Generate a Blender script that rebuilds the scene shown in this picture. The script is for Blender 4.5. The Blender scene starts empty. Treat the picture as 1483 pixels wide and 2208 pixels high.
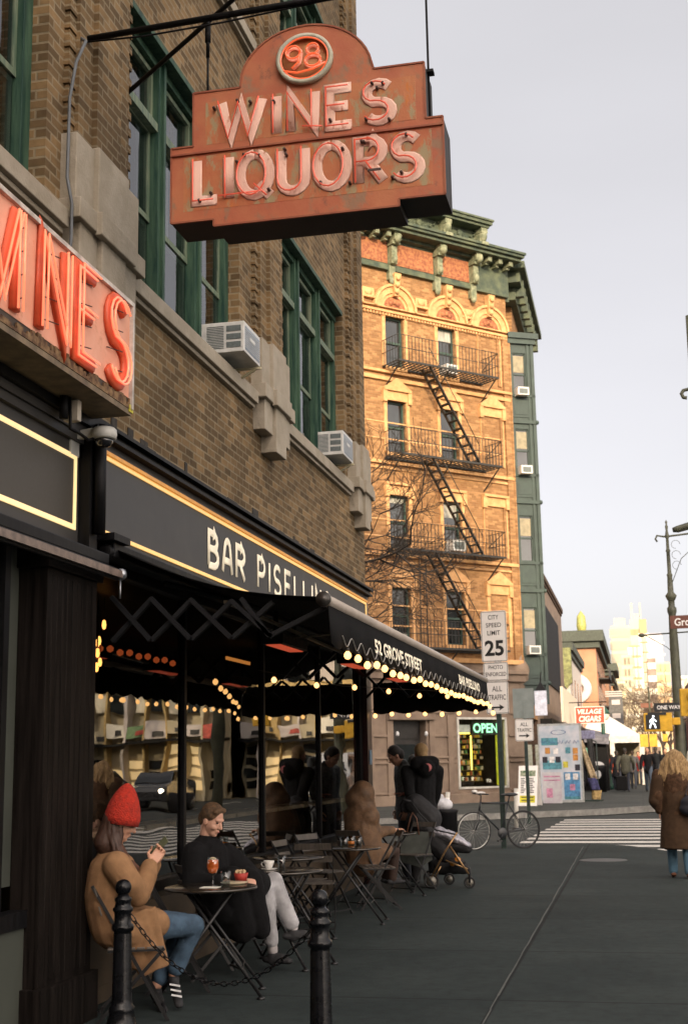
import bpy, math, random
from mathutils import Vector, Matrix, Quaternion
random.seed(7)
PI = math.pi
S = bpy.context.scene
COL = S.collection
R = math.radians

# ---------------------------------------------------------------- camera
# solved from the photograph: eye 1.6 m, 46 mm (35 mm film), 10.9 deg up, turned 12.4 deg left of the avenue
F, CX, CY, EYE = 2815.0, 741.5, 1104.0, 1.6
ROLL, PITCH, YAW = 0.0178, R(10.903867), R(-12.374265)   # avenue runs along +Y
def ray(u, v):
    x, y = (u - CX) / F, -(v - CY) / F
    c, s = math.cos(ROLL), math.sin(ROLL)
    x, y = x * c + y * s, -x * s + y * c
    fy = math.cos(PITCH) - y * math.sin(PITCH)
    fz = math.sin(PITCH) + y * math.cos(PITCH)
    c, s = math.cos(YAW), math.sin(YAW)
    return Vector((x * c + fy * s, -x * s + fy * c, fz))
EYEP = Vector((0, 0, EYE))
def W(u, v, y):                       # survey helper: the point seen at (u, v) that stands y metres up the avenue
    r = ray(u, v); return EYEP + r * (y / r.y)
def Zp(u, v, z):
    r = ray(u, v); return EYEP + r * ((z - EYE) / r.z)

cam = bpy.data.cameras.new("camera"); camo = bpy.data.objects.new("camera", cam); COL.objects.link(camo)
f0 = ray(CX, CY); rt = (ray(CX + F, CY) - f0).normalized(); up = (ray(CX, CY - F) - f0).normalized(); bk = -f0.normalized()
camo.matrix_world = Matrix(((rt.x, up.x, bk.x, 0), (rt.y, up.y, bk.y, 0), (rt.z, up.z, bk.z, EYE), (0, 0, 0, 1)))
cam.sensor_fit = 'VERTICAL'; cam.sensor_height = 36; cam.lens = F / 2208 * 36
cam.clip_start = 0.1; cam.clip_end = 3000
cam.dof.use_dof = True; cam.dof.focus_distance = 9.0; cam.dof.aperture_fstop = 5.6
S.camera = camo

# ---------------------------------------------------------------- sky, sun, exposure
SUN_AZ, SUN_EL = 160.0, 17.0          # clockwise from +Y
wd = bpy.data.worlds.new("World"); S.world = wd; wd.use_nodes = True
nt = wd.node_tree; bg = nt.nodes["Background"]
sk = nt.nodes.new("ShaderNodeTexSky"); sk.sky_type = 'NISHITA'; sk.sun_disc = False
sk.sun_elevation = R(SUN_EL); sk.sun_rotation = R(SUN_AZ); sk.altitude = 10; sk.air_density = 1.0; sk.dust_density = 2.5; sk.ozone_density = 1.5
hs = nt.nodes.new("ShaderNodeHueSaturation"); hs.inputs['Saturation'].default_value = 0.28
tn = nt.nodes.new("ShaderNodeMix"); tn.data_type = 'RGBA'; tn.blend_type = 'MULTIPLY'; tn.inputs[0].default_value = 1.0
tn.inputs[7].default_value = (1.0, 0.955, 0.985, 1)
nt.links.new(sk.outputs[0], hs.inputs['Color']); nt.links.new(hs.outputs[0], tn.inputs[6]); 
vl = nt.nodes.new('ShaderNodeMix'); vl.data_type = 'RGBA'; vl.inputs[0].default_value = .68; vl.inputs[7].default_value = (2.34, 2.27, 2.27, 1)      # thin high cloud over the blue
nt.links.new(tn.outputs[2], vl.inputs[6])
tcw = nt.nodes.new('ShaderNodeTexCoord'); nz = nt.nodes.new('ShaderNodeTexNoise'); nz.inputs['Scale'].default_value = 1.6; nz.inputs['Detail'].default_value = 5
mpw = nt.nodes.new('ShaderNodeMapping'); mpw.inputs['Scale'].default_value = (1, 1, 3.5); nt.links.new(tcw.outputs['Generated'], mpw.inputs[0]); nt.links.new(mpw.outputs[0], nz.inputs['Vector'])
rz_ = nt.nodes.new('ShaderNodeMapRange'); rz_.inputs[1].default_value = .3; rz_.inputs[2].default_value = .7; rz_.inputs[3].default_value = .95; rz_.inputs[4].default_value = 1.05; nt.links.new(nz.outputs[0], rz_.inputs[0])
# sky boosted toward the low sun behind the camera, added to lift shaded faces
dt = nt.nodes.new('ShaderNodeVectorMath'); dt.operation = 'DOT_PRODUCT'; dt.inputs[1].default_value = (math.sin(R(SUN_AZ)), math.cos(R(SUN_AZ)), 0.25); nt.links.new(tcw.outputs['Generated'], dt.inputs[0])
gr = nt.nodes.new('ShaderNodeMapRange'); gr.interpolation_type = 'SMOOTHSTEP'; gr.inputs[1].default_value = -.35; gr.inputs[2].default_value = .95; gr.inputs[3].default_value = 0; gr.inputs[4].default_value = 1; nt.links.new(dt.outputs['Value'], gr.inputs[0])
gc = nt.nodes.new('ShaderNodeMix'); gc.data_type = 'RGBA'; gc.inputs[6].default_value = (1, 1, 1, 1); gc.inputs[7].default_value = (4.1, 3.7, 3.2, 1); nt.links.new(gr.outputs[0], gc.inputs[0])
def _mul(a, b):
    m = nt.nodes.new('ShaderNodeVectorMath'); m.operation = 'MULTIPLY'; nt.links.new(a, m.inputs[0]); nt.links.new(b, m.inputs[1]); return m.outputs[0]
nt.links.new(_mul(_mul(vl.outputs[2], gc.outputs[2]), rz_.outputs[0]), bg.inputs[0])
bg.inputs[1].default_value = 0.15
sl = bpy.data.lights.new("sun", 'SUN'); sl.energy = 2.6; sl.angle = R(0.8); sl.color = (1.0, 0.79, 0.52)
slo = bpy.data.objects.new("sun", sl); COL.objects.link(slo)
sd = Vector((math.sin(R(SUN_AZ)) * math.cos(R(SUN_EL)), math.cos(R(SUN_AZ)) * math.cos(R(SUN_EL)), math.sin(R(SUN_EL))))
slo.rotation_euler = (-sd).to_track_quat('-Z', 'Y').to_euler(); slo.location = (0, -40, 60)
S.view_settings.view_transform = 'Standard'; S.view_settings.look = 'None'
S.view_settings.exposure = 0.95; S.view_settings.gamma = 1.0; S.view_settings.use_curve_mapping = False
try:
    S.cycles.max_bounces = 6; S.cycles.transparent_max_bounces = 16; S.cycles.glossy_bounces = 4; S.cycles.diffuse_bounces = 3
    S.cycles.sample_clamp_indirect = 6
except Exception: pass

# ---------------------------------------------------------------- materials
def _mix(t, a, b, fac, mode='MIX'):
    m = t.nodes.new("ShaderNodeMix"); m.data_type = 'RGBA'; m.blend_type = mode
    for i, s in ((6, a), (7, b)):
        if isinstance(s, (tuple, list)): m.inputs[i].default_value = (*s[:3], 1)
        else: t.links.new(s, m.inputs[i])
    if isinstance(fac, (int, float)): m.inputs[0].default_value = fac
    else: t.links.new(fac, m.inputs[0])
    return m.outputs[2]
def _ramp(t, src, stops):
    r = t.nodes.new("ShaderNodeValToRGB"); e = r.color_ramp.elements
    while len(e) < len(stops): e.new(0.5)
    for k, (p, c) in enumerate(stops):
        e[k].position = p; e[k].color = (c, c, c, 1) if isinstance(c, (int, float)) else (*c, 1)
    t.links.new(src, r.inputs[0]); return r.outputs[0]
def _noise(t, vec, scale, detail=4, rough=.6, dist=0):
    n = t.nodes.new("ShaderNodeTexNoise"); n.inputs['Scale'].default_value = scale
    n.inputs['Detail'].default_value = detail; n.inputs['Roughness'].default_value = rough; n.inputs['Distortion'].default_value = dist
    t.links.new(vec, n.inputs['Vector']); return n.outputs[0]
MATS = {}
def mat(name, col, rough=.6, metal=0, var=.25, scale=6, bump=.0, bscale=80, emit=None, estr=0, col2=None, stretch=None, spec=.5, rvar=.15, clear=0):
    if name in MATS: return MATS[name]
    m = bpy.data.materials.new(name); m.use_nodes = True; t = m.node_tree; b = t.nodes["Principled BSDF"]
    tc = t.nodes.new("ShaderNodeTexCoord"); vec = tc.outputs['Object']
    if stretch:
        mp = t.nodes.new("ShaderNodeMapping"); mp.inputs['Scale'].default_value = stretch
        t.links.new(vec, mp.inputs[0]); vec = mp.outputs[0]
    n = _noise(t, vec, scale, 6)
    if col2 is None: lo = tuple(c * (1 - var) for c in col); hi = tuple(min(1, c * (1 + var)) for c in col)
    else: lo, hi = col, col2
    cc = _mix(t, lo, hi, _ramp(t, n, [(.36, 0.0), (.64, 1.0)]))
    t.links.new(cc, b.inputs['Base Color'])
    b.inputs['Metallic'].default_value = metal; b.inputs['Specular IOR Level'].default_value = spec
    rr = t.nodes.new("ShaderNodeMapRange"); rr.inputs[3].default_value = max(.02, rough - rvar); rr.inputs[4].default_value = min(1, rough + rvar)
    t.links.new(n, rr.inputs[0]); t.links.new(rr.outputs[0], b.inputs['Roughness'])
    if clear: b.inputs['Coat Weight'].default_value = clear; b.inputs['Coat Roughness'].default_value = .15
    if bump:
        bn = _noise(t, vec, bscale, 5); bp = t.nodes.new("ShaderNodeBump"); bp.inputs['Strength'].default_value = bump; bp.inputs['Distance'].default_value = .02
        t.links.new(bn, bp.inputs['Height']); t.links.new(bp.outputs[0], b.inputs['Normal'])
    if emit: b.inputs['Emission Color'].default_value = (*emit, 1); b.inputs['Emission Strength'].default_value = estr
    MATS[name] = m; return m
def brick(name, c1, c2, mortar, bw=.2, bh=.07, ms=.009, dark=.35, wear=None, bump=.5):
    if name in MATS: return MATS[name]
    m = bpy.data.materials.new(name); m.use_nodes = True; t = m.node_tree; b = t.nodes["Principled BSDF"]
    tc = t.nodes.new("ShaderNodeTexCoord"); sp = t.nodes.new("ShaderNodeSeparateXYZ"); t.links.new(tc.outputs['Object'], sp.inputs[0])
    ad = t.nodes.new("ShaderNodeMath"); ad.operation = 'ADD'; t.links.new(sp.outputs[0], ad.inputs[0]); t.links.new(sp.outputs[1], ad.inputs[1])
    cb = t.nodes.new("ShaderNodeCombineXYZ"); t.links.new(ad.outputs[0], cb.inputs[0]); t.links.new(sp.outputs[2], cb.inputs[1])
    br = t.nodes.new("ShaderNodeTexBrick"); t.links.new(cb.outputs[0], br.inputs['Vector'])
    br.inputs['Scale'].default_value = 1; br.inputs['Brick Width'].default_value = bw; br.inputs['Row Height'].default_value = bh
    br.inputs['Mortar Size'].default_value = ms; br.inputs['Mortar Smooth'].default_value = .3; br.inputs['Bias'].default_value = -.15
    br.inputs['Color1'].default_value = (*c1, 1); br.inputs['Color2'].default_value = (*c2, 1); br.inputs['Mortar'].default_value = (*mortar, 1)
    n1 = _noise(t, tc.outputs['Object'], .7, 6); n2 = _noise(t, tc.outputs['Object'], 14, 4)
    # second brick pattern scrambles tone brick by brick
    b2 = t.nodes.new("ShaderNodeTexBrick"); t.links.new(cb.outputs[0], b2.inputs['Vector'])
    b2.inputs['Scale'].default_value = 1; b2.inputs['Brick Width'].default_value = bw; b2.inputs['Row Height'].default_value = bh; b2.inputs['Mortar Size'].default_value = 0
    b2.inputs['Color1'].default_value = (1, 1, 1, 1); b2.inputs['Color2'].default_value = (.5, .5, .5, 1); b2.inputs['Bias'].default_value = .35; b2.squash_frequency = 2
    b2.inputs['Mortar'].default_value = (.8, .8, .8, 1)
    c = _mix(t, br.outputs['Color'], b2.outputs['Color'], .7, 'MULTIPLY')
    c = _mix(t, c, _ramp(t, n1, [(.3, 1 - dark), (.65, 1.0)]), 1.0, 'MULTIPLY')
    c = _mix(t, c, _ramp(t, n2, [(.3, .78), (.7, 1.0)]), 1.0, 'MULTIPLY')
    if wear:
        c = _mix(t, c, wear, _ramp(t, _noise(t, tc.outputs['Object'], 1.6, 8), [(.58, 0.0), (.72, .7)]))
    t.links.new(c, b.inputs['Base Color']); b.inputs['Roughness'].default_value = .9; b.inputs['Specular IOR Level'].default_value = .25
    bp = t.nodes.new("ShaderNodeBump"); bp.inputs['Strength'].default_value = bump; bp.inputs['Distance'].default_value = .012
    iv = t.nodes.new("ShaderNodeMath"); iv.operation = 'SUBTRACT'; iv.inputs[0].default_value = 1; t.links.new(br.outputs['Fac'], iv.inputs[1])
    a2 = t.nodes.new("ShaderNodeMath"); a2.operation = 'MULTIPLY_ADD'; t.links.new(n2, a2.inputs[0]); a2.inputs[1].default_value = .35; t.links.new(iv.outputs[0], a2.inputs[2])
    t.links.new(a2.outputs[0], bp.inputs['Height']); t.links.new(bp.outputs[0], b.inputs['Normal'])
    MATS[name] = m; return m
def glass(name, tint=(.75, .78, .75), ior=1.9, wob=.0, wscale=1.2, rough=0.0, stretch=(1, 1, 1)):
    if name in MATS: return MATS[name]
    m = bpy.data.materials.new(name); m.use_nodes = True; t = m.node_tree; t.nodes.clear()
    o = t.nodes.new("ShaderNodeOutputMaterial"); tr = t.nodes.new("ShaderNodeBsdfTransparent"); gl = t.nodes.new("ShaderNodeBsdfGlossy")
    mx = t.nodes.new("ShaderNodeMixShader"); fr = t.nodes.new("ShaderNodeFresnel"); fr.inputs[0].default_value = ior
    tr.inputs[0].default_value = (*tint, 1); gl.inputs['Roughness'].default_value = rough; gl.inputs[0].default_value = (1, 1, 1, 1)
    ge = t.nodes.new('ShaderNodeNewGeometry'); ml = t.nodes.new('ShaderNodeMath'); ml.operation = 'MULTIPLY'; iv_ = t.nodes.new('ShaderNodeMath'); iv_.operation = 'SUBTRACT'; iv_.inputs[0].default_value = 1
    t.links.new(ge.outputs['Backfacing'], iv_.inputs[1]); t.links.new(iv_.outputs[0], ml.inputs[0]); t.links.new(fr.outputs[0], ml.inputs[1])      # reflect once, at the front skin of the pane
    t.links.new(ml.outputs[0], mx.inputs[0]); t.links.new(tr.outputs[0], mx.inputs[1]); t.links.new(gl.outputs[0], mx.inputs[2]); t.links.new(mx.outputs[0], o.inputs[0])
    if wob:
        tc = t.nodes.new("ShaderNodeTexCoord"); mp = t.nodes.new("ShaderNodeMapping"); mp.inputs['Scale'].default_value = stretch
        t.links.new(tc.outputs['Object'], mp.inputs[0]); n = _noise(t, mp.outputs[0], wscale, 1.5, .4)
        bp = t.nodes.new("ShaderNodeBump"); bp.inputs['Strength'].default_value = 1; bp.inputs['Distance'].default_value = wob
        t.links.new(n, bp.inputs['Height']); t.links.new(bp.outputs[0], gl.inputs['Normal'])
    MATS[name] = m; return m
def emis(name, col, strength):
    if name in MATS: return MATS[name]
    m = bpy.data.materials.new(name); m.use_nodes = True; b = m.node_tree.nodes["Principled BSDF"]
    b.inputs['Base Color'].default_value = (*[c * .5 for c in col], 1); b.inputs['Emission Color'].default_value = (*col, 1); b.inputs['Emission Strength'].default_value = strength
    MATS[name] = m; return m

# ---------------------------------------------------------------- mesh collector
class MB:
    def __init__(s): s.v = []; s.f = []; s.m = []; s.sm = []; s.mi = 0; s.mats = []
    def use(s, m):
        if m not in s.mats: s.mats.append(m)
        s.mi = s.mats.index(m); return s
    def add(s, vs, fs, smooth=False):
        o = len(s.v); s.v += [tuple(v) for v in vs]
        for f in fs: s.f.append([i + o for i in f]); s.m.append(s.mi); s.sm.append(smooth)
        return s
    def box(s, x0, x1, y0, y1, z0, z1):
        return s.add([(x0,y0,z0),(x1,y0,z0),(x1,y1,z0),(x0,y1,z0),(x0,y0,z1),(x1,y0,z1),(x1,y1,z1),(x0,y1,z1)],
                     [(0,3,2,1),(4,5,6,7),(0,1,5,4),(1,2,6,5),(2,3,7,6),(3,0,4,7)])
    def bar(s, a, b, w, h=None, upv=(0, 0, 1)):          # rectangular bar from a to b
        a = Vector(a); b = Vector(b); h = h or w; t = (b - a).normalized(); u = Vector(upv)
        if abs(t.dot(u)) > .98: u = Vector((1, 0, 0))
        sx = t.cross(u).normalized(); sy = sx.cross(t)
        vs = []
        for p in (a, b):
            for i, j in ((-1,-1),(1,-1),(1,1),(-1,1)): vs.append(p + sx * i * w / 2 + sy * j * h / 2)
        return s.add(vs, [(0,3,2,1),(4,5,6,7),(0,1,5,4),(1,2,6,5),(2,3,7,6),(3,0,4,7)])
    def prism(s, poly, fn, d0, d1):                       # polygon (a,b) extruded between depths; fn(a,b,d)->xyz
        n = len(poly); vs = [fn(a, b, d0) for a, b in poly] + [fn(a, b, d1) for a, b in poly]
        return s.add(vs, [list(range(n))[::-1], [i + n for i in range(n)]] + [(i, (i + 1) % n, (i + 1) % n + n, i + n) for i in range(n)])
    def tube(s, pts, r, n=8, nrm=None, flat=1.0, closed=False, caps=True):
        pts = [Vector(p) for p in pts]; k = len(pts); vs = []; rs = r if isinstance(r, (list, tuple)) else [r] * k
        pu = None
        for i, p in enumerate(pts):
            a = pts[(i - 1) % k] if (closed or i > 0) else p; b = pts[(i + 1) % k] if (closed or i < k - 1) else p
            t1 = (p - a).normalized() if a is not p else (b - p).normalized(); t2 = (b - p).normalized() if b is not p else t1
            t = (t1 + t2); t = t.normalized() if t.length > 1e-6 else t1
            m = 1.0
            if nrm is not None:
                N = Vector(nrm); sd_ = N.cross(t).normalized(); c = max(.45, t.dot(t1)); m = 1 / c
            else:
                if pu is None: pu = Vector((0, 0, 1)) if abs(t.z) < .9 else Vector((1, 0, 0))
                sd_ = t.cross(pu).normalized(); N = sd_.cross(t).normalized(); pu = N
            for j in range(n):
                q = 2 * PI * j / n; vs.append(p + sd_ * math.cos(q) * rs[i] * m + N * math.sin(q) * rs[i] * flat)
        fs = []
        for i in range(k if closed else k - 1):
            i2 = (i + 1) % k
            for j in range(n): fs.append((i*n+j, i*n+(j+1) % n, i2*n+(j+1) % n, i2*n+j))
        if caps and not closed: fs += [list(range(n))[::-1], [(k-1)*n+j for j in range(n)]]
        return s.add(vs, fs, True)
    def lathe(s, prof, c=(0, 0, 0), n=24, axis='z', sy=1.0):     # prof [(r,h)]
        vs = []; c = Vector(c)
        for r, h in prof:
            for j in range(n):
                q = 2 * PI * j / n; a, b = r * math.cos(q), r * math.sin(q) * sy
                vs.append(c + Vector((a, b, h) if axis == 'z' else (h, a, b) if axis == 'x' else (b, h, a)))
        fs = [(i*n+j, i*n+(j+1) % n, (i+1)*n+(j+1) % n, (i+1)*n+j) for i in range(len(prof)-1) for j in range(n)]
        if prof[0][0] > 1e-5: fs.append(list(range(n))[::-1])
        if prof[-1][0] > 1e-5: fs.append([(len(prof)-1)*n+j for j in range(n)])
        return s.add(vs, fs, True)
    def ell(s, c, r, rot=None, n=16, m=10):
        c = Vector(c); vs = []; M = rot or Matrix.Identity(3)
        if isinstance(r, (int, float)): r = (r, r, r)
        for i in range(m + 1):
            a = PI * i / m
            for j in range(n):
                q = 2 * PI * j / n
                vs.append(c + M @ Vector((r[0]*math.sin(a)*math.cos(q), r[1]*math.sin(a)*math.sin(q), r[2]*math.cos(a))))
        fs = [(i*n+j, (i+1)*n+j, (i+1)*n+(j+1) % n, i*n+(j+1) % n) for i in range(m) for j in range(n)]
        return s.add(vs, fs, True)
    def cap(s, a, b, ra, rb, n=12, fl=1.0, side=None):        # tapered capsule, optional flattening across 'side'
        a = Vector(a); b = Vector(b); t = (b - a); L = t.length
        if L < 1e-5: return s.ell(a, ra)
        t /= L; u = Vector(side) if side is not None else (Vector((0, 0, 1)) if abs(t.z) < .9 else Vector((1, 0, 0)))
        x = u - t * u.dot(t)
        x = x.normalized() if x.length > 1e-4 else t.orthogonal().normalized()
        y = t.cross(x); vs = []; rings = []
        for k in range(5): q = PI/2 * (1 - k/4); rings.append((-math.sin(q) * ra, max(math.cos(q) * ra, 1e-4)))
        for k in range(5): q = PI/2 * k/4; rings.append((L + math.sin(q) * rb, max(math.cos(q) * rb, 1e-4)))
        for h, r in rings:
            for j in range(n):
                q = 2*PI*j/n; vs.append(a + t*h + x*math.cos(q)*r + y*math.sin(q)*r*fl)
        k = len(rings)
        fs = [(i*n+j, i*n+(j+1) % n, (i+1)*n+(j+1) % n, (i+1)*n+j) for i in range(k-1) for j in range(n)] + [list(range(n))[::-1], [(k-1)*n+j for j in range(n)]]
        return s.add(vs, fs, True)
    def frustum(s, a, b, ra, rb, n=18, fl=1.0, side=(0, 1, 0)):
        a = Vector(a); b = Vector(b); t = (b - a).normalized(); x = Vector(side); x = (x - t * x.dot(t)).normalized(); y = t.cross(x); vs = []
        for p, r in ((a, ra), (b, rb)): vs += [p + x*math.cos(2*PI*j/n)*r + y*math.sin(2*PI*j/n)*r*fl for j in range(n)]
        return s.add(vs, [(j, (j+1) % n, (j+1) % n + n, j + n) for j in range(n)] + [list(range(n))[::-1], [n + j for j in range(n)]], True)
    def mesh(s, me, M):
        return s.add([M @ v.co for v in me.vertices], [list(p.vertices) for p in me.polygons])
    def data(s, name):
        me = bpy.data.meshes.new(name); me.from_pydata(s.v, [], s.f); me.update()
        for m in s.mats: me.materials.append(m)
        me.polygons.foreach_set('material_index', s.m); me.polygons.foreach_set('use_smooth', s.sm); me.update()
        return me
    def build(s, name, m=None, parent=None, bevel=0, **k):
        me = s.data(name)
        if m is not None and not s.mats: me.materials.append(m)
        o = bpy.data.objects.new(name, me); COL.objects.link(o)
        if parent is not None: o.parent = parent
        if bevel:
            b = o.modifiers.new('bevel', 'BEVEL'); b.width = bevel; b.segments = 2; b.limit_method = 'ANGLE'; b.angle_limit = R(40)
        tag(o, **k) if k else None
        return o
def tag(o, label=None, category=None, group=None, kind=None):
    for a, b in (('label', label), ('category', category), ('group', group), ('kind', kind)):
        if b: o[a] = b
    return o
def thing(name, label, category, loc=(0, 0, 0), rz=0, group=None):
    o = bpy.data.objects.new(name, None); COL.objects.link(o); o.location = loc; o.rotation_euler = (0, 0, rz); o.empty_display_size = .1
    return tag(o, label, category, group)
def kids(o): return [c for c in bpy.data.objects if c.parent == o]
def dup(root, loc, rz, label=None, group=None):
    r = root.copy(); COL.objects.link(r); r.location = loc; r.rotation_euler = (0, 0, rz)
    if label: r['label'] = label
    if group: r['group'] = group
    for ch in kids(root):
        c = ch.copy(); COL.objects.link(c); c.parent = r
        for g in kids(ch): d = g.copy(); COL.objects.link(d); d.parent = c
    return r
def frame(o, rvec, uvec):    # matrix for text: right, up
    r = Vector(rvec).normalized(); u = Vector(uvec).normalized(); n = r.cross(u); o = Vector(o)
    return Matrix(((r.x, u.x, n.x, o.x), (r.y, u.y, n.y, o.y), (r.z, u.z, n.z, o.z), (0, 0, 0, 1)))
def text(s, size, width=None, bold=0, depth=.002, spacing=1.0, align='CENTER', shear=0, line=1.0):
    cu = bpy.data.curves.new('txt', 'FONT'); cu.body = s; cu.size = 1; cu.extrude = 0; cu.align_x = align; cu.offset = bold
    cu.space_character = spacing; cu.shear = shear; cu.space_line = line; cu.resolution_u = 3
    o = bpy.data.objects.new('txt', cu); me = bpy.data.meshes.new_from_object(o)
    xs = [v.co.x for v in me.vertices]; ys = [v.co.y for v in me.vertices]
    w = max(xs) - min(xs); h = max(ys) - min(ys); sx = (width / w) if width else size / h; sy = size / h
    cx_ = (max(xs) + min(xs)) / 2; cy_ = (max(ys) + min(ys)) / 2
    for v in me.vertices: v.co = ((v.co.x - cx_) * sx, (v.co.y - cy_) * sy, depth)
    bpy.data.objects.remove(o); bpy.data.curves.remove(cu); return me
def arc(cx, cy, rx, ry, a0, a1, n=10):
    return [(cx + rx * math.cos(R(a0 + (a1 - a0) * i / n)), cy + ry * math.sin(R(a0 + (a1 - a0) * i / n))) for i in range(n + 1)]
GL = {  # stroke letters in a box 1 high: (width, strokes)
 'W': (.95, [[(0,1),(.24,0),(.47,.92),(.7,0),(.95,1)]]), 'I': (.0, [[(0,0),(0,1)]]), 'N': (.55, [[(0,0),(0,1),(.55,0),(.55,1)]]),
 'E': (.5, [[(.5,1),(0,1),(0,0),(.5,0)],[(0,.52),(.42,.52)]]), 'L': (.5, [[(0,1),(0,0),(.5,0)]]),
 'S': (.56, [arc(.28,.74,.27,.26,35,270,9)[:-1] + arc(.28,.25,.28,.25,90,-150,10)]),
 'Q': (.7, [arc(.35,.5,.35,.5,90,450,18), [(.42,.25),(.72,-.05)]]), 'O': (.7, [arc(.35,.5,.35,.5,90,450,18)]),
 'U': (.56, [[(0,1)] + arc(.28,.28,.28,.28,180,360,8) + [(.56,1)]]),
 'R': (.56, [[(0,0),(0,1),(.28,1)] + arc(.28,.74,.27,.26,90,-90,7) + [(.02,.48)], [(.24,.48),(.56,0)]]),
 'P': (.54, [[(0,0),(0,1),(.28,1)] + arc(.28,.72,.26,.28,90,-90,7) + [(.02,.44)]]),
 'B': (.56, [[(0,0),(0,1),(.26,1)] + arc(.26,.76,.24,.24,90,-90,6) + [(.02,.52)], [(.24,.52)] + arc(.26,.26,.3,.26,90,-90,7) + [(0,0)]]),
 'A': (.6, [[(0,0),(.12,.72)] + arc(.3,.74,.17,.26,180,0,6) + [(.48,.72),(.6,0)], [(.06,.36),(.54,.36)]]),
 '9': (.5, [arc(.25,.7,.23,.28,0,360,14), [(.48,.72),(.42,.25),(.2,0)]]), '8': (.5, [arc(.25,.76,.19,.24,0,360,12), arc(.25,.27,.25,.27,0,360,12)]),
}
def strokes(mb, word, O, rv, uv, h, gap, r, flat, total=None, n=8, inset=0):
    O = Vector(O); rv = Vector(rv).normalized(); uv = Vector(uv).normalized(); nn = rv.cross(uv)
    ws = [GL[c][0] if c != ' ' else .45 for c in word]; k = sum(ws) + gap * (len(word) - 1); sx = (total / (k * h)) if total else 1
    x = 0
    for c, w in zip(word, ws):
        if c != ' ':
            for st in GL[c][1]:
                mb.tube([O + rv * ((x + a) * h * sx) + uv * (b * h) for a, b in st], r, n=n, nrm=nn, flat=flat)
        x += w + gap
def remeshed(mb, name, m, parent, voxel=.012, smooth=3, disp=0, dscale=.1):
    o = bpy.data.objects.new('tmp', mb.data('tmp')); COL.objects.link(o)
    r = o.modifiers.new('r', 'REMESH'); r.mode = 'VOXEL'; r.voxel_size = voxel; r.use_smooth_shade = True
    if smooth: q = o.modifiers.new('s', 'SMOOTH'); q.iterations = smooth; q.factor = .6
    if disp:
        tx = bpy.data.textures.new('cl', 'CLOUDS'); tx.noise_scale = dscale; d = o.modifiers.new('d', 'DISPLACE'); d.texture = tx; d.strength = disp; d.mid_level = .5; d.texture_coords = 'GLOBAL'
    dg = bpy.context.evaluated_depsgraph_get(); me = bpy.data.meshes.new_from_object(o.evaluated_get(dg)); me.name = name
    bpy.data.objects.remove(o); me.materials.clear(); me.materials.append(m)
    for p in me.polygons: p.use_smooth = True
    if parent is not None:
        M = Matrix.LocRotScale(parent.location, parent.rotation_euler, parent.scale).inverted(); me.transform(M)
    ob = bpy.data.objects.new(name, me); COL.objects.link(ob); ob.parent = parent; return ob
def windows_wall(mb, x0, x1, z0, z1, ops, y, depth):     # wall face at y (outward = -y) with openings and reveals
    xs = sorted({x0, x1, *[o[0] for o in ops], *[o[1] for o in ops]}); zs = sorted({z0, z1, *[o[2] for o in ops], *[o[3] for o in ops]})
    xs = [x for x in xs if x0 <= x <= x1]; zs = [z for z in zs if z0 <= z <= z1]
    for i in range(len(xs) - 1):
        for j in range(len(zs) - 1):
            cx_, cz = (xs[i] + xs[i+1]) / 2, (zs[j] + zs[j+1]) / 2
            if any(o[0] < cx_ < o[1] and o[2] < cz < o[3] for o in ops): continue
            mb.add([(xs[i],y,zs[j]),(xs[i+1],y,zs[j]),(xs[i+1],y,zs[j+1]),(xs[i],y,zs[j+1])], [(0,1,2,3)])
    for a, b, c, d in ops:
        e = y + depth
        mb.add([(a,y,c),(a,e,c),(a,e,d),(a,y,d)], [(0,1,2,3)]); mb.add([(b,y,c),(b,e,c),(b,e,d),(b,y,d)], [(3,2,1,0)])
        mb.add([(a,y,c),(b,y,c),(b,e,c),(a,e,c)], [(0,1,2,3)]); mb.add([(a,y,d),(b,y,d),(b,e,d),(a,e,d)], [(3,2,1,0)])
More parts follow.
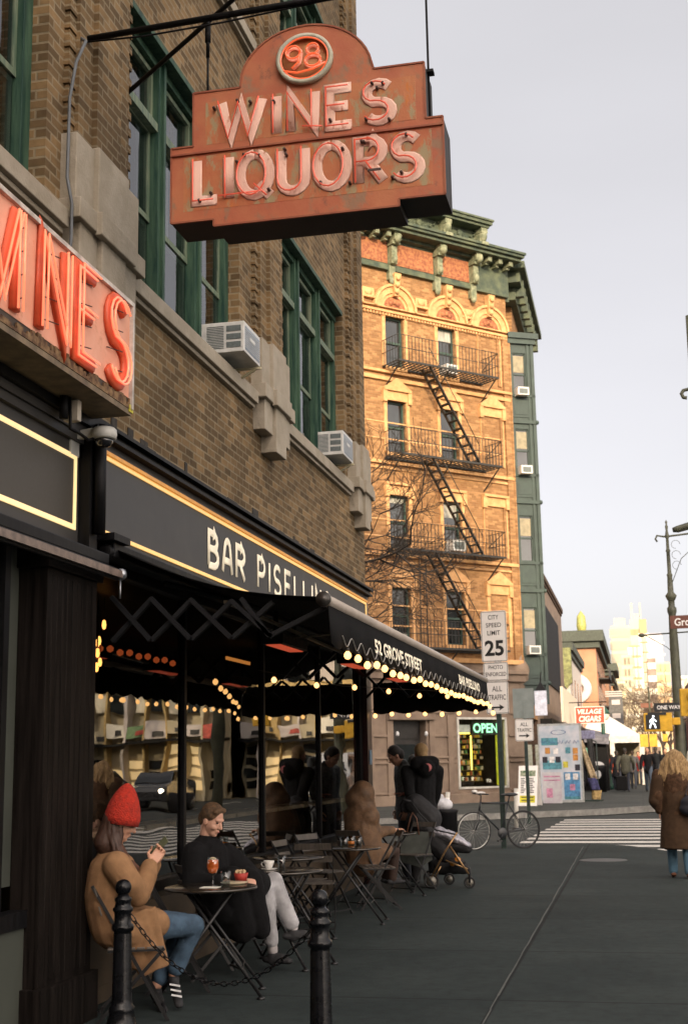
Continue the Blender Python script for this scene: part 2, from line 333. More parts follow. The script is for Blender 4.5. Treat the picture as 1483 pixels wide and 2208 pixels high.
# ================================================================ ground
M_conc = None
def ground_mat(name, c, c2, joint=None, tile=(1.5, 1.5), rough=.85, off=(0, 0)):
    m = bpy.data.materials.new(name); m.use_nodes = True; t = m.node_tree; b = t.nodes["Principled BSDF"]
    tc = t.nodes.new("ShaderNodeTexCoord"); v = tc.outputs['Object']
    n1 = _noise(t, v, .8, 8, .65); n2 = _noise(t, v, 160, 2, .5); n3 = _noise(t, v, 9, 6, .7)
    cc = _mix(t, c, c2, _ramp(t, n1, [(.38, 0.0), (.6, 1.0)]))
    cc = _mix(t, cc, _ramp(t, n2, [(.3, .6), (.7, 1.3)]), .8, 'MULTIPLY')
    cc = _mix(t, cc, _ramp(t, n3, [(.3, .6), (.5, 1.0), (.75, 1.25)]), .9, 'MULTIPLY')
    # gum spots
    vo = t.nodes.new("ShaderNodeTexVoronoi"); vo.inputs['Scale'].default_value = 2.2; t.links.new(v, vo.inputs['Vector'])
    cc = _mix(t, cc, (.018, .018, .018), _ramp(t, vo.outputs['Distance'], [(.03, .75), (.055, 0.0)]))
    if joint:
        mp = t.nodes.new("ShaderNodeMapping"); mp.inputs['Location'].default_value = (*off, 0); t.links.new(v, mp.inputs[0])
        br = t.nodes.new("ShaderNodeTexBrick"); br.offset = 0; t.links.new(mp.outputs[0], br.inputs['Vector']); br.inputs['Scale'].default_value = 1
        br.inputs['Brick Width'].default_value = tile[0]; br.inputs['Row Height'].default_value = tile[1]; br.inputs['Mortar Size'].default_value = .020; br.inputs['Mortar Smooth'].default_value = .5
        br.inputs['Color1'].default_value = (1, 1, 1, 1); br.inputs['Color2'].default_value = (.78, .80, .80, 1); br.inputs['Mortar'].default_value = (joint, joint, joint, 1)
        cc = _mix(t, cc, br.outputs['Color'], 1.0, 'MULTIPLY')
    t.links.new(cc, b.inputs['Base Color']); b.inputs['Roughness'].default_value = rough; b.inputs['Specular IOR Level'].default_value = .22
    bp = t.nodes.new("ShaderNodeBump"); bp.inputs['Strength'].default_value = .35; bp.inputs['Distance'].default_value = .01
    t.links.new(n2, bp.inputs['Height']); t.links.new(bp.outputs[0], b.inputs['Normal']); return m
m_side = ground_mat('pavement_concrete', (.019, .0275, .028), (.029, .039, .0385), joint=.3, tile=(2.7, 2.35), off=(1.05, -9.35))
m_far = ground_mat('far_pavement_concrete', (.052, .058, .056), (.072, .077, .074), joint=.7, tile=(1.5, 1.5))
m_asph = ground_mat('asphalt', (.032, .038, .038), (.046, .052, .051))
m_kerb = mat('kerb_stone', (.2, .195, .18), .8, var=.25, scale=5, bump=.2)
m_paint = mat('road_paint', (.42, .41, .38), .7, var=.2, scale=9, bump=.1, col2=(.6, .58, .54))
DX, DY = .694, .72                         # direction of the side street
def gz(y): return 0 if y < 30 else .15 + .0028 * (y - 33)
MB().add([(-600,-300,-.02),(600,-300,-.02),(600,1500,-.02),(-600,1500,-.02)], [(0,1,2,3)]).build('ground', m_asph, kind='structure')
# near pavement: slab ending at the side-street edge; flush ramp at the corner
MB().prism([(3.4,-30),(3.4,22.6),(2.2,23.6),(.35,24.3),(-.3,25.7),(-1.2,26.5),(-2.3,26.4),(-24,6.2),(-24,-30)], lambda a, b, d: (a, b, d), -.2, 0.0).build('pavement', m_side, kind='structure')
# pale joint and cast-iron cover
mj = mat('joint_filler', (.08,.085,.08), .85, var=.3, scale=14)
jb = MB(); ys = [3 + i * .5 for i in range(46)]
for i in range(len(ys) - 1):
    a, b = ys[i], ys[i+1]; ja = -1.05 - .005 * (a - 8.5) + random.uniform(-.004, .004); w = random.uniform(.004, .009)
    jb.add([(ja - w, a, .004), (ja + w, a, .004), (ja + w - .002, b, .004), (ja - w - .002, b, .004)], [(0,1,2,3)])
jb.build('pavement_joint', mj, kind='structure')
MB().lathe([(.0, .006), (.36, .006), (.38, .004), (.38, .0)], (-.68, 22.05, 0), 40).build('manhole_cover', mat('iron_cover', (.05, .053, .052), .55, var=.4, scale=20, bump=.5, bscale=30), label='round cast iron manhole cover in the grey pavement', category='manhole cover')
# side street kerb line and far pavement (gentle rise)
kerbA = [(-22.0, 20.6), (-5.2, 36.4), (-1.2, 39.6), (1.2, 43.0), (2.2, 48.0), (2.5, 400.0)]
fb = MB(); vs = []
poly = []
for x, y in kerbA: vs.append((x, y, .0)); vs.append((x, y, gz(y)))
n = len(kerbA)
fb.use(m_kerb)
for i in range(n - 1): fb.add([vs[2*i], vs[2*i+2], vs[2*i+3], vs[2*i+1]], [(0,1,2,3)])
for i in range(n - 1):    # kerb stone top
    (x0, y0), (x1, y1) = kerbA[i], kerbA[i+1]; 
    dx, dy = x1 - x0, y1 - y0; L = math.hypot(dx, dy); nx, ny = -dy / L * .16, dx / L * .16
    fb.add([(x0, y0, gz(y0) + .003), (x1, y1, gz(y1) + .003), (x1 + nx, y1 + ny, gz(y1) + .003), (x0 + nx, y0 + ny, gz(y0) + .003)], [(0,1,2,3)])
fb.build('kerb', kind='structure')
pv = MB()
strip = kerbA
for i in range(n - 1):
    (x0, y0), (x1, y1) = strip[i], strip[i+1]
    pv.add([(x0, y0, gz(y0)), (x1, y1, gz(y1)), (-40, max(y1, 41), gz(max(y1, 41))), (-40, max(y0, 40), gz(max(y0, 40)))], [(0,1,2,3)])
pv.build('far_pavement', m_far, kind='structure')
# crosswalk over the side street: ten worn bars across the picture
cw = MB()
for i in range(9):
    y = 26.9 + i * 1.22; x0 = -2.45 + .04 * i; x1 = 4.6
    cw.add([(x0, y, -.016), (x1, y - .35, -.016), (x1, y + .25, -.016), (x0, y + .6, -.016)], [(0,1,2,3)])
cw.add([(-.35, 25.6, -.016), (4.6, 25.3, -.016), (4.6, 25.9, -.016), (-.75, 26.2, -.016)], [(0,1,2,3)])
cw.add([(.25, 24.5, -.016), (4.6, 24.2, -.016), (4.6, 24.8, -.016), (.2, 25.0, -.016)], [(0,1,2,3)])
cw.build('crosswalk_marking', m_paint, kind='structure')
# avenue crosswalk and lane lines on the carriageway to the right
cw = MB()
for i in range(12): cw.box(4.2 + i * 1.15, 4.75 + i * 1.15, 20.5, 24.0, -.019, -.016)
for i in range(14): cw.box(5.0 + i * .9, 5.45 + i * .9, 31.5, 35.0, -.019, -.016)
for i in range(16): cw.box(10.0, 10.12, 36 + i * 6, 39 + i * 6, -.019, -.016)
cw.build('road_marking', m_paint, kind='structure')
# ================================================================ corner brick building with the bar (local x = world y, outward = -local y = world +x)
m_brick = brick('brown_brick', (.32, .205, .098), (.15, .098, .048), (.38, .30, .19), .2, .071, .010, dark=.5, wear=None)
m_stone = mat('weathered_stone', (.26, .225, .17), .9, var=.3, scale=4, bump=.3, bscale=40, col2=(.34, .30, .24))
m_green = mat('green_window_paint', (.007, .034, .024), .6, var=.4, scale=5, stretch=(3, 3, .35), bump=.2, bscale=30, col2=(.05, .10, .062), spec=.25)
m_greenlt = mat('worn_green_sash', (.05, .095, .06), .6, var=.4, scale=6, stretch=(3, 3, .4), col2=(.17, .2, .13))
m_pane = glass('upper_window_glass', (.6, .64, .66), 1.9, wob=.004, wscale=2.0)
m_black = mat('black_paint', (.005, .005, .0058), .5, var=.4, scale=5, stretch=(4, 4, .6), spec=.16)
m_char = mat('charcoal_fascia', (.042, .043, .046), .55, var=.12, scale=3, bump=.05)
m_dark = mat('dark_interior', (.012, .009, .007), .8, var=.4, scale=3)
m_gold = mat('brass_strip', (.55, .33, .10), .35, metal=.3, var=.15, scale=8, emit=(1, .62, .22), estr=.12)
m_ivory = mat('ivory_letters', (.85, .78, .62), .5, var=.06, scale=8, emit=(1, .85, .6), estr=.12)  # weak glow put into the colour so the letters stay bright in shade
XW = -3.7
bld = thing('brick_corner_building', 'brown brick corner building with green windows above a black bar front', 'building', (XW, 0, 0), PI / 2)
H = 16.5
win = []
for a, b in ((3.95, 7.62), (9.05, 12.1), (13.65, 17.0)):
    win.append((a, b, 5.37, 7.78)); win.append((a, b, 9.3, 11.7)); win.append((a, b, 13.2, 15.6))
shop = [(8.45, 17.85, .72, 3.12), (7.0, 7.6, .72, 3.0), (3.0, 6.9, .72, 3.0)]
w = MB(); windows_wall(w, -28, 18.2, 4.0, H, win, 0, .3)
w.add([(18.2,0,-.1),(18.2,14,-.1),(18.2,14,H),(18.2,0,H)], [(0,1,2,3)]); w.add([(-28,0,-.1),(-28,14,-.1),(-28,14,H),(-28,0,H)], [(3,2,1,0)])
w.add([(-28,14,-.1),(18.2,14,-.1),(18.2,14,H),(-28,14,H)], [(3,2,1,0)]); w.add([(-28,0,H),(18.2,0,H),(18.2,14,H),(-28,14,H)], [(0,1,2,3)])
w.build('wall', m_brick, bld)
# piers, brick with a projecting stacked edge
for a, b in ((2.9, 3.9), (7.86, 9.03), (12.5, 13.62), (17.16, 18.19)):
    p = MB(); p.box(a + .12, b - .12, -.07, .02, 5.98, H - .4); p.box(a + .36, b - .36, -.11, -.05, 5.98, H - .4)
    k = 0; z = 6.0
    while z < H - .5:
        e = .03 if k % 2 else .0
        p.box(a + .02 - e * .5, a + .13, -.035 - e * .4, .01, z, z + .066); p.box(b - .13, b - .02 + e * .5, -.035 - e * .4, .01, z, z + .066); z += .071; k += 1
    p.build('pier', m_brick, bld)
    # carved stone block and stepped corbel
    q = MB(); q.box(a, b, -.12, .02, 5.46, 5.97); q.box(a + .3, b - .3, -.16, -.1, 5.46, 5.99)
    q.box(a - .03, b + .03, -.17, .02, 5.32, 5.47); q.box(a + .26, b - .26, -.21, -.15, 5.30, 5.475)
    q.box(a + .06, a + .38, -.13, .02, 5.0, 5.33); q.box(b - .38, b - .06, -.13, .02, 5.0, 5.33); q.box(a + .36, b - .36, -.17, .02, 4.82, 5.33)
    q.build('stone_corbel', m_stone, bld, bevel=.008)
for z0 in (5.24, 9.17, 13.07):
    s_ = MB()
    for a, b in ((3.9, 7.86), (9.03, 12.5), (13.62, 17.16)):
        s_.box(a + .03, b - .03, -.09, .28, z0, z0 + .13); s_.box(a + .03, b - .03, -.05, .02, z0 - .04, z0)
    s_.build('stone_sill', m_stone, bld, bevel=.006)
# triple sash windows
def triple(a, b, z0, z1, blinds, big=True):
    fr = MB(); y0, y1 = .12, .27
    fr.box(a, a + .13, y0, y1, z0, z1); fr.box(b - .13, b, y0, y1, z0, z1); fr.box(a, b, y0 - .02, y1, z1 - .13, z1); fr.box(a, b, y0 - .03, y1, z0, z0 + .06)
    n = 3; iw = (b - a - .26 - .32) / n; xs = []
    x = a + .13
    for i in range(n):
        xs.append((x, x + iw)); x += iw
        if i < n - 1: fr.box(x, x + .16, y0 - .03, y1, z0, z1); fr.box(x + .055, x + .105, y0 - .06, y0 - .02, z0, z1); x += .16
    fr.box(a + .05, b - .05, -.01, .14, z1 - .06, z1 + .0)
    W_ = fr.build('window_frame', m_green, bld, bevel=.004)
    for i, (c, d) in enumerate(xs):
        s_ = MB(); zt, zm = z0 + (z1 - z0) * .71, z0 + (z1 - z0) * .35
        for (p, q, o) in ((zt, z1 - .14, 0), (zm, zt, .02), (z0 + .06, zm, .05)):
            yy = y0 + .03 + o
            s_.box(c, c + .045, yy, yy + .04, p, q); s_.box(d - .045, d, yy, yy + .04, p, q); s_.box(c, d, yy - .002, yy + .042, q - .045, q); s_.box(c, d, yy - .002, yy + .042, p, p + .05)
        s_.box(c - .01, d + .01, y0 - .02, y0 + .07, zt - .03, zt + .05)
        sash = s_.build('sash', m_greenlt, W_)
        g = MB(); g.box(c + .02, d - .02, y0 + .06, y0 + .066, z0 + .06, z1 - .14); g.build('pane', m_pane, W_)
        bl = MB(); ex = blinds[i]
        bl.box(c, d, .36, .37, z1 - (z1 - z0) * ex, z1); bl.build('window_blind', m_blind, W_)
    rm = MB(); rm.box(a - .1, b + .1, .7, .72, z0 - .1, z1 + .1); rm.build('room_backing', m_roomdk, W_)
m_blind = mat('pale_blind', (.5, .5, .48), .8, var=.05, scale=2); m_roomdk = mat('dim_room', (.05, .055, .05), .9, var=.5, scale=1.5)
triple(3.95, 7.62, 5.37, 7.78, (.2, .3, .25)); triple(9.05, 12.1, 5.37, 7.78, (.97, .6, .35)); triple(13.65, 17.0, 5.37, 7.78, (.3, .68, .25))
for a, b in ((9.05, 12.1), (13.65, 17.0)): triple(a, b, 9.3, 11.7, (.3, .3, .3))
# dark moulding over the fascia
mo = MB()
for i, (z, d) in enumerate(((3.93, .10), (3.965, .07), (4.0, .12))): mo.box(8.4, 18.2, -d, .02, z, z + .028)
mo.box(2.0, 8.4, -.13, .02, 3.92, 4.02)
mo.build('moulding', m_black, bld)
st_ = MB(); x = 8.5
while x < 17.0:
    w_ = random.uniform(.04, .22); st_.box(x, x + w_, -.006 - random.uniform(0, .003), .0, 4.0, 4.03 + random.random() ** 3 * .16); x += w_ * .97
st_.build('tar_smear', mat('soot_tar', (.03, .026, .022), .9, var=.5, scale=20), bld)
# fascia boards
fa = MB(); fa.box(8.33, 18.2, -.03, .1, 3.1, 3.94); fa.build('fascia', m_char, bld)
fa = MB(); fa.box(2.0, 8.2, -.035, .1, 3.0, 3.93); fa.box(2.0, 8.2, -.09, -.03, 3.86, 3.93); fa.box(2, 8.2, -.07, -.03, 3.80, 3.86); fa.build('fascia', mat('brown_black_fascia', (.035, .033, .032), .5, var=.15, scale=3), bld)
dp = MB(); dp.box(8.2, 8.33, -.12, .02, 3.0, 3.98); dp.tube([(8.27, -.16, 3.95), (8.27, -.16, 3.18)], .045, 12); dp.build('drain_pipe', m_black, bld)
# storefront
sf = MB(); sf.box(8.4, 18.2, .0, .5, 3.0, 3.12)
for a, b in ((8.38, 8.46), (10.56, 10.62), (12.97, 13.03), (15.40, 15.46), (17.74, 17.9)): sf.box(a, b, .02, .09, .6, 3.0)
sf.box(8.4, 18.0, -.03, .14, .66, .74)
sf.build('storefront_frame', m_black, bld, bevel=.004)
eb = MB(); eb.box(17.9, 18.2, -.05, .3, -.05, 3.1); eb.build('corner_post', mat('oxblood_paint', (.03, .008, .007), .45, var=.3, scale=6), bld)
bh = MB(); bh.box(8.4, 17.9, .04, .2, -.1, .66)
for i in range(4):
    a = 8.52 + i * 2.4; bh.box(a, a + 2.1, .015, .05, .12, .6)
bh.build('bulkhead', mat('brown_panel', (.06, .042, .026), .6, var=.3, scale=4), bld, bevel=.006)
m_shopglass = glass('bar_front_glass', (.75, .72, .66), 2.6, wob=.0025, wscale=1.4, stretch=(.8, 1, 1.3))
for a, b in ((8.46, 10.56), (10.62, 12.97), (13.03, 15.40), (15.46, 17.74)):
    g = MB(); g.box(a, b, .05, .058, .74, 3.0); g.build('shop_pane', m_shopglass, bld)
# dark fluted pilaster
pl = MB(); pl.box(7.62, 8.4, -.1, .1, -.05, 3.02); pl.box(7.58, 8.44, -.14, .1, -.05, .3); pl.box(7.58, 8.44, -.13, .1, 2.86, 3.02)
for i in range(9): pl.box(7.68 + i * .078, 7.73 + i * .078, -.104, -.09, .34, 2.82)
pl.build('pilaster', mat('dark_stained_wood', (.010, .008, .007), .55, var=.6, scale=5, stretch=(6, 6, .25), bump=.2, spec=.06), bld, bevel=.004)
# neighbouring front at the left edge
nf = MB(); nf.box(7.3, 7.62, .1, .2, .9, 3.0); nf.box(7.0, 7.62, .0, .3, -.05, .72); nf.build('side_jamb', mat('olive_jamb', (.045, .05, .04), .7, var=.15, scale=2), bld)
nf = MB(); nf.box(7.24, 7.31, -.0, .16, .0, 3.0); nf.box(2, 7.62, -.02, .1, .66, .76); nf.build('storefront_frame', m_black, bld)
g = MB(); g.box(2.5, 7.26, .05, .058, .76, 3.0); g.build('shop_pane', glass('side_shop_glass', (.8, .78, .7), 1.6, wob=.006), bld)
# rooms behind the glass
rm = MB(); rm.box(2, 7.55, 2.4, 2.5, 0, 3.2); rm.box(2, 7.5, .2, 2.5, 3.05, 3.15); rm.box(2, 7.5, .1, 2.5, -.02, .0); rm.build('interior_wall', mat('tan_room', (.3, .22, .12), .8, var=.2, scale=2), bld)
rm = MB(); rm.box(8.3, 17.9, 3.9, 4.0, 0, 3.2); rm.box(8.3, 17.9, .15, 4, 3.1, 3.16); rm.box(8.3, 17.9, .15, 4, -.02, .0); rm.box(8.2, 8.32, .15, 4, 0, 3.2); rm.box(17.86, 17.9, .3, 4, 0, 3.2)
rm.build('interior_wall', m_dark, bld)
ct = MB(); ct.box(8.6, 17.7, .2, .5, 1.1, 1.14); ct.build('window_counter', mat('pale_counter', (.3, .28, .24), .3, var=.2), bld)
# back bar shelves and a hanging row of small red lamps
bb = MB()
for z in (1.3, 1.75, 2.2): bb.box(9.5, 16.5, 3.6, 3.9, z, z + .03)
bb.build('back_bar_shelf', mat('walnut_shelf', (.06, .03, .015), .4, var=.3), bld)
cb_ = MB()
for i in range(10): cb_.lathe([(.0, 0), (.035, .02), (.04, .055), (.015, .08), (.0, .08)], (13.4 + i * .29, 2.0, 2.84 + .02 * (i % 2)), 10)
cb_.build('red_glass_lamps', emis('amber_glow', (1, .2, .06), .25), bld)

# ---- gold framed fascia signs (things fixed to the wall)
def gold_frame(mb, a, b, c, d, y, w=.028, z=.012):
    mb.box(a, b, y - z, y, d - w, d); mb.box(a, b, y - z, y, c, c + w); mb.box(a, a + w, y - z, y, c + w, d - w); mb.box(b - w, b, y - z, y, c + w, d - w)
sg = thing('fascia_sign', 'long charcoal fascia sign with gold border and cream bar name lettering', 'sign', (XW, 0, 0), PI / 2)
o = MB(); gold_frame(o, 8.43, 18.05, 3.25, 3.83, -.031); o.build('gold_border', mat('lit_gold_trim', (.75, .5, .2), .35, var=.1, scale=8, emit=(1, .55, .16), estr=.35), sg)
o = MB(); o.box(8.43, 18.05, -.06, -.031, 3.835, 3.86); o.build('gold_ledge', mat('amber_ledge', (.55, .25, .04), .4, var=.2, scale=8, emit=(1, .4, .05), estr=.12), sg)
o = MB()
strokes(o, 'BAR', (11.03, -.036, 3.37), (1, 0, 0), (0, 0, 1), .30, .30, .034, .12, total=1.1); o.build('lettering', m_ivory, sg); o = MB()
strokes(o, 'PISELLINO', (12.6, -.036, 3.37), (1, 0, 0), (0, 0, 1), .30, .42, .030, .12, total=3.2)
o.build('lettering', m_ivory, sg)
sg = thing('fascia_sign', 'plain brown black fascia sign with pale gold border at the far left', 'sign', (XW, 0, 0), PI / 2)
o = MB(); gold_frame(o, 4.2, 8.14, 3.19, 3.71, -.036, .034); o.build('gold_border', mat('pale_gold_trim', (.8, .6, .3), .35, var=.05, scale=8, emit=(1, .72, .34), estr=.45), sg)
o = MB(); o.box(4.24, 8.1, -.041, -.035, 3.22, 3.68); o.build('board', mat('bronze_board', (.05, .044, .036), .5, var=.1, scale=40), sg)

# ---- folded awning bar of the neighbouring front
aw = thing('folded_awning', 'folded black awning bar with dusty aluminium end over the left shop front', 'awning', (XW, 0, 0), PI / 2)
o = MB(); o.box(3, 8.42, -.18, -.03, 2.98, 3.06); o.box(3, 8.5, -.22, -.19, 2.88, 2.97); o.build('cassette', m_black, aw, bevel=.01)
o = MB(); o.box(3, 8.5, -.245, -.222, 2.9, 2.95); o.build('front_bar', mat('dusty_bar', (.16, .12, .1), .5, var=.4, scale=12), aw)
o = MB(); o.lathe([(.0, 0), (.035, 0), (.045, .03), (.03, .07), (0, .08)], (8.5, -.22, 2.93), 14, 'x'); o.tube([(8.52, -.22, 2.9), (8.52, -.22, 2.8), (8.53, -.215, 2.76)], .008, 6); o.build('end_cap', mat('worn_aluminium', (.35, .37, .4), .35, metal=.8), aw)
# items in the left shop window
o = MB(); o.box(6.6, 7.25, .12, .14, 1.02, 1.2); tag(o.build('poster', mat('red_poster', (.5, .05, .04), .6, var=.1)), 'red card strip low in the left shop window', 'poster').matrix_world = bld.matrix_world if False else Matrix.Translation((XW, 0, 0)) @ Matrix.Rotation(PI/2, 4, 'Z')
o = MB(); o.box(6.5, 7.26, .14, .5, .76, .96); tag(o.build('display_box', mat('pale_teal_box', (.22, .3, .3), .6, var=.1)), 'pale teal display box at the bottom of the left shop window', 'box').matrix_world = Matrix.Translation((XW, 0, 0)) @ Matrix.Rotation(PI/2, 4, 'Z')

# ---- projecting liquor sign, face toward the camera at y = 8.05
m_rust = mat('rusted_red_enamel', (.23, .055, .026), .62, var=.3, scale=3.2, bump=.15, bscale=30, col2=(.31, .105, .05))
def weathered(name, base, patch, scale, stretch, seed=0):
    m = bpy.data.materials.new(name); m.use_nodes = True; t = m.node_tree; b = t.nodes["Principled BSDF"]
    tc = t.nodes.new("ShaderNodeTexCoord"); mp = t.nodes.new("ShaderNodeMapping"); mp.inputs['Scale'].default_value = stretch; mp.inputs['Location'].default_value = (seed, seed, seed)
    t.links.new(tc.outputs['Object'], mp.inputs[0])
    n0 = _noise(t, tc.outputs['Object'], 3, 6); c = _mix(t, base[0], base[1], _ramp(t, n0, [(.35, 0.0), (.65, 1.0)]))
    for k, (col, th) in enumerate(patch):
        mp2 = t.nodes.new("ShaderNodeMapping"); mp2.inputs['Location'].default_value = (k * 5.3, 1.7 * k, 3.1 * k); t.links.new(mp.outputs[0], mp2.inputs[0])
        c = _mix(t, c, col, _ramp(t, _noise(t, mp2.outputs[0], scale, 8, .7), [(th, 0.0), (th + .09, .85)]))
    t.links.new(c, b.inputs['Base Color']); b.inputs['Roughness'].default_value = .6
    bp = t.nodes.new("ShaderNodeBump"); bp.inputs['Strength'].default_value = .3; bp.inputs['Distance'].default_value = .01
    t.links.new(_noise(t, mp.outputs[0], scale * 3, 6), bp.inputs['Height']); t.links.new(bp.outputs[0], b.inputs['Normal']); return m
m_enam = weathered('weathered_red_enamel', ((.40, .10, .04), (.46, .17, .065)), [((.30, .27, .15), .50), ((.52, .16, .03), .55), ((.09, .05, .035), .62)], 8, (1.3, 1.3, .6))
m_plain = weathered('faded_red_enamel', ((.38, .095, .045), (.44, .15, .065)), [((.24, .15, .09), .54), ((.10, .055, .04), .6)], 5, (1, 1, .7), 4)
m_let = weathered('flaking_cream_paint', ((.68, .42, .34), (.76, .52, .42)), [((.42, .14, .07), .57), ((.75, .66, .5), .62)], 16, (1.4, 1.4, .6), 9)
m_neon = mat('faint_glow_tube', (.6, .09, .05), .15, var=.1, scale=8, emit=(1, .16, .09), estr=.14, clear=.6)  # faint red glow put into tubes that are not burning
m_neonlit = mat('neon_tube', (.75, .12, .05), .15, var=.1, scale=8, emit=(1, .16, .05), estr=.3, clear=.6)
ps = thing('projecting_sign', 'big weathered red wines and liquors neon sign with arched top hung out from the wall', 'sign', (-1.98, 8.05, 5.24))
out = [(-2.95,5.285),(-2.64,5.285),(-2.64,5.235),(-1.35,5.235),(-1.35,5.285),(-1.04,5.285),(-1.04,5.84),(-1.155,5.84),(-1.155,6.25),(-1.5,6.25)]
out += [(-1.98 + .47 * math.cos(R(a)), 6.25 + .395 * math.sin(R(a))) for a in range(8, 173, 8)] + [(-2.45,6.24),(-2.79,6.24),(-2.79,5.84),(-2.95,5.84)]
lf = lambda a, b, d: (a + 1.98, d, b - 5.24)
o = MB(); o.prism(out, lf, .0, .33); o.build('sign_box', mat('blackened_steel', (.022, .02, .02), .7, var=.4, scale=6), ps)
def shrink(p, k): 
    cx_ = sum(a for a, b in p) / len(p); cz = sum(b for a, b in p) / len(p); return [(cx_ + (a - cx_) * (1 - k), cz + (b - cz) * (1 - k)) for a, b in p]
o = MB(); o.prism(shrink(out, .006), lf, -.012, .001); o.build('sign_face', m_plain, ps)
o = MB(); o.box(-2.86 + 1.98, -1.12 + 1.98, -.0135, -.0115, .12, .52); o.box(-2.7 + 1.98, -1.22 + 1.98, -.0135, -.0115, .60, .92); o.build('worn_panel', m_enam, ps)
o = MB(); E_ = .012
for i in range(len(out)):
    a, b = out[i], out[(i + 1) % len(out)]; o.bar((a[0] + 1.98, -.012, a[1] - 5.24), (b[0] + 1.98, -.012, b[1] - 5.24), .012, .014, (0, 1, 0))
o.box(-2.95 + 1.98, -1.04 + 1.98, -.028, -.012, .535, .547)
o.build('edge_trim', m_rust, ps)
o = MB(); strokes(o, 'WINES', (-2.585 + 1.98, -.016, .62), (1, 0, 0), (0, 0, 1), .275, .33, .039, .05, total=1.20)
strokes(o, 'LIQUORS', (-2.765 + 1.98, -.016, .185), (1, 0, 0), (0, 0, 1), .30, .28, .040, .05, total=1.56)
o.build('lettering', m_let, ps)
o = MB(); strokes(o, 'WINES', (-2.585 + 1.98 - .018, -.045, .615), (1, 0, 0), (0, 0, 1), .285, .33, .0065, 1, total=1.20, n=6)
strokes(o, 'LIQUORS', (-2.765 + 1.98 - .018, -.045, .18), (1, 0, 0), (0, 0, 1), .31, .28, .0065, 1, total=1.56, n=6)
o.tube([(-.02, -.04, .64), (.12, -.045, .62)], .006); o.tube([(-.62, -.04, .2), (-.3, -.045, .2)], .006)
o.build('neon_tube', m_neon, ps)
o = MB(); rc = random.Random(5)
for i in range(26):
    x = rc.uniform(-.76, .74); z = rc.choice((.2, .46, .64, .88)) + rc.uniform(-.03, .03); MB().lathe([(.011, 0), (.011, -.035), (.006, -.04)], (x, -.012, z), 8, 'y').build('tube_support', mat('burnt_insulator', (.05, .02, .015), .5), ps)
o.box(.43, .52, -.06, -.05, .245, .26)
o.build('loose_strap', mat('burnt_insulator', (.05, .02, .015), .5), ps)
def ring(mb, c, r, w, y0, y1, n=40, sz=1):
    vs = []
    for rr, y in ((r, y0), (r, y1), (r - w, y1), (r - w, y0)):
        for j in range(n): q = 2*PI*j/n; vs.append((c[0] + rr * math.cos(q), y, c[1] + rr * sz * math.sin(q)))
    mb.add(vs, [((a % 4)*n + j, (a % 4)*n + (j+1) % n, ((a+1) % 4)*n + (j+1) % n, ((a+1) % 4)*n + j) for a in range(4) for j in range(n)], True)
o = MB(); ring(o, (0, 1.14), .2, .03, -.012, -.05, sz=.93); o.build('roundel_rim', mat('chalky_rim', (.4, .38, .28), .7, var=.3, scale=12, col2=(.5, .5, .42)), ps)
o = MB(); o.lathe([(0, -.014), (.18, -.014), (.18, -.012)], (0, 0, 1.14), 32, 'y'); o.build('roundel_face', mat('roundel_orange', (.33, .1, .04), .6, var=.4, scale=8, col2=(.45, .28, .12)), ps)
o = MB(); strokes(o, '98', (-.13, -.018, 1.08), (1, 0, 0), (0, 0, 1), .16, .12, .013, .3, total=.24)
o.build('numerals', mat('pink_numerals', (.75, .42, .32), .5, emit=(1, .2, .1), estr=.12), ps)
o = MB(); strokes(o, '98', (-.135, -.045, 1.075), (1, 0, 0), (0, 0, 1), .17, .12, .007, 1, total=.25, n=6)
o.tube([(-.14, -.045, 1.06), (-.05, -.045, 1.035), (.06, -.045, 1.05), (.15, -.045, 1.09)], .008); ring(o, (0, 1.14), .172, .01, -.04, -.05, sz=.93)
o.build('neon_tube', m_neonlit, ps)
# carrying poles, stay and rods
br = thing('sign_bracket', 'black iron poles and stay rods that carry the projecting sign', 'bracket', (XW, 7.95, 6.8))
def L(*p): return [(x - XW, y - 7.95, z - 6.8) for x, y, z in p]
o = MB(); o.tube(L((-3.7, 8.12, 6.83), (-.55, 8.22, 6.99)), .024, 10); o.lathe([(.08, 0), (.08, .02), (.03, .04)], L((-3.7, 8.12, 6.83))[0], 14, 'x'); o.build('pole', m_black, br)
o = MB(); o.tube(L((-3.7, 9.0, 6.86), (-1.3, 7.4, 7.28)), .018, 10); o.lathe([(.05, 0), (.05, .015), (.02, .03)], L((-3.7, 9.0, 6.86))[0], 12, 'x'); o.build('stay', m_black, br)
o = MB(); o.tube(L((-2.74, 8.2, 6.9), (-2.74, 8.2, 6.6)), .014, 8); o.tube(L((-2.74, 8.2, 6.66), (-2.74, 8.2, 6.24)), .009, 8); o.tube(L((-2.74, 8.2, 6.86), (-2.74, 8.2, 6.72)), .022, 8)
o.build('hanger', m_black, br); o = MB(); o.tube(L((-1.15, 8.2, 6.96), (-1.15, 8.2, 5.84)), .008, 8); o.tube(L((-1.15, 8.2, 6.96), (-1.15, 8.2, 7.6)), .005, 6); o.box(*(v for pr in ((-1.19 - XW, -1.11 - XW), (.2, .27), (-.98 + .42, -.96 + .42)) for v in pr)); o.build('hanger', m_black, br)
o = MB(); o.tube(L((-3.7, 8.1, 6.8), (-3.2, 8.12, 6.79), (-2.6, 8.15, 6.83), (-1.7, 8.2, 6.93), (-.6, 8.22, 7.02)), .007, 6); o.build('cable', m_black, br)
